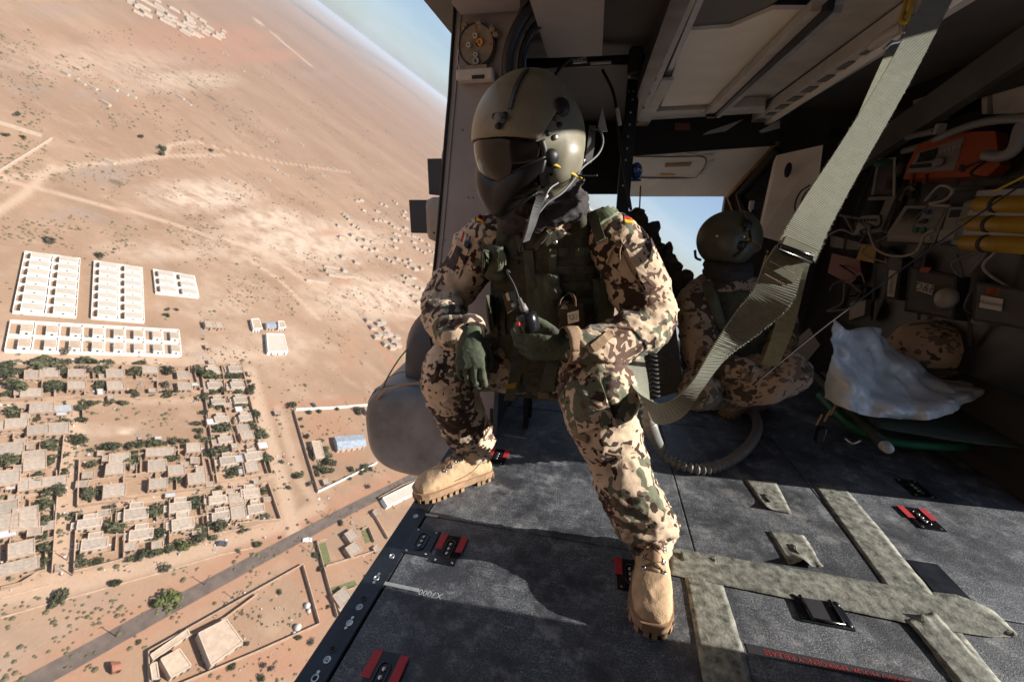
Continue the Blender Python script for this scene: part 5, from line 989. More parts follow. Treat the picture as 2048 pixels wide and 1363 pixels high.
P = catmull([at(*k[0], k[1]) for k in key2], 12); W = catmull([np.array([k[2] * k[1] / FPX, 0, 0]) for k in key2], 12)[:, 0]; wd = catmull([RC @ np.array(k[3]) for k in key2], 12)
me = MB().ribbon(P, wd, W, .0035).mesh('lower_webbing', BASE[strap.name], fix=False); along(me, P); part(strap, 'lower_webbing', me, MATS['webbing_rib'])
# frayed fibres along the worn edges
mat('fray_fibre', (.50, .52, .42), .9, var=.1)
def fray(P, wd, W, n, side, seed):
    r = np.random.default_rng(seed); mb = MB()
    for k in range(n):
        t = r.uniform(0, len(P) - 1.01); i = int(t); f_ = t - i; p = P[i] * (1 - f_) + P[i + 1] * f_; u = unit(wd[i]) * side; tg = unit(P[i + 1] - P[i]); q = p + u * W[i] * .49; L = r.uniform(.002, .007)
        e = q + u * L * r.uniform(.4, 1) + tg * L * r.uniform(-.8, .8) - RC[:, 2] * L * r.uniform(-.5, .8); nn = unit(np.cross(e - q, RC[:, 2])) * .00045; mb.add([q - nn, q + nn, e], [(0, 1, 2)])
    return mb
structure(part(strap, 'frayed_edge', fray(P, wd, W, 900, 1, 1), MATS['fray_fibre'], fix=False), 'stuff'); structure(part(strap, 'frayed_edge', fray(PU, wdU, WU, 500, 1, 2), MATS['fray_fibre'], fix=False), 'stuff'); structure(part(strap, 'frayed_edge', fray(PU, wdU, WU, 260, -1, 3), MATS['fray_fibre'], fix=False), 'stuff'); structure(part(strap, 'frayed_edge', fray(P, wd, W, 300, -1, 4), MATS['fray_fibre'], fix=False), 'stuff')
# stitched fold and slide buckle
pb_ = at(1600, 505, .722); wx = unit(RC[:, 0] * .82 + RC[:, 1] * .58)
wl = unit(RC[:, 0] * -.5 + RC[:, 1] * .8 + RC[:, 2] * .0)
fo = MB().ribbon([at(1583, 508, .728), at(1556, 548, .733)], wx, .064, .006); part(strap, 'stitched_fold', fo, MATS['webbing_olive'])
mat('thread', (.62, .50, .36), .8, var=.1)
st = MB()
for k in range(12):
    a = k / 12
    for e in ((1540, 522, 1590, 548), (1530, 548, 1570, 570)):
        p = at(e[0] + (e[2] - e[0]) * a, e[1] + (e[3] - e[1]) * a, .722); q = at(e[0] + (e[2] - e[0]) * (a + .045), e[1] + (e[3] - e[1]) * (a + .045), .722); st.tube([p, q], .0009, 5)
part(strap, 'stitching', st, MATS['thread'])
bk_ = MB().tube([at(1560, 490, .715), at(1625, 512, .715), at(1622, 524, .712), at(1556, 500, .712), at(1560, 490, .715)], .0035, 8); part(strap, 'buckle', bk_, MATS['black_gloss'], smooth=True)
part(strap, 'keeper', MB().ribbon([at(1565, 482, .722), at(1630, 512, .722)], wl, .018, .009), MATS['webbing_olive'])
# dark second strap behind it with a steel hook and yellow cord
s2 = thing('tether_strap', 'dark flat tether behind the olive strap hanging from a steel hook', 'strap', at(1650, 420, 1.05))
part(s2, 'webbing', MB().ribbon(catmull([at(1795, 88, 1.15), at(1745, 200, 1.1), at(1690, 330, 1.05), at(1625, 460, 1.0), at(1600, 530, .98), at(1570, 650, 1.05), at(1540, 730, 1.2)], 8), RC[:, 0] * .9 + RC[:, 1] * .4, .042, .003), MATS['webbing_olive'])
part(s2, 'hook', MB().tube(catmull([at(1768, 100, 1.14), at(1780, 88, 1.13), at(1800, 82, 1.13), at(1812, 60, 1.13), at(1818, 36, 1.13), at(1808, 28, 1.13), at(1802, 46, 1.13), at(1806, 70, 1.13)], 5), .0055, 8), MATS['bare_metal'], smooth=True)
mat('yellow_cord', (.62, .42, .03), .6, var=.1)
part(s2, 'cord', MB().tube(catmull([at(1818, -20, 1.13), at(1806, 25, 1.13), at(1803, 42, 1.125), at(1812, 44, 1.12), at(1822, 10, 1.12), at(1830, -30, 1.12)], 6), .005, 8), MATS['yellow_cord'], smooth=True)
# --- corrugated hose
mat('hose_plastic', (.20, .195, .18), .45, var=.1, vscale=30)
hpth = catmull([at(1292, 800, 1.30), at(1300, 850, 1.32), on_z(1318, 890, .10), on_z(1345, 922, .035), on_z(1400, 938, .024), on_z(1455, 925, .022), on_z(1500, 888, .022), on_z(1515, 850, .022), on_z(1500, 815, .022), on_z(1460, 800, .022), on_z(1400, 800, .022)], 40)
seg = np.concatenate([[0], np.cumsum(np.linalg.norm(np.diff(hpth, axis=0), axis=1))]); tt = np.arange(0, seg[-1], .0032); hh_ = np.stack([np.interp(tt, seg, hpth[:, k]) for k in range(3)], -1)
rad = .0150 + .0085 * np.maximum(0, np.sin(tt * 2 * math.pi / .0225)) ** .6; solo('corrugated_hose', 'ribbed grey air hose curling over the cabin floor behind the boot', 'hose', MB().tube(hh_, rad, 16), MATS['hose_plastic'], smooth=True)
# --- unseen case added by the far doorway to throw the near floor shadow
mat('shadow_blocker_grey', (.20, .20, .19), .6, var=.1, vscale=8)
kc = thing('shadow_blocker_case', 'unseen grey case added beside the far doorway to throw a low shadow', 'case', (1.42, .28, 0)); part(kc, 'body', MB().bbox((1.42, .28, .28), (.34, 1.10, .55), .03), MATS['shadow_blocker_grey']); part(kc, 'lid', MB().bbox((1.42, .28, .59), (.36, 1.12, .06), .02), MATS['shadow_blocker_grey']); part(kc, 'handle', MB().tube([(1.23, .15, .35), (1.20, .15, .36), (1.20, .4, .36), (1.23, .4, .35)], .012, 8), MATS['ink'])
for y in (0, .56): part(kc, 'blocker_latch', MB().bbox((1.24, y, .55), (.015, .06, .08), .004), MATS['bare_metal'])
# --- coiled cord and seat beside the crewman
mat('seat_cloth', (.055, .048, .038), .9, var=.2, vscale=30)
cc = []
for k in range(420):
    t = k / 419; c = at(1300 + 10 * t, 640 + 150 * t, 1.52); a = t * 2 * math.pi * 17; cc.append(c + np.array([math.cos(a) * .016, math.sin(a) * .016, 0]))
solo('coiled_cord', 'black coiled intercom cord hanging behind the seated crewman', 'cord', MB().tube(cc, .0042, 6), MATS['ink'], smooth=True)
ss = thing('folding_seat', 'dark folding troop seat under the seated crewman', 'seat', (-.1, 1.75, 0))
part(ss, 'seat', MB().bbox((-.1, 1.72, .27), (.46, .34, .05), .015), MATS['seat_cloth']); part(ss, 'backrest', MB().prism([at(1262, 470, 1.78), at(1345, 600, 1.72), at(1368, 780, 1.68), at(1300, 800, 1.70), at(1230, 560, 1.8)], (0, .05, 0)), MATS['seat_cloth'])
for x in (-.3, .1):
    for y in (1.74, 1.86): part(ss, 'leg', MB().cyl((x, y, 0), (x, y, .25), .012), MATS['black_paint'])
# --- rucksack silhouetted against the ramp opening
rk = MB(); rq = random.Random(4)
for (x, y, d, r) in [(1272, 440, 2.3, .085), (1295, 485, 2.3, .10), (1325, 530, 2.3, .11), (1285, 540, 2.3, .13), (1345, 570, 2.25, .11), (1310, 600, 2.25, .15), (1260, 500, 2.3, .12)]: rk.ell(at(x, y, d), (r * .75, r * .75, r * .75))
for k in range(26):
    t = rq.random(); rk.ell(at(1268 + 110 * t + rq.uniform(-22, 10), 424 + 135 * t + rq.uniform(-6, 30), 2.28 + rq.uniform(-.08, .05)), (rq.uniform(.02, .045), rq.uniform(.02, .04), rq.uniform(.02, .045)), None, 8, 6)
rb_, _ = remesh(rk, .009, 3, folds(.010, 16, 3.), 'body', at(1310, 700, 2.25)); rs_ = thing('rucksack', 'bulky dark rucksack against the bright ramp opening', 'bag', at(1310, 700, 2.25)); mat('ruck_cloth', (.11, .085, .06), .9, var=.3, vscale=25)
part(rs_, 'body', rb_, MATS['ruck_cloth']); part(rs_, 'antenna', MB().tube([at(1278, 445, 2.25), at(1281, 372, 2.25)], .004, 6), MATS['ink'])
mat('cap_blue', (.03, .10, .28), .85, var=.12, vscale=30)
bc = MB().ell(at(1272, 342, 1.97), (.03, .03, .04)); bl = thing('blue_cap', 'small blue cloth cap hooked behind the helmet', 'cap', at(1268, 375, 1.95)); part(bl, 'crown', bc, MATS['cap_blue'], smooth=True)
part(bl, 'peak', MB().loft([(at(1270, 358, 1.97), (1, 0, 0), .03, (0, 1, 0), .02), (at(1270, 362, 1.95), (1, 0, 0), .028, (0, 1, 0), .024)], 16), MATS['cap_blue']); part(bl, 'lettering', text_mb('UN', .026, at(1276, 340, 1.935), RC[:, 0], -RC[:, 1]), MATS['white_paint'])
def ra(px, py, d): return on_x(px, py, 1.46 + (d - 2.0) * .2)
# --- medical rack on the far wall
mat('orange_case', (.34, .065, .02), .5, var=.12, vscale=10); mat('pale_plastic', (.29, .265, .23), .5, var=.08, vscale=10); mat('warm_grey', (.22, .20, .18), .5, var=.08, vscale=12); mat('screen_dark', (.012, .014, .016), .15, var=.05)
mat('yellow_paint', (.40, .23, .015), .5, var=.1, vscale=12); mat('grey_band', (.30, .31, .32), .5, var=.1); mat('green_plastic', (.02, .13, .05), .5, var=.15); mat('clear_plastic', (.35, .33, .32), .12, var=.1, alpha=.22); mat('red_plastic', (.16, .02, .02), .4, var=.1)
mat('paper', (.46, .42, .37), .9, var=.06, vscale=30); mat('tube_grey', (.22, .21, .20), .55, var=.1); mat('dark_pouch', (.035, .032, .03), .85, var=.2, vscale=20)
WN = unit((-.93, -.34, .10))
def face(quad, d, th, mb=None, back=True):                    # slab whose front face is seen at the photo quad, on the rack plane at depth d
    c = np.mean(np.array(quad, float), 0); p0 = ra(*c, d); pts = [on_plane(x, y, p0, WN) for x, y in quad]
    return (mb or MB()).prism(pts, -WN * th)
def device(name, label, cat, quad, d, th, m, feats):
    c = np.mean(np.array(quad, float), 0); r = thing(name, label, cat, ra(c[0], max(q[1] for q in quad), d)); part(r, 'case', face(quad, d, th), MATS[m])
    p0 = ra(*c, d) + WN * .003
    for (nm, q, mm) in feats: part(r, nm, MB().prism([on_plane(x, y, p0, WN) for x, y in q], -WN * .006), MATS[mm])
    return r, p0
def rect(x, y, w_, h_, k=0.0): return [(x + k * h_, y), (x + w_ + k * h_, y), (x + w_, y + h_), (x, y + h_)]
v, p0 = device('ventilator', 'orange portable ventilator with grey control face on the far wall', 'ventilator', [(1836, 288), (1925, 264), (1990, 262), (2000, 330), (1975, 352), (1806, 358), (1815, 330)], 2.05, .14, 'orange_case',
    [('control_face', [(1836, 306), (1928, 274), (1908, 340), (1813, 346)], 'warm_grey'), ('grip_hole', [(1918, 330), (1926, 328), (1929, 342), (1921, 344)], 'ink')])
for (nm, q, mm) in [('screen', [(1841, 305), (1874, 296), (1868, 320), (1833, 325)], 'screen_dark'), ('key_row', [(1820, 330), (1862, 326), (1860, 334), (1817, 337)], 'ink')]: part(v, nm, MB().prism([on_plane(x, y, p0 + WN * .008, WN) for x, y in q], -WN * .004), MATS[mm])
part(v, 'knob', MB().lathe(on_plane(1880, 324, p0 + WN * .006, WN), WN, [(0, .022), (.016, .020), (.018, .012)], 16), MATS['tube_grey'], smooth=True)
for k in range(5): part(v, 'button', MB().lathe(on_plane(1882 + 9 * k, 303 - 2.5 * k, p0 + WN * .006, WN), WN, [(0, .008), (.004, .007)], 10), MATS['pale_plastic'])
for x in (1822, 1848): part(v, 'clip', MB().prism([on_plane(a, b, p0 + WN * .01, WN) for a, b in [(x, 348), (x + 6, 346), (x + 2, 366), (x - 4, 368)]], -WN * .01), MATS['red_plastic'])
mo, p0 = device('patient_monitor', 'small pale monitor with square screen left of the defibrillator', 'monitor', [(1737, 394), (1798, 392), (1772, 462), (1706, 470)], 2.25, .12, 'pale_plastic', [('screen', [(1734, 401), (1770, 400), (1757, 430), (1721, 432)], 'screen_dark')])
for k in range(5): part(mo, 'button', MB().lathe(on_plane(1723 + 7 * k, 440, p0, WN), WN, [(0, .007), (.004, .006)], 8), MATS['ink'])
part(mo, 'handle', MB().tube(catmull([on_plane(x, y, p0 + WN * .01, WN) for x, y in [(1800, 400), (1806, 382), (1820, 374), (1828, 380)]], 5), .010, 8), MATS['pale_plastic'], smooth=True)
df, p0 = device('defibrillator', 'wide pale defibrillator with slanted dark screen and green buttons', 'defibrillator', [(1810, 411), (1898, 412), (1868, 486), (1774, 482), (1775, 465)], 2.05, .16, 'warm_grey',
    [('screen', [(1815, 417), (1848, 418), (1824, 456), (1791, 454)], 'screen_dark'), ('keypad', [(1852, 418), (1890, 418), (1866, 462), (1830, 460)], 'tube_grey'), ('paper_slot', [(1790, 470), (1862, 472), (1860, 480), (1786, 477)], 'pale_plastic')])
for (x, y, mm, r) in [(1832, 460, 'green_plastic', .014), (1846, 460, 'green_plastic', .014), (1850, 442, 'ink', .012), (1856, 424, 'cap_blue', .012), (1842, 444, 'ink', .008)]: part(df, 'button', MB().lathe(on_plane(x, y, p0 + WN * .006, WN), WN, [(0, r), (.008, r * .9)], 14), MATS[mm])
bx, p0 = device('power_unit', 'flat grey ribbed unit beside the defibrillator screen', 'electronics', [(1898, 414), (1950, 412), (1935, 470), (1876, 488)], 2.05, .14, 'tube_grey', [('vent', [(1902, 420), (1922, 419), (1916, 434), (1896, 435)], 'ink'), ('label_plate', [(1880, 460), (1912, 458), (1908, 476), (1874, 482)], 'pale_plastic')])
# yellow cylinders
for k, (x0, y0, x1, y1) in enumerate([(1952, 408, 2120, 408), (1936, 446, 2110, 452), (1926, 484, 2100, 492)]):
    r = thing('oxygen_cylinder', f'{("top", "middle", "lowest")[k]} yellow gas cylinder of the three on the far wall', 'gas cylinder', ra(x0, y0 + 16, 1.95), group='yellow gas cylinders'); a, b = ra(x0, y0, 2.0), ra(x1, y1, 1.75)
    part(r, 'body', MB().lathe(a, b - a, [(0, .014), (.008, .024), (.025, .031), (np.linalg.norm(b - a), .031)], 20), MATS['yellow_paint'], smooth=True)
    part(r, 'band', MB().lathe(a + (b - a) * .32, b - a, [(0, .0315), (.0, .0335), (.02, .0335), (.02, .0315)], 20), MATS['ink']); part(r, 'neck', MB().lathe(a - unit(b - a) * .05, b - a, [(0, .014), (.03, .018), (.06, .02)], 14), MATS['tube_grey'], smooth=True)
    part(r, 'rail', MB().ribbon([a + [0, 0, .04], b + [0, 0, .04]], (0, 0, 1), .022, .02), MATS['grey_band'])
# bottle, tubes, cables
bo = thing('suction_bottle', 'clear ribbed suction bottle with green lid on the far wall', 'bottle', ra(1768, 392, 2.2)); part(bo, 'body', MB().lathe(ra(1766, 388, 2.2), (0, 0, 1), [(0, .05), (.01, .055), (.15, .05), (.155, .03)], 18), MATS['clear_plastic'], smooth=True)
part(bo, 'lid', MB().lathe(ra(1770, 332, 2.2), (0, 0, 1), [(0, .05), (.03, .05), (.035, .03)], 18), MATS['green_plastic'], smooth=True); part(bo, 'frame', MB().tube([ra(1745, 390, 2.14), ra(1758, 318, 2.14), ra(1790, 316, 2.14), ra(1788, 392, 2.14)], .006, 6), MATS['rail_grey'])
solo('breathing_tube', 'grey corrugated breathing tube above the orange ventilator', 'tube', MB().tube(catmull([ra(*p, d) for p, d in [((1808, 302), 2.0), ((1850, 290), 1.98), ((1910, 262), 1.95), ((1970, 244), 1.9), ((2040, 236), 1.85), ((2100, 240), 1.8)]], 10), .016, 12), MATS['tube_grey'], smooth=True)
solo('breathing_tube', 'short bent grey tube at the ventilator side', 'tube', MB().tube(catmull([ra(*p, 1.9) for p in [(1972, 310), (2005, 312), (2030, 296), (2046, 250), (2080, 230)]], 8), .02, 12), MATS['tube_grey'], smooth=True)
solo('metal_clip', 'small shiny metal clip above the ventilator', 'clip', MB().bbox(ra(1880, 258, 1.95), (.04, .02, .045), .006), MATS['dull_strip']); solo('torch', 'black torch with metal tip above the ventilator', 'torch', MB().tube([ra(1816, 274, 2.0), ra(1870, 262, 2.0)], .015, 12), MATS['tube_grey'])
for i, (pts, d, r, lab, mm) in enumerate([([(1505, 770), (1640, 660), (1780, 555), (1920, 455), (2100, 330)], 1.35, .0028, 'thin black cable slanting across the medical rack', 'ink'), ([(1990, 382), (2060, 348), (2120, 320)], 1.8, .004, 'thin yellow cord at the right edge over the cylinders', 'yellow_cord'), ([(1850, 402), (1880, 372), (1905, 380), (1890, 400), (1860, 408), (1900, 412)], 2.0, .006, 'looped pale lead lying on the defibrillator', 'pale_plastic'), ([(1738, 455), (1742, 475), (1756, 500), (1790, 512), (1830, 505), (1850, 470), (1870, 460)], 2.0, .006, 'curly beige lead under the monitors', 'pale_plastic')]):
    solo('cable', lab, 'cable', MB().tube(catmull([at(*p, d) if d < 1.5 else ra(*p, d - .3) for p in pts], 10), r, 8), MATS[mm], smooth=True)
for (q, d, th, nm, lab, cat, mm) in [([(1724, 488), (1754, 490), (1748, 526), (1712, 518)], 2.1, .06, 'yellow_box', 'small yellow sensor box hanging under the pale monitor', 'box', 'yellow_paint'), ([(1664, 506), (1720, 520), (1722, 548), (1700, 568), (1655, 545)], 2.2, .06, 'red_pouch', 'dark red pouch with clear window left of the yellow box', 'pouch', 'red_plastic'), ([(1660, 470), (1724, 486), (1716, 500), (1660, 494)], 2.22, .02, 'foil_pack', 'shiny foil pack above the dark red pouch', 'pack', 'clear_plastic'), ([(1700, 606), (1732, 600), (1728, 630), (1698, 640)], 2.1, .04, 'paper_cup', 'pale crumpled cup below the red pouch', 'cup', 'pale_plastic'), ([(1580, 690), (1618, 655), (1640, 690), (1600, 740)], 1.7, .03, 'foil_bag', 'crumpled grey foil bag beside the second crewman', 'bag', 'warm_grey')]:
    solo(nm, lab, cat, face(q, d, th), MATS[mm])
# pouches with handwritten labels
def pouch(label, quad, d, lab_q, txt, tsz, rot=None, extra=()):
    r, p0 = device('medical_pouch', label, 'pouch', quad, d, .07, 'dark_pouch', [('window', [tuple(np.mean(np.array(quad), 0) + (np.array(q) - np.mean(np.array(quad), 0)) * .88) for q in quad], 'clear_plastic')] + list(extra))
    q0 = p0 + WN * .010; part(r, 'label_card', MB().prism([on_plane(x, y, q0, WN) for x, y in lab_q], -WN * .002), MATS['paper'])
    c = np.mean(np.array(lab_q), 0); o = on_plane(*c, q0 + WN * .001, WN); e = (np.array(lab_q[1]) - np.array(lab_q[0])) if rot is None else np.array(rot); xd = unit(on_plane(*(c + e), q0, WN) - on_plane(*c, q0, WN)); yd = np.cross(WN, xd)
    part(r, 'handwriting', text_mb(txt, tsz, o, xd, yd), MATS['ink']); return r, p0
r, p0 = pouch('clear-windowed pouch with a card reading D and E', [(1818, 532), (1915, 552), (1908, 640), (1808, 622)], 1.95, [(1834, 562), (1868, 570), (1864, 590), (1832, 580)], 'D&E', .045, extra=[('red_tab', [(1842, 534), (1862, 534), (1856, 545), (1838, 544)], 'orange_case')])
part(r, 'gauze_roll', MB().ell(on_plane(1893, 596, p0 + WN * .01, WN), (.035, .045, .045)), MATS['pale_plastic'], smooth=True)
pouch('clear-windowed pouch with a card reading Infusionen', [(1948, 562), (2060, 580), (2060, 660), (1944, 640)], 1.8, [(1962, 590), (2006, 598), (2002, 622), (1958, 614)], 'Infusionen', .021, extra=[('red_tab', [(1974, 575), (1998, 576), (1996, 590), (1972, 588)], 'orange_case')])
pouch('narrow pouch with an upright handwritten card', [(1778, 500), (1806, 515), (1796, 600), (1770, 596)], 2.05, [(1778, 540), (1796, 542), (1788, 594), (1774, 592)], 'Verband', .028, rot=(-6, 50))
# rack board, straps and wiring that carry the medical kit
rkb = hp('equipment_board', MB().bbox((1.592, 2.42, .92), (.03, 1.62, 1.10), .006), 'black_paint')
for (y, z0, z1) in ((1.72, .55, 1.25), (1.98, .50, 1.05), (2.28, .50, 1.30), (2.62, .45, 1.35), (2.95, .45, 1.35)): hp('rack_strap', MB().ribbon(catmull([(1.56, y, z0), (1.50, y + .01, (z0 + z1) / 2), (1.56, y, z1)], 6), (0, 1, 0), .022, .003), 'shell_dark', rkb)
for (y, z) in ((1.75, 1.03), (1.75, .83), (2.5, .80), (2.2, 1.13), (1.9, .62)): hp('bracket', MB().bbox((1.53, y, z), (.11, .02, .02), .004), 'ceiling_grey', rkb)
rw = random.Random(12)
for k in range(14):
    y0, z0 = rw.uniform(1.65, 3.0), rw.uniform(.55, 1.4); pts = [(1.52 + rw.uniform(-.08, .03), y0, z0)]
    for q in range(4): pts.append((1.50 + rw.uniform(-.08, .04), pts[-1][1] + rw.uniform(-.12, .16), pts[-1][2] + rw.uniform(-.14, .10)))
    hp('rack_wiring', MB().tube(catmull(pts, 7), rw.choice((.004, .005, .007)), 6), rw.choice(('ceiling_grey', 'shell_dark', 'post_grey', 'black_paint')), rkb, True)
for k in range(9):
    y0, z0 = rw.uniform(1.7, 2.9), rw.uniform(.5, 1.35); hp('rack_fitting', MB().bbox((1.55, y0, z0), (.05, rw.uniform(.03, .09), rw.uniform(.03, .08)), .006), rw.choice(('ceiling_grey', 'shell_dark', 'black_gloss')), rkb)
# --- litter, plastic sheet, helmet on it
mat('litter_canvas', (.040, .050, .038), .8, var=.2, vscale=20); mat('green_mat', (.012, .13, .052), .6, var=.1, vscale=20)
lt_ = thing('stretcher', 'dark green folding stretcher under the white sheet', 'stretcher', on_z(1760, 905, 0.0))
pe = at(1772, 893, 1.50); pd = unit(at(1640, 760, 2.2) - pe)
part(lt_, 'pole', MB().tube([pe, pe + pd * 1.0], .019, 12), MATS['litter_canvas'], smooth=True); part(lt_, 'pole_cap', MB().lathe(pe - pd * .022, pd, [(0, .006), (.003, .018), (.03, .021), (.034, .019)], 16), MATS['dull_strip'], smooth=True)
Pq = []
A0, A1, B0, B1 = at(1755, 855, 1.56), at(1640, 745, 2.2), at(2140, 905, 1.48), at(2140, 720, 2.3)
for i in range(13):
    row = []
    for j in range(9):
        s, t = i / 12, j / 8; p = A0 * (1 - s) * (1 - t) + A1 * (1 - s) * t + B0 * s * (1 - t) + B1 * s * t; row.append(p + [0, 0, -.012 * math.sin(s * math.pi) + .004 * noise.noise(Vector(p * 9))])
    Pq.append(row)
part(lt_, 'canvas', MB().grid(Pq, .004, (0, 0, 1)), MATS['litter_canvas'], smooth=True)
part(lt_, 'clamp', MB().bbox(at(1640, 868, 1.62), (.03, .03, .07), .006), MATS['black_gloss']); part(lt_, 'clamp', MB().tube(catmull([at(1690, 876, 1.6), at(1705, 886, 1.58), at(1722, 880, 1.58)], 5), .004, 6), MATS['bare_metal'], smooth=True)
for q in ((1632, 850), (1648, 842), (1660, 830)): part(lt_, 'strap_end', MB().tube([at(*q, 1.62), at(q[0] + 12, q[1] - 22, 1.62)], .004, 6), MATS['seal_tan'])
solo('rolled_mat', 'bright green rolled mat on the floor under the stretcher', 'mat', MB().tube(catmull([at(1640, 790, 2.1), at(1700, 850, 1.85), at(1780, 880, 1.72), at(1860, 890, 1.68), at(1925, 892, 1.70), at(1945, 886, 1.74)], 8), [.019] * 30 + [.020] * 11, 12), MATS['green_mat'], smooth=True)
mat('plastic_sheet', (.62, .63, .63), .25, var=.10, vscale=14, bump=.08, bscale=180, spec=.6)
TL = [(1674, 637, 1.62), (1690, 660, 1.64), (1750, 652, 1.75), (1772, 668, 1.80), (1800, 700, 1.80), (1850, 735, 1.78), (1905, 760, 1.76), (1960, 758, 1.78), (2005, 762, 1.8)]
MID = [(1664, 690, 1.58), (1705, 735, 1.57), (1745, 755, 1.66), (1790, 758, 1.70), (1815, 775, 1.68), (1855, 785, 1.68), (1905, 785, 1.66), (1955, 775, 1.68), (2000, 768, 1.74)]
LOW = [(1662, 745, 1.57), (1712, 780, 1.52), (1752, 800, 1.58), (1785, 818, 1.56), (1820, 815, 1.60), (1860, 812, 1.58), (1905, 805, 1.60), (1950, 790, 1.62), (1996, 770, 1.70)]
BOT = [(1660, 797, 1.60), (1700, 820, 1.54), (1738, 832, 1.58), (1775, 836, 1.56), (1815, 839, 1.60), (1850, 838, 1.57), (1900, 826, 1.60), (1945, 806, 1.62), (1990, 776, 1.68)]
rows = [catmull([at(*q[:2], q[2]) for q in r], 10) for r in (TL, MID, LOW, BOT)]; cols = [catmull([rows[k][i] for k in range(4)], 14) for i in range(len(rows[0]))]
cols = [[p + RC[:, 2] * .024 * (1 - 2.6 * abs(noise.noise(Vector(p * 9 + np.array([3, 1, 2]))))) + RC[:, 2] * .008 * (1 - 2.2 * abs(noise.noise(Vector(p * 24)))) for p in c] for c in cols]
sh = MB().grid(cols, .0012, -RC[:, 2]); solo('plastic_sheet', 'crumpled white plastic sheet lying over the stretcher', 'sheet', sh, MATS['plastic_sheet'], smooth=True)
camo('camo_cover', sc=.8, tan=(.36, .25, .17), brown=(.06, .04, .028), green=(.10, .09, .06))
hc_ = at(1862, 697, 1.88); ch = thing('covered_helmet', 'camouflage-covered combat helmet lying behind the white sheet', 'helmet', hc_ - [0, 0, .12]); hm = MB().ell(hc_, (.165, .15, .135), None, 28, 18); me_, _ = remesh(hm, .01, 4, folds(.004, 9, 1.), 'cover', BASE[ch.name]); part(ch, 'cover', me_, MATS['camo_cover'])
ring = [hc_ + np.array([math.cos(t) * .158, math.sin(t) * .145, -.05 + .03 * math.cos(t)]) for t in np.linspace(0, 2 * math.pi, 33)]; part(ch, 'rim', MB().tube(ring, .006, 6, cap=False), MATS['seat_cloth'], smooth=True)
# ================================================================== PEOPLE
camo('uniform_camo'); camo('trouser_camo', sc=.92)
mat('helmet_olive', (.245, .224, .158), .46, var=.13, vscale=16, bump=.02, bscale=200); mat('helmet_dark', (.095, .090, .062), .45, var=.08, vscale=9)
mat('visor_smoke', (.014, .010, .008), .12, var=.35, vscale=14, coat=0.0, spec=.45); mat('mask_black', (.010, .009, .009), .40, var=.2, vscale=12, spec=.35); mat('rubber_black', (.014, .014, .015), .5, var=.1)
mat('scarf_grey', (.055, .048, .05), .95, var=.25, vscale=18, bump=.2, bscale=120); mat('vest_olive', (.078, .074, .046), .9, var=.22, vscale=40, bump=.2, bscale=160); mat('vest_green', (.105, .110, .072), .9, var=.15, vscale=25, bump=.15, bscale=200)
mat('pouch_green', (.105, .112, .072), .9, var=.14, vscale=25, bump=.15, bscale=220); mat('coyote', (.16, .105, .06), .85, var=.12, vscale=30, bump=.1, bscale=250); mat('glove_green', (.085, .105, .065), .9, var=.2, vscale=22, bump=.2, bscale=300); mat('glove_palm', (.03, .028, .024), .7, var=.15, vscale=30)
mat('suede_tan', (.60, .41, .245), .85, var=.14, vscale=22, bump=.25, bscale=260); mat('sole_tan', (.42, .27, .16), .7, var=.14, vscale=20, bump=.1, bscale=120); mat('lace_brown', (.16, .10, .06), .8, var=.1); mat('strap_grey', (.16, .165, .17), .6, var=.15, vscale=60); mat('flag_red', (.50, .02, .02), .8, var=.05); mat('flag_gold', (.65, .42, .03), .8, var=.05)
mat('cuff_tan', (.36, .24, .15), .9, var=.12, vscale=30, bump=.2, bscale=300); mat('lime_cloth', (.22, .26, .17), .9, var=.15, vscale=40)

def limb(mb, pts, n=20, sub=5):
    P = catmull([p[:3] for p in pts], sub); Rr = catmull([np.array([p[3], 0, 0]) for p in pts], sub)[:, 0]; mb.tube(P, np.maximum(Rr, .004), n); 
    mb.ell(P[0], (Rr[0],) * 3, None, 12, 8); mb.ell(P[-1], (Rr[-1],) * 3, None, 12, 8)

def hand_mb(W_, yd, zd, xd, curls, thumb, sc=1.0):
    """Gloved hand: W_ wrist, yd finger direction, zd back-of-hand normal, xd thumb side. curls: per-finger joint bends (degrees)."""
    yd = unit(yd); zd = unit(np.array(zd) - yd * np.dot(zd, yd)); xd = unit(np.array(xd) - yd * np.dot(xd, yd) - zd * np.dot(xd, zd)); mb = MB(); W_ = np.array(W_, float)
    Lc = lambda x, y, z: W_ + (xd * x + yd * y + zd * z) * sc
    mb.loft([(Lc(0, -.02, 0), xd, .030 * sc, zd, .024 * sc), (Lc(0, .01, 0), xd, .033 * sc, zd, .022 * sc), (Lc(.002, .05, .0), xd, .044 * sc, zd, .021 * sc), (Lc(0, .085, 0), xd, .046 * sc, zd, .018 * sc), (Lc(0, .102, -.002), xd, .041 * sc, zd, .013 * sc)], 24, 2.3)
    for (fx, ln, rd, cv) in zip((.0345, .0117, -.0115, -.034), (.082, .092, .085, .066), (.0098, .0102, .0098, .0088), curls):
        p = np.array([fx, .088 + (.006 if abs(fx) < .02 else 0), 0.0]); a = 0.0; pts = [np.append(p - [0, .02, 0], rd), np.append(p, rd * 1.12)]
        for k, (fr, dg_) in enumerate(zip((.46, .30, .24), cv)):
            a += math.radians(dg_); mid = p + ln * fr * .5 * np.array([fx * .15, math.cos(a), -math.sin(a)]); p = p + ln * fr * np.array([fx * .15, math.cos(a), -math.sin(a)])
            pts += [np.append(mid, rd * (.98 - .05 * k)), np.append(p, rd * (1.04 - .08 * k))]
        limb(mb, [np.append(Lc(*q[:3]), q[3] * sc) for q in pts], 12, 3)
    limb(mb, [np.append(Lc(*q[:3]), q[3] * sc) for q in thumb], 12, 4)
    return mb
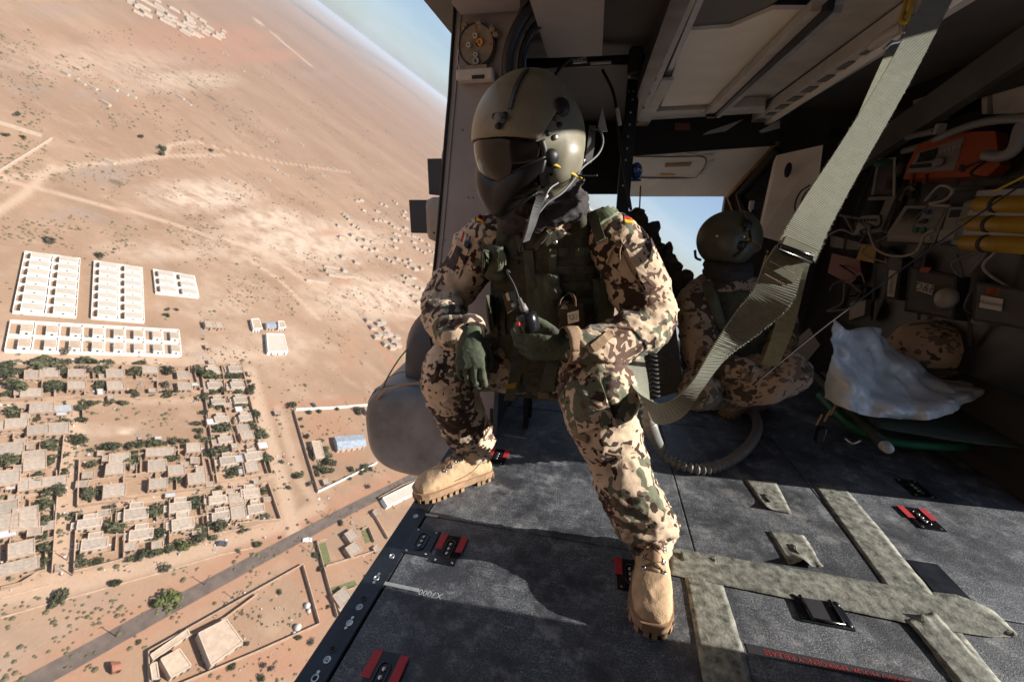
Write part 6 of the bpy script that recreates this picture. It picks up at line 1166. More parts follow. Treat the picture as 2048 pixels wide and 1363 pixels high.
TH_REST = [(.018, .015, -.008, .016), (.040, .035, -.014, .0145), (.056, .066, -.018, .0125), (.060, .098, -.022, .0108)]

def boot(root, o, d, tilt=0.0, lab=None):
    d = unit([d[0], d[1], 0]); xd = np.array([d[1], -d[0], 0]); Lc = lambda x, y, z: np.array([o[0], o[1], 0]) + xd * x + d * y + np.array([0, 0, z]); Rm = np.array([xd, d, [0, 0, 1]]).T
    mb = MB(); S = [(-.095, .030, .030, .055), (-.082, .040, .046, .060), (-.05, .043, .055, .068), (0, .043, .058, .072), (.05, .044, .052, .066), (.09, .048, .044, .060), (.13, .051, .038, .056), (.165, .049, .033, .052), (.19, .040, .026, .046), (.203, .022, .016, .038)]
    mb.loft([(Lc(0, y, zc), xd, w_, np.array([0, 0, 1.0]), hh) for (y, w_, hh, zc) in S], 28, 2.4)
    mb.loft([(Lc(0, y, z), xd, a, d, b) for (y, z, a, b) in [(-.02, .05, .044, .062), (-.025, .09, .044, .058), (-.034, .12, .046, .052), (-.038, .155, .046, .050)]], 28, 2.2)
    mb.ell(Lc(0, .035, .095), (.037, .06, .042), Rm)
    up_, bv = remesh(mb, .0048, 5, folds(.0022, 22, 2.0 + o[0]), 'upper', BASE[root.name]); bt = part(root, 'boot', up_, MATS['suede_tan'])
    ol = []
    for (y, w_, *_r) in [(-.102, .018), (-.09, .036), (-.06, .044), (-.02, .042), (.03, .043), (.08, .049), (.13, .054), (.17, .052), (.195, .042), (.211, .022)]: ol.append((w_, y))
    ol = ol + [(-x, y) for x, y in reversed(ol)]
    so = MB().prism([Lc(x, y, .012) for x, y in ol], (0, 0, .024)); so.prism([Lc(x * 1.04, y * 1.01, .0325) for x, y in ol], (0, 0, .007))
    for k, (x, y) in enumerate(ol):
        x2, y2 = ol[(k + 1) % len(ol)]; n_ = max(1, int(math.hypot(x2 - x, y2 - y) / .017))
        for q in range(n_):
            t = (q + .5) / n_; cx_, cy_ = x + (x2 - x) * t, y + (y2 - y) * t; a = math.atan2(y2 - y, x2 - x); ca, sa = math.cos(a), math.sin(a)
            if -.025 < cy_ < .035: continue
            so.box(Lc(cx_ * .9, cy_ * .975, .0085), (.0130, .020, .016), Rm @ np.array([[ca, -sa, 0], [sa, ca, 0], [0, 0, 1]]))
    so.prism([Lc(x * .8, y * .93, .006) for x, y in ol if y < -.02] , (0, 0, .02)); so.prism([Lc(x * .8, y * .95, .006) for x, y in ol if y > .03], (0, 0, .02))
    part(root, 'sole', so, MATS['sole_tan'], bt)
    def surf(x, y, z0=.25):
        l, n, i, q = bv.ray_cast(Vector(Lc(x, y, .3) + d * .12 * 0), Vector((0, 0, -1))); return (np.array(l), np.array(n)) if l is not None else (Lc(x, y, .1), np.array([0, 0, 1.0]))
    rows_ = [(.098, .104), (.074, .12), (.050, .13), (.030, .15)]; ey = []
    for (y, _z) in rows_:
        for sx in (-1, 1):
            p, n = surf(sx * .026, y); q = p + n * .002; ey.append(q); a, b, _ = frame(n); part(root, 'eyelet', MB().tube([q + (a * math.cos(t) + b * math.sin(t)) * .0055 for t in np.linspace(0, 2 * math.pi, 13)], .0016, 6, cap=False), MATS['bare_metal'], bt, True)
    lc_ = MB()
    for k in range(len(rows_) - 1):
        for (a, b) in ((ey[2 * k], ey[2 * k + 3]), (ey[2 * k + 1], ey[2 * k + 2])):
            m_ = (a + b) / 2; pm, nm_ = surf(np.dot(m_ - Lc(0, 0, 0), xd), np.dot(m_ - Lc(0, 0, 0), d)); lc_.tube(catmull([a, pm + nm_ * .004, b], 5), .0019, 6)
    part(root, 'lace', lc_, MATS['lace_brown'], bt, True)
    tn = MB(); tg = [[surf(x, y)[0] + surf(x, y)[1] * .0012 for x in np.linspace(-.016, .016, 5)] for y in np.linspace(.025, .105, 9)]; tn.grid(tg, .0015, (0, 0, 1)); part(root, 'tongue', tn, MATS['sole_tan'], bt, True)
    # stitched panel seams
    for sx in (-1, 1):
        sm = []
        for (y, z) in [(-.06, .16), (-.045, .12), (-.02, .085), (.02, .062), (.07, .055)]:
            l, n, i, q = bv.ray_cast(Vector(Lc(sx * .12, y, z)), Vector(-xd * sx)); 
            if l is not None: sm.append(np.array(l) + np.array(n) * .0004)
        if len(sm) > 2: part(root, 'seam', MB().tube(catmull(sm, 6), .0013, 6), MATS['lace_brown'], bt, True)
    return bt, bv

def helmet(root, c, fwd, up, sc=1.0, shellm='helmet_olive', mask=True, lab='helmet'):
    y = unit(fwd); z = unit(np.array(up) - y * np.dot(up, y)); x = np.cross(y, z); c = np.array(c, float)
    def rad(az, el, off=0.0):
        dv = np.array([math.cos(el) * math.sin(az), math.cos(el) * math.cos(az), math.sin(el)])
        b = .150 if dv[1] > 0 else .152; cc_ = .146 if dv[2] > 0 else .150
        r = 1 / math.sqrt((dv[0] / .131) ** 2 + (dv[1] / b) ** 2 + (dv[2] / cc_) ** 2)
        for s in (-1, 1):
            e = unit([s, -.12, -.42]); an_ = math.acos(max(-1, min(1, np.dot(dv, e)))); r += .020 * math.exp(-(an_ / .42) ** 4)
        return dv * (r + off)
    def pt(az, el, off=0.0): v = rad(az, el, off) * sc; return c + x * v[0] + y * v[1] + z * v[2]
    def patch(az0, az1, el0, el1, na, ne, off, th, edge=None):
        P = []; N = []
        for i in range(na + 1):
            a = az0 + (az1 - az0) * i / na; lo, hi = (el0, el1) if edge is None else edge(a); row = []; nr = []
            for j in range(ne + 1):
                e = lo + (hi - lo) * j / ne; o_ = off(a, e) if callable(off) else off; p = pt(a, e, o_); row.append(p); nr.append(unit(p - c))
            P.append(row); N.append(nr)
        return MB().grid(P, th * sc, N)
    D = math.radians
    V = []; n, m = 56, 34
    for j in range(m + 1):
        el = D(-58) + (D(90) - D(-58)) * j / m
        for i in range(n): V.append(pt(2 * math.pi * i / n, el))
    F = [(j * n + i, j * n + (i + 1) % n, (j + 1) * n + (i + 1) % n, (j + 1) * n + i) for j in range(m) for i in range(n)] + [tuple(range(n))[::-1]]
    sh_ = MB().add(V, F); hel = part(root, lab, sh_, MATS[shellm], None, True)
    # visor housing over the brow
    ho = patch(0, 0, 0, 0, 40, 20, .006, .008, lambda a: None) if False else None
    def hedge(a): k = abs(a) / D(74); q = max(0., (abs(a) - D(50)) / D(24)); return (D(-15) + D(4) * k + D(48) * q ** .8, D(80) - D(36) * k ** 2.2)
    hm_ = patch(D(-74), D(74), 0, 0, 48, 18, .004, .009, hedge); part(root, 'visor_housing', hm_, MATS[shellm], hel, True)
    def tr(el0, el1, k, az=math.radians(-21)): return [pt(az, D(el0 + (el1 - el0) * i / k), .0145) for i in range(k + 1)]
    part(root, 'visor_track', MB().ribbon(tr(6, 50, 14), x, .011 * sc, .003), MATS['rubber_black'], hel)
    kp = pt(D(-15), D(-2), .013); kn = unit(kp - c); part(root, 'visor_knob', MB().lathe(kp, kn, [(0, .013), (.006, .013), (.008, .010), (.014, .010), (.015, .008)], 18), MATS['strap_grey'], hel, True)
    kw = MB()
    for a in (20, 160, 270): kw.ell(kp + kn * .006 + (x * math.cos(D(a)) + z * math.sin(D(a))) * .016, (.009, .006, .007))
    part(root, 'knob_lever', kw, MATS['rubber_black'], hel, True)
    for s in (-1, 1):
        q = pt(s * D(66), D(20), .008); part(root, 'mount_cap', MB().lathe(q, unit(q - c), [(0, .022), (.004, .021), (.010, .018), (.013, .012)], 18), MATS['rubber_black'], hel, True)
        q2 = pt(s * D(64), D(10), .008); part(root, 'mount_clip', MB().bbox(q2, (.012, .008, .012), .002), MATS['strap_grey'], hel)
        for (az, el) in ((56, -6), (66, -6), (68, 6), (118, -12)):
            q = pt(s * D(az), D(el), .011 if az < 60 else .001); part(root, 'screw', MB().lathe(q, unit(q - c), [(0, .0065), (.003, .006), (.004, .003)], 12), MATS['bare_metal'] if az in (66, 118) else MATS['rubber_black'], hel, True)
        q = pt(s * D(66), D(-24), .002); part(root, 'strap_fitting', MB().lathe(q, unit(q - c), [(0, .020), (.006, .019), (.010, .012), (.013, .008)], 18), MATS['rubber_black'], hel, True)
        part(root, 'edge_roll', MB().tube(catmull([pt(s * D(a), D(e), .002) for a, e in [(52, -12), (58, -22), (60, -36), (68, -50)]], 6), .009 * sc, 10), MATS['rubber_black'], hel, True)
    if mask:
        def vedge(a): k = abs(a) / D(52); return (D(-60) + D(30) * k ** 2.0, D(-14.0))
        part(root, 'visor', patch(D(-53), D(53), 0, 0, 40, 14, lambda a, e: .0005 + .010 * math.cos(a) * max(0, math.sin(-e * 2)), .003, vedge), MATS['visor_smoke'], hel, True)
        def medge(a): k = abs(a) / D(60); return (D(-72) + D(18) * k ** 2, D(-49) + D(25) * k ** 1.5)
        def moff(a, e):
            lo, hi = medge(a); t = max(0., min(1., (e - lo) / (hi - lo))); f = math.exp(-(a / D(52)) ** 2); return .006 + (.056 * f + .004) * math.sin((1 - t) * math.pi * .62) ** .9
        part(root, 'face_shield', patch(D(-61), D(61), 0, 0, 44, 18, moff, .004, medge), MATS['mask_black'], hel, True)
        part(root, 'shield_edge', MB().tube([pt(D(a), medge(D(a))[1], moff(D(a), medge(D(a))[1]) + .003) for a in range(-60, 61, 4)], .0035, 8), MATS['rubber_black'], hel, True)
        part(root, 'chin_edge', MB().tube([pt(D(a), medge(D(a))[0], moff(D(a), medge(D(a))[0]) + .002) for a in range(-60, 61, 4)], .005, 8), MATS['rubber_black'], hel, True)
    else:
        part(root, 'visor', patch(D(-60), D(60), D(-14), D(-3), 30, 5, .002, .003), MATS['yellow_paint'], hel, True)
    bvh = BVHTree.FromPolygons(sh_.v, sh_.f); return hel, bvh, pt, (x, y, z)

# ------------------------------------------------------------------ seated crewman in the door
man = thing('person', 'crewman in desert camouflage, flight helmet and dark vest seated in the open door', 'person', (-.17, 1.45, 0))
MBASE = BASE[man.name]; X_, Z_ = np.array([1.0, 0, 0]), np.array([0, 0, 1.0])
tor = [((-.15, 1.54, .34), .12, .10), ((-.155, 1.51, .38), .165, .135), ((-.16, 1.48, .46), .185, .15), ((-.165, 1.43, .60), .172, .132), ((-.168, 1.38, .75), .178, .13), ((-.17, 1.335, .87), .19, .122), ((-.172, 1.305, .95), .175, .098), ((-.175, 1.285, 1.01), .105, .075), ((-.18, 1.25, 1.07), .06, .06)]
u_ = unit((1, .02, .03)); v_ = unit(np.cross(Z_, u_))
ub = MB().loft([(c, u_, a, v_, b) for c, a, b in tor], 32, 2.3)
limb(ub, [(-.05, 1.30, .945, .07), (.035, 1.285, .925, .086), (.10, 1.28, .83, .086), (.155, 1.275, .735, .084), (.150, 1.235, .690, .078), (.085, 1.16, .660, .066), (.015, 1.105, .650, .058), (-.045, 1.08, .652, .050)])
limb(ub, [(-.30, 1.31, .94, .07), (-.385, 1.30, .905, .082), (-.445, 1.31, .82, .078), (-.508, 1.295, .738, .076), (-.500, 1.23, .700, .070), (-.445, 1.13, .675, .060), (-.395, 1.075, .657, .050)])
limb(ub, [(-.06, 1.52, .42, .125), (-.02, 1.36, .465, .115), (.02, 1.18, .503, .110), (.026, 1.088, .500, .110), (.047, 1.062, .43, .097), (.088, 1.052, .345, .086), (.130, 1.025, .25, .080), (.178, 1.012, .165, .080), (.204, 1.022, .112, .070)])
limb(ub, [(-.27, 1.52, .42, .125), (-.37, 1.39, .465, .112), (-.462, 1.255, .492, .100), (-.486, 1.222, .47, .096), (-.482, 1.23, .40, .090), (-.462, 1.262, .30, .088), (-.440, 1.290, .21, .080), (-.425, 1.303, .15, .070), (-.422, 1.303, .125, .060)])
f1, f2, f3 = folds(.010, 8, 1.3, (.6, .8, 1.4), .6), folds(.006, 15, 5.1, (.6, 1, 1.4), -.7), folds(.014, 14, 8.8, (.6, .8, 2.0), .3)
def cloth(c, n):
    d = f1(c, n) + f2(c, n) * .6
    if c[2] < .3: d += f3(c, n) * min(1, (.3 - c[2]) / .1) * .8                     # bunched trouser ends
    for e in ((.16, 1.25, .70), (-.505, 1.26, .715), (.04, 1.10, .46), (-.485, 1.22, .45)):   # creases gather at bends
        r = math.dist(c, e)
        if r < .15: d += f3((c[0] + 3, c[1], c[2]), n) * (1 - r / .15) * .7
    return d
body, bv_b = remesh(ub, .0068, 5, cloth, 'uniform', MBASE); uni = part(man, 'uniform', body, MATS['uniform_camo'])
# boots
boot(man, (.212, 1.0), (-.025, -.26)); boot(man, (-.447, 1.272), (-.746, -.666))
# gloves
cr_h, cu_h, cf_h = RC[:, 0], -RC[:, 1], RC[:, 2]
WL = on_y(941, 668, 1.055); gl = hand_mb(WL, -cu_h * .95 - cf_h * .22 + cr_h * .02, -cf_h * .95 + cu_h * .25 - cr_h * .1, cr_h, [(18, 38, 22), (24, 40, 25), (28, 42, 25), (32, 40, 25)], [(.020, .012, -.010, .016), (.040, .036, -.020, .0145), (.050, .066, -.030, .0125), (.046, .092, -.038, .0108)], 1.0)
gm, bv_gl = remesh(gl, .0032, 3, folds(.0013, 40, 2.), 'glove', MBASE); part(man, 'glove', gm, MATS['glove_green'])
WR = on_y(1130, 698, 1.062); gr_ = hand_mb(WR, -cr_h * .97 + cu_h * .10 + cf_h * .12, -cf_h * .80 - cu_h * .60, cu_h * .9 + cf_h * .2, [(20, 45, 35), (22, 48, 35), (25, 50, 35), (28, 50, 30)], [(.020, .012, -.008, .016), (.042, .034, -.012, .0145), (.060, .058, -.014, .0125), (.072, .082, -.016, .0105)], 1.06)
gm, bv_gr = remesh(gr_, .0032, 3, folds(.0013, 40, 7.), 'glove', MBASE); part(man, 'glove', gm, MATS['glove_green'])
part(man, 'glove_strap', slab(bv_gr, [(1098, 655), (1118, 657), (1116, 668), (1098, 668)], 8, 4, .002, .001), MATS['glove_palm'])
# cuffs
def cuff(p, d, r, wdt, m, nm='cuff'):
    a, b, dd = frame(d); P = [p + dd * t for t in np.linspace(-wdt / 2, wdt / 2, 5)]; mb = MB(); rows = []
    for q, rr in zip(P, (r * .98, r, r * 1.02, r * 1.01, r * .99)): rows.append([q + (a * math.cos(t) + b * math.sin(t)) * (rr + .002 * noise.noise(Vector((math.cos(t) * 3, math.sin(t) * 3, r * 50)))) for t in np.linspace(0, 2 * math.pi, 29)])
    mb.grid(rows, .004, [[unit(s - q) for s in row] for row, q in zip(rows, P)]); part(man, nm, mb, m, uni, True)
cuff(on_y(1141, 690, 1.075), on_y(1120, 692, 1.06) - on_y(1165, 688, 1.09), .050, .042, MATS['cuff_tan']); cuff(on_y(938, 660, 1.075), on_y(941, 675, 1.05) - on_y(932, 645, 1.10), .0465, .034, MATS['uniform_camo'])
part(man, 'cuff_tab', slab(bv_b, [(1180, 690), (1215, 662), (1226, 674), (1190, 704)], 6, 3, .004, .002), MATS['cuff_tan'], uni)
# sleeve insignia, zips and pockets
def flag(q, cols_):
    q = np.array(q, float)
    for k, cm in enumerate(cols_):
        a, b = k / 3, (k + 1) / 3; qq = [q[0] + (q[3] - q[0]) * a, q[1] + (q[2] - q[1]) * a, q[1] + (q[2] - q[1]) * b, q[0] + (q[3] - q[0]) * b]; part(man, 'flag_stripe', slab(bv_b, qq, 4, 2, .002, .001), MATS[cm], uni)
flag([(958, 426), (972, 434), (966, 447), (953, 440)], ('ink', 'flag_red', 'flag_gold')); flag([(1245, 427), (1262, 431), (1267, 448), (1250, 446)], ('ink', 'flag_red', 'flag_gold'))
part(man, 'rank_patch', slab(bv_b, [(915, 492), (926, 498), (910, 542), (895, 534)], 5, 5, .004, .002), MATS['ink'], uni); part(man, 'sleeve_pocket', slab(bv_b, [(912, 478), (940, 492), (918, 556), (888, 540)], 6, 6, .004, 0), MATS['uniform_camo'], uni)
for (x, y, mm) in ((930, 476, 'white_paint'), (936, 480, 'cap_blue'), (925, 473, 'red_mark')):
    l, n = hit(bv_b, x, y + 12); part(man, 'pen', MB().tube([l + n * .008, l + n * .010 + np.array([.012, 0, .030])], .003, 8), MATS[mm], uni)
part(man, 'sleeve_pocket', slab(bv_b, [(1240, 480), (1298, 478), (1336, 560), (1292, 580)], 8, 8, .007, .001, bulge=.3), MATS['uniform_camo'], uni)
def onsurf(bv, pts, lift=.003): return [l + n * lift for l, n in (hit(bv, *p) for p in pts) if l is not None]
for pts in ([(1298, 478), (1318, 515), (1334, 556)], [(1236, 484), (1262, 540), (1290, 582)], [(1178, 420), (1190, 440), (1192, 470)]):
    s_ = onsurf(bv_b, pts); 
    if len(s_) > 1: part(man, 'seam', MB().tube(catmull(s_, 6), .0022, 6), MATS['cuff_tan'], uni, True)
for a, b in (((1250, 478), (1240, 520)), ((1243, 476), (1216, 528))):
    s_ = onsurf(bv_b, [a, ((a[0] + b[0]) / 2 - 4, (a[1] + b[1]) / 2), b], .006)
    if len(s_) > 1: part(man, 'zip_cord', MB().tube(catmull(s_, 5), .0022, 6), MATS['cuff_tan'], uni, True)
part(man, 'thigh_pocket', slab(bv_b, [(1140, 770), (1200, 755), (1232, 850), (1160, 862)], 8, 8, .010, .001, bulge=.5), MATS['uniform_camo'], uni)
part(man, 'pocket_flap', MB().grid(catmull([at(1152, 838, 1.10), at(1146, 856, 1.085), at(1144, 872, 1.085)], 3)[:, None, :] + np.linspace(0, 1, 5)[None, :, None] * (at(1176, 886, 1.055) - at(1144, 872, 1.07))[None, None, :], .004, -cf_h), MATS['cuff_tan'], uni, True)
part(man, 'knee_seam', MB().tube(catmull(onsurf(bv_b, [(1196, 898), (1230, 908), (1270, 904), (1308, 890)], .002), 5), .0022, 6), MATS['cuff_tan'], uni, True)
# scarf
sc_ = MB()
for (cz, r1, r2, tr_, tl) in [(1.015, .105, .085, .030, .10), (1.045, .093, .080, .030, -.08), (1.075, .085, .076, .028, .12), (1.105, .080, .074, .026, .0)]:
    cc0 = np.array([-.172, 1.235 - (1.1 - cz) * .2, cz]); sc_.tube([cc0 + np.array([math.cos(t) * r1, math.sin(t) * r2, math.cos(t) * tl * .25 + .25 * r2 * math.sin(t)]) for t in np.linspace(0, 2 * math.pi, 33)], tr_, 12, cap=False)
sc_.ell((-.175, 1.24, 1.07), (.07, .065, .09)); sm_, bv_s = remesh(sc_, .006, 3, folds(.007, 22, 4., (1, 1, 2.4)), 'scarf', MBASE); part(man, 'scarf', sm_, MATS['scarf_grey'])
# vest
vb = MB().loft([(np.array(c) + [0, -.004, 0], u_, a + .016, v_, b + .016) for c, a, b in [((-.162, 1.465, .47), .183, .145), ((-.165, 1.43, .58), .178, .138), ((-.168, 1.38, .74), .180, .135), ((-.17, 1.34, .86), .168, .124), ((-.172, 1.315, .93), .140, .104), ((-.174, 1.30, .965), .115, .085)]], 32, 2.5)
for s in (-1, 1): limb(vb, [(-.172 + s * .115, 1.235, .88, .034), (-.174 + s * .112, 1.24, .97, .032), (-.175 + s * .105, 1.29, 1.015, .030), (-.175 + s * .11, 1.37, .97, .032), (-.17 + s * .11, 1.42, .88, .032)], 14)
vm, bv_v = remesh(vb, .006, 4, folds(.0045, 14, 6., (1, 1, .7)), 'vest', MBASE); ve = part(man, 'vest', vm, MATS['vest_olive'])
for (nm, q, th, mm, bl_) in [('front_placket', [(1048, 500), (1066, 500), (1084, 680), (1062, 684)], .008, 'vest_green', 0), ('magazine_pouch', [(1072, 545), (1117, 543), (1122, 652), (1080, 660)], .026, 'vest_green', .35), ('pouch_flap', [(1088, 545), (1118, 543), (1122, 590), (1092, 592)], .031, 'pouch_green', .3),
                             ('side_pouch', [(1184, 556), (1222, 552), (1222, 660), (1190, 668)], .028, 'vest_green', .4), ('webbing_band', [(1116, 496), (1186, 494), (1186, 510), (1116, 512)], .006, 'vest_green', 0), ('webbing_band', [(1098, 532), (1186, 530), (1186, 545), (1100, 548)], .006, 'vest_green', 0), ('webbing_band', [(1122, 566), (1188, 562), (1188, 577), (1122, 582)], .006, 'vest_green', 0), ('webbing_band', [(1124, 598), (1188, 594), (1188, 606), (1124, 612)], .006, 'vest_green', 0),
                             ('webbing_tab', [(1098, 498), (1114, 497), (1114, 542), (1098, 543)], .009, 'pouch_green', 0), ('webbing_tab', [(1136, 494), (1150, 493), (1150, 510), (1136, 512)], .009, 'vest_olive', 0), ('webbing_tab', [(1140, 528), (1152, 528), (1152, 545), (1140, 546)], .009, 'vest_olive', 0), ('webbing_tab', [(1152, 562), (1164, 561), (1164, 578), (1152, 580)], .009, 'vest_olive', 0),
                             ('side_strap', [(990, 580), (1012, 584), (1014, 668), (994, 664)], .012, 'vest_olive', 0), ('lower_pouch', [(972, 590), (1000, 588), (1004, 670), (984, 668)], .022, 'vest_olive', .3), ('zip_tape', [(1012, 412), (1024, 410), (1050, 500), (1040, 505)], .008, 'vest_green', 0), ('zip_tape', [(1158, 408), (1146, 404), (1066, 492), (1072, 500)], .008, 'vest_green', 0)]:
    part(man, nm, slab(bv_v, q, 7, 9, th, -.002, bulge=bl_), MATS[mm], ve)
for (x, y) in ((1035, 508), (1037, 523), (1110, 484)):
    l, n = hit(bv_v, x, y)
    if l is not None: part(man, 'snap', MB().lathe(l + n * .006, n, [(0, .007), (.004, .006), (.005, .003)], 12), MATS['bare_metal'] if x > 1100 else MATS['rubber_black'], ve, True)
tq = slab(bv_v, [(1116, 604), (1156, 594), (1160, 660), (1118, 668)], 7, 8, .040, 0); tp = part(man, 'tourniquet_pouch', tq, MATS['coyote'], ve)
A_tq = np.array(tq.v)[:72]; nt_ = unit(-cf_h + cu_h * .1); ctq = A_tq[np.argmax(A_tq @ nt_)]
def ontq(x, y, k=.0): return on_plane(x, y, ctq + nt_ * (.006 + k), nt_)
part(man, 'pouch_patch', MB().prism([ontq(*p) for p in [(1134, 626), (1157, 620), (1158, 642), (1136, 648)]], nt_ * .003), MATS['coyote'], ve); xd_ = unit(ontq(1157, 620) - ontq(1134, 626)); part(man, 'pouch_letters', text_mb('TQ', .021, ontq(1146, 634, .005), xd_, np.cross(nt_, xd_)), MATS['ink'], ve)
part(man, 'pouch_flap', MB().ribbon(catmull([ontq(1150, 612), ontq(1148, 596, .004), ontq(1136, 590, -.012), ontq(1122, 600, -.004), ontq(1118, 612)], 6), nt_ * -1 + 0, .034, .003), MATS['coyote'], ve, True); part(man, 'bandage_roll', MB().cyl(ontq(1128, 618, -.02), ontq(1130, 602, -.02), .012, n=14), MATS['white_paint'], ve, True)
part(man, 'chest_pouch', slab(bv_v, [(968, 500), (1006, 494), (1014, 552), (976, 562)], 8, 8, .030, -.002, bulge=.5), MATS['vest_green'], ve, True); part(man, 'pouch_flap', slab(bv_v, [(966, 498), (1008, 491), (1010, 514), (970, 521)], 8, 5, .036, -.002, bulge=.3), MATS['pouch_green'], ve, True)
# shoulder cord bundle on the lit shoulder, loose tassel on the chest pouch
part(man, 'shoulder_strap', slab(bv_b, [(1184, 428), (1216, 414), (1236, 428), (1200, 452)], 7, 7, .010, .001, bulge=.3), MATS['lime_cloth'], ve); part(man, 'shoulder_strap', slab(bv_b, [(1174, 436), (1194, 428), (1212, 478), (1196, 486)], 5, 8, .014, .002), MATS['vest_green'], ve)
ts = MB()
for k in range(9): ts.tube(catmull([at(1000 + k * .6, 500, 1.03), at(998 + k * 1.6, 514, 1.025), at(996 + k * 1.9, 526 + (k % 3) * 2, 1.03)], 3), .0018, 5)
part(man, 'tassel', ts, MATS['lime_cloth'], ve); rd_ = thing('radio_unit', 'small brown radio clipped low on the vest of the seated crewman', 'radio', at(1020, 626, 1.02)); part(rd_, 'case', MB().prism([at(x, y, 1.02) for x, y in [(1005, 590), (1016, 584), (1026, 618), (1014, 626)]], cf_h * .03), MATS['coyote']); part(rd_, 'face_plate', MB().prism([at(x, y, 1.02) for x, y in [(1018, 584), (1030, 582), (1036, 612), (1027, 618)]], cf_h * .03), MATS['rubber_black']); part(rd_, 'clip', MB().lathe(at(1028, 610, 1.015), -cf_h, [(0, .008), (.004, .007)], 12), MATS['bare_metal'])
# harness straps between the legs; dark added patch stands for the shaded gap
part(man, 'lap_shade_patch', slab(bv_b, [(1026, 728), (1118, 728), (1112, 806), (1032, 806)], 9, 9, .012, .002), MATS['vest_olive'], ve)
part(man, 'leg_strap', MB().ribbon(catmull([at(1040, 660, 1.18), at(1035, 720, 1.17), at(1028, 760, 1.2), at(1018, 800, 1.3)], 6), cr_h, .034, .004), MATS['vest_olive'], ve); part(man, 'leg_strap', MB().ribbon(catmull([at(1110, 715, 1.16), at(1100, 745, 1.16), at(1094, 790, 1.2), at(1120, 800, 1.3)], 6), cr_h, .036, .004), MATS['vest_green'], ve); part(man, 'strap_buckle', MB().bbox(at(1088, 790, 1.19), (.034, .012, .022), .003), MATS['coyote'], ve); part(man, 'yellow_tag', MB().prism([at(x, y, 1.2) for x, y in [(1012, 768), (1034, 764), (1030, 776), (1008, 778)]], cf_h * .003), MATS['yellow_paint'], ve)
# helmet, turned to look down out of the door
HC = at(1063, 284, 1.03); fw = unit(-cf_h * .76 - cr_h * .64 + cu_h * .14); fw = unit(fw + np.array([0, 0, -.17]))
hel, bv_h, hpt, hax = helmet(man, HC, fw, (.10, .06, 1.0), 1.0)
for pts, r, mm in [([(1090, 325, .93), (1115, 332, .94), (1140, 345, .97), (1163, 358, .99)], .0035, 'yellow_cord'), ([(1182, 258, 1.06), (1200, 262, 1.06), (1206, 285, 1.05), (1195, 310, 1.03), (1165, 335, 1.0), (1150, 356, .98), (1125, 385, .96), (1095, 405, .95), (1075, 428, .95), (1052, 442, .96)], .0026, 'strap_grey'), ([(1150, 350, .98), (1178, 352, .98), (1195, 351, .98)], .002, 'rubber_black'), ([(1068, 418, .95), (1058, 440, .96), (1048, 470, 1.0), (1040, 500, 1.03)], .0022, 'rubber_black')]: part(man, 'intercom_lead', MB().tube(catmull([at(*p) for p in pts], 6), r, 8), MATS[mm], hel, True)
part(man, 'nape_strap', MB().ribbon(catmull([at(1185, 252, 1.07), at(1182, 290, 1.06), at(1176, 325, 1.05)], 5), cr_h, .019, .004), MATS['strap_grey'], hel); part(man, 'chin_strap', MB().ribbon(catmull([at(1112, 368, .955), at(1088, 386, .935), at(1074, 416, .93), at(1062, 455, .95), at(1052, 482, .99)], 6), cr_h * .8 + cu_h * .5, .020, .003), MATS['strap_grey'], hel)
la = MB()
for q in ([(1076, 330), (1086, 322), (1098, 356), (1090, 372), (1082, 372)], [(1092, 336), (1108, 336), (1106, 346), (1098, 346), (1100, 366), (1092, 370)]): la.prism([at(x, y, .925) for x, y in q], cf_h * .015)
part(man, 'shield_latch', la, MATS['mask_black'], hel); part(man, 'latch_buckle', MB().tube(catmull([at(1072, 388, .94), at(1082, 384, .935), at(1094, 392, .935), at(1084, 400, .935), at(1072, 394, .94)], 4), .0032, 8), MATS['bare_metal'], hel, True)
# black press-to-talk unit in the gloved hand
ic = thing('press_to_talk_unit', 'glossy black cylindrical press-to-talk unit gripped in a green glove', 'control unit', at(1060, 668, 1.02)); ia, ib = at(1062, 662, 1.03), at(1050, 622, 1.015)
part(ic, 'body', MB().lathe(ia, ib - ia, [(0, .020), (.004, .026), (.045, .0275), (.052, .022), (.054, .010)], 24), MATS['black_gloss'], smooth=True); part(ic, 'neck', MB().lathe(at(1050, 622, 1.015), at(1038, 596, 1.01) - at(1050, 622, 1.015), [(0, .010), (.018, .009), (.02, .0055), (.036, .005)], 14), MATS['tube_grey'], smooth=True)
part(ic, 'lead', MB().tube(catmull([at(1038, 598, 1.01), at(1028, 570, 1.01), at(1016, 548, 1.01), at(1014, 540, 1.02), at(1020, 545, 1.03)], 6), .0028, 8), MATS['rubber_black'], smooth=True); part(ic, 'button', MB().lathe(at(1037, 648, .995), -cf_h - cr_h, [(0, .006), (.004, .005)], 10), MATS['red_mark'], smooth=True)

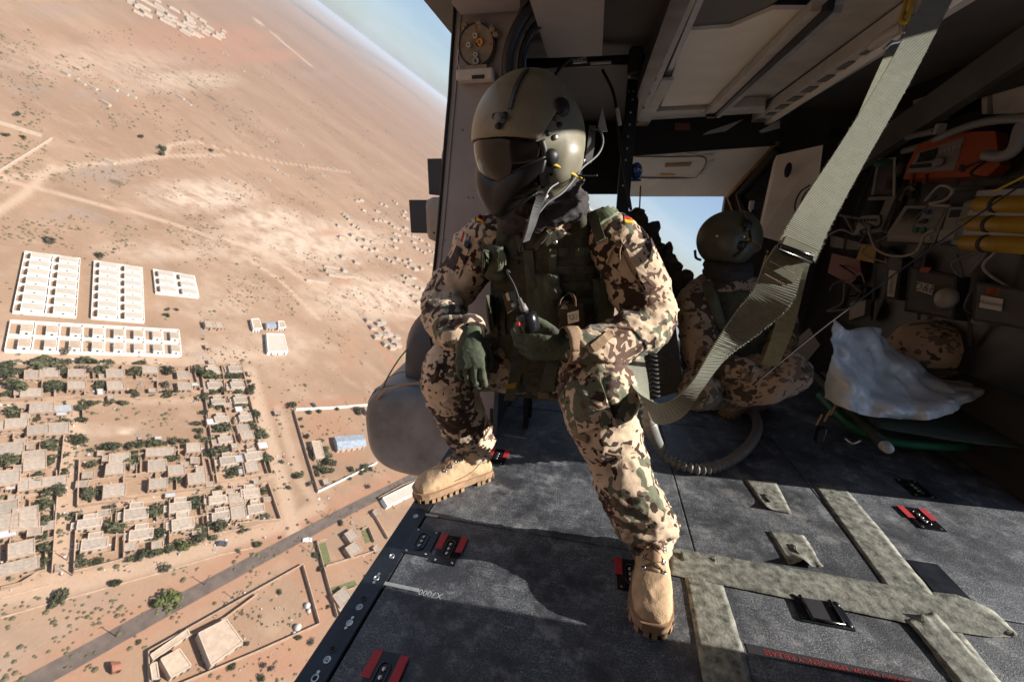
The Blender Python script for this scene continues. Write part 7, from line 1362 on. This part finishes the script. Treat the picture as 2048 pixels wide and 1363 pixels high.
# ------------------------------------------------------------------ second crewman low on the floor by the ramp
m2 = thing('person', 'second crewman in dark flight helmet crouched low on the floor by the ramp', 'person', at(1445, 790, 1.85)); B2 = BASE[m2.name]
mb2 = MB(); tt2 = [((1440, 770, 1.95), .17, .13), ((1440, 700, 1.95), .17, .13), ((1445, 630, 1.93), .185, .13), ((1450, 575, 1.90), .17, .10), ((1455, 545, 1.88), .09, .07), ((1455, 520, 1.85), .06, .06)]
mb2.loft([(at(*c), cr_h, a, unit(cf_h + cu_h * .3), b) for c, a, b in tt2], 28, 2.3)
def px_limb(mb, pts): limb(mb, [np.append(at(*p[:3]), p[3]) for p in pts], 16)
px_limb(mb2, [(1400, 585, 1.90, .07), (1385, 610, 1.85, .08), (1395, 660, 1.80, .078), (1405, 715, 1.74, .075), (1440, 735, 1.68, .062), (1490, 742, 1.62, .050)]); px_limb(mb2, [(1500, 580, 1.93, .07), (1540, 600, 1.95, .075), (1560, 660, 1.92, .07), (1550, 720, 1.80, .058), (1530, 745, 1.70, .05)])
px_limb(mb2, [(1460, 770, 1.92, .11), (1520, 755, 1.75, .10), (1575, 745, 1.62, .085), (1540, 768, 1.60, .07), (1480, 785, 1.66, .06)]); px_limb(mb2, [(1430, 770, 1.92, .11), (1400, 775, 1.75, .095), (1400, 785, 1.62, .07)])
g1 = folds(.010, 10, 2.7); bd2, bv2 = remesh(mb2, .009, 4, g1, 'uniform', B2); un2 = part(m2, 'uniform', bd2, MATS['camo_cover'])  # same camo in darker tones; his shaded look is put into the colour
vb2 = MB().loft([(at(*c), cr_h, a + .015, unit(cf_h + cu_h * .3), b + .02) for c, a, b in [((1440, 740, 1.95), .165, .125), ((1442, 690, 1.95), .17, .13), ((1448, 630, 1.93), .165, .13), ((1455, 575, 1.90), .13, .10)]], 28, 2.4); vm2, bvv2 = remesh(vb2, .009, 4, folds(.006, 14, 9.), 'vest', B2); v2 = part(m2, 'vest', vm2, MATS['vest_olive'])
px2 = MB(); px_limb(px2, [(1412, 575, 1.83, .03), (1425, 600, 1.76, .025), (1440, 650, 1.76, .025)]); part(m2, 'shoulder_strap', px2, MATS['vest_green'], v2, True)
sc2 = MB()
for k in range(3):
    cc0 = at(1455, 532 + 8 * k, 1.86); sc2.tube([cc0 + np.array([math.cos(t) * .075, math.sin(t) * .07, .01 * math.sin(t + k)]) for t in np.linspace(0, 2 * math.pi, 25)], .03, 10, cap=False)
sm2, _ = remesh(sc2, .009, 2, folds(.006, 20, 1.), 'scarf', B2); part(m2, 'scarf', sm2, MATS['scarf_grey'])
g2m, _ = remesh(hand_mb(at(1492, 742, 1.61), cr_h * .95 - cu_h * .25, -cf_h * .7 + cu_h * .7, cu_h + cf_h * .4, [(20, 30, 20)] * 4, TH_REST, 1.05), .005, 2, None, 'glove', B2); part(m2, 'glove', g2m, MATS['glove_green'])
g2m, _ = remesh(hand_mb(at(1545, 725, 1.74), -cr_h * .5 - cu_h * .85, -cf_h * .8 + cu_h * .3, -cr_h, [(25, 35, 20)] * 4, TH_REST, 1.05), .005, 2, None, 'glove', B2); part(m2, 'glove', g2m, MATS['glove_green'])
boot(m2, (.78, 2.16), (.6, .5)); boot(m2, (.62, 2.30), (.7, .3))
q = [(1415, 590), (1430, 594), (1427, 604), (1413, 600)]
for k, cm in enumerate(('ink', 'flag_red', 'flag_gold')):
    qq = [(x, y + 4 * k) for x, y in [(1414, 588), (1432, 591), (1432, 595), (1414, 592)]]; part(m2, 'flag_stripe', slab(bv2, qq, 3, 2, .003, .001), MATS[cm], un2)
h2, bvh2, _, _ = helmet(m2, at(1455, 478, 1.82), unit(cr_h * .92 - cf_h * .30 - cu_h * .22), unit(cu_h + cr_h * .12), .86, 'helmet_dark', False)
for pts, r, mm in [([(1390, 500), (1392, 515), (1402, 520)], .006, 'rubber_black')]: part(m2, 'intercom_lead', MB().tube(catmull([at(*p, 1.8) for p in pts], 5), r, 6), MATS[mm], h2, True)
part(m2, 'helmet_band', slab(bvh2, [(1400, 498), (1492, 455), (1496, 468), (1402, 508)], 10, 3, .003, .004), MATS['rubber_black'], h2); part(m2, 'reflective_patch', slab(bvh2, [(1499, 432), (1504, 433), (1500, 450), (1496, 449)], 4, 3, .002, .014), MATS['strap_grey'], h2)
for (x, y) in ((1459, 478), (1480, 468), (1466, 462)):
    l, n = hit(bvh2, x, y)
    if l is not None: part(m2, 'red_screw', MB().lathe(l + n * .004, n, [(0, .007), (.006, .006)], 10), MATS['red_mark'], h2)
# ================================================================== AIR
def haze():
    m = bpy.data.materials.new('dusty_air'); m.use_nodes = True; nt = m.node_tree; nt.nodes.clear()
    o = _n(nt, 'ShaderNodeOutputMaterial'); v = _n(nt, 'ShaderNodeVolumePrincipled'); v.inputs['Color'].default_value = (.90, .94, 1.0, 1); v.inputs['Density'].default_value = 0.8e-4; v.inputs['Anisotropy'].default_value = 0.2
    nt.links.new(v.outputs[0], o.inputs['Volume'])
    me = MB().box((0, 0, -140), (200000, 200000, 700)).mesh('haze'); me.materials.append(m); ob = bpy.data.objects.new('haze', me); col.objects.link(ob); structure(ob, 'stuff'); ob['label'] = 'thin dusty haze over the plain'
haze()
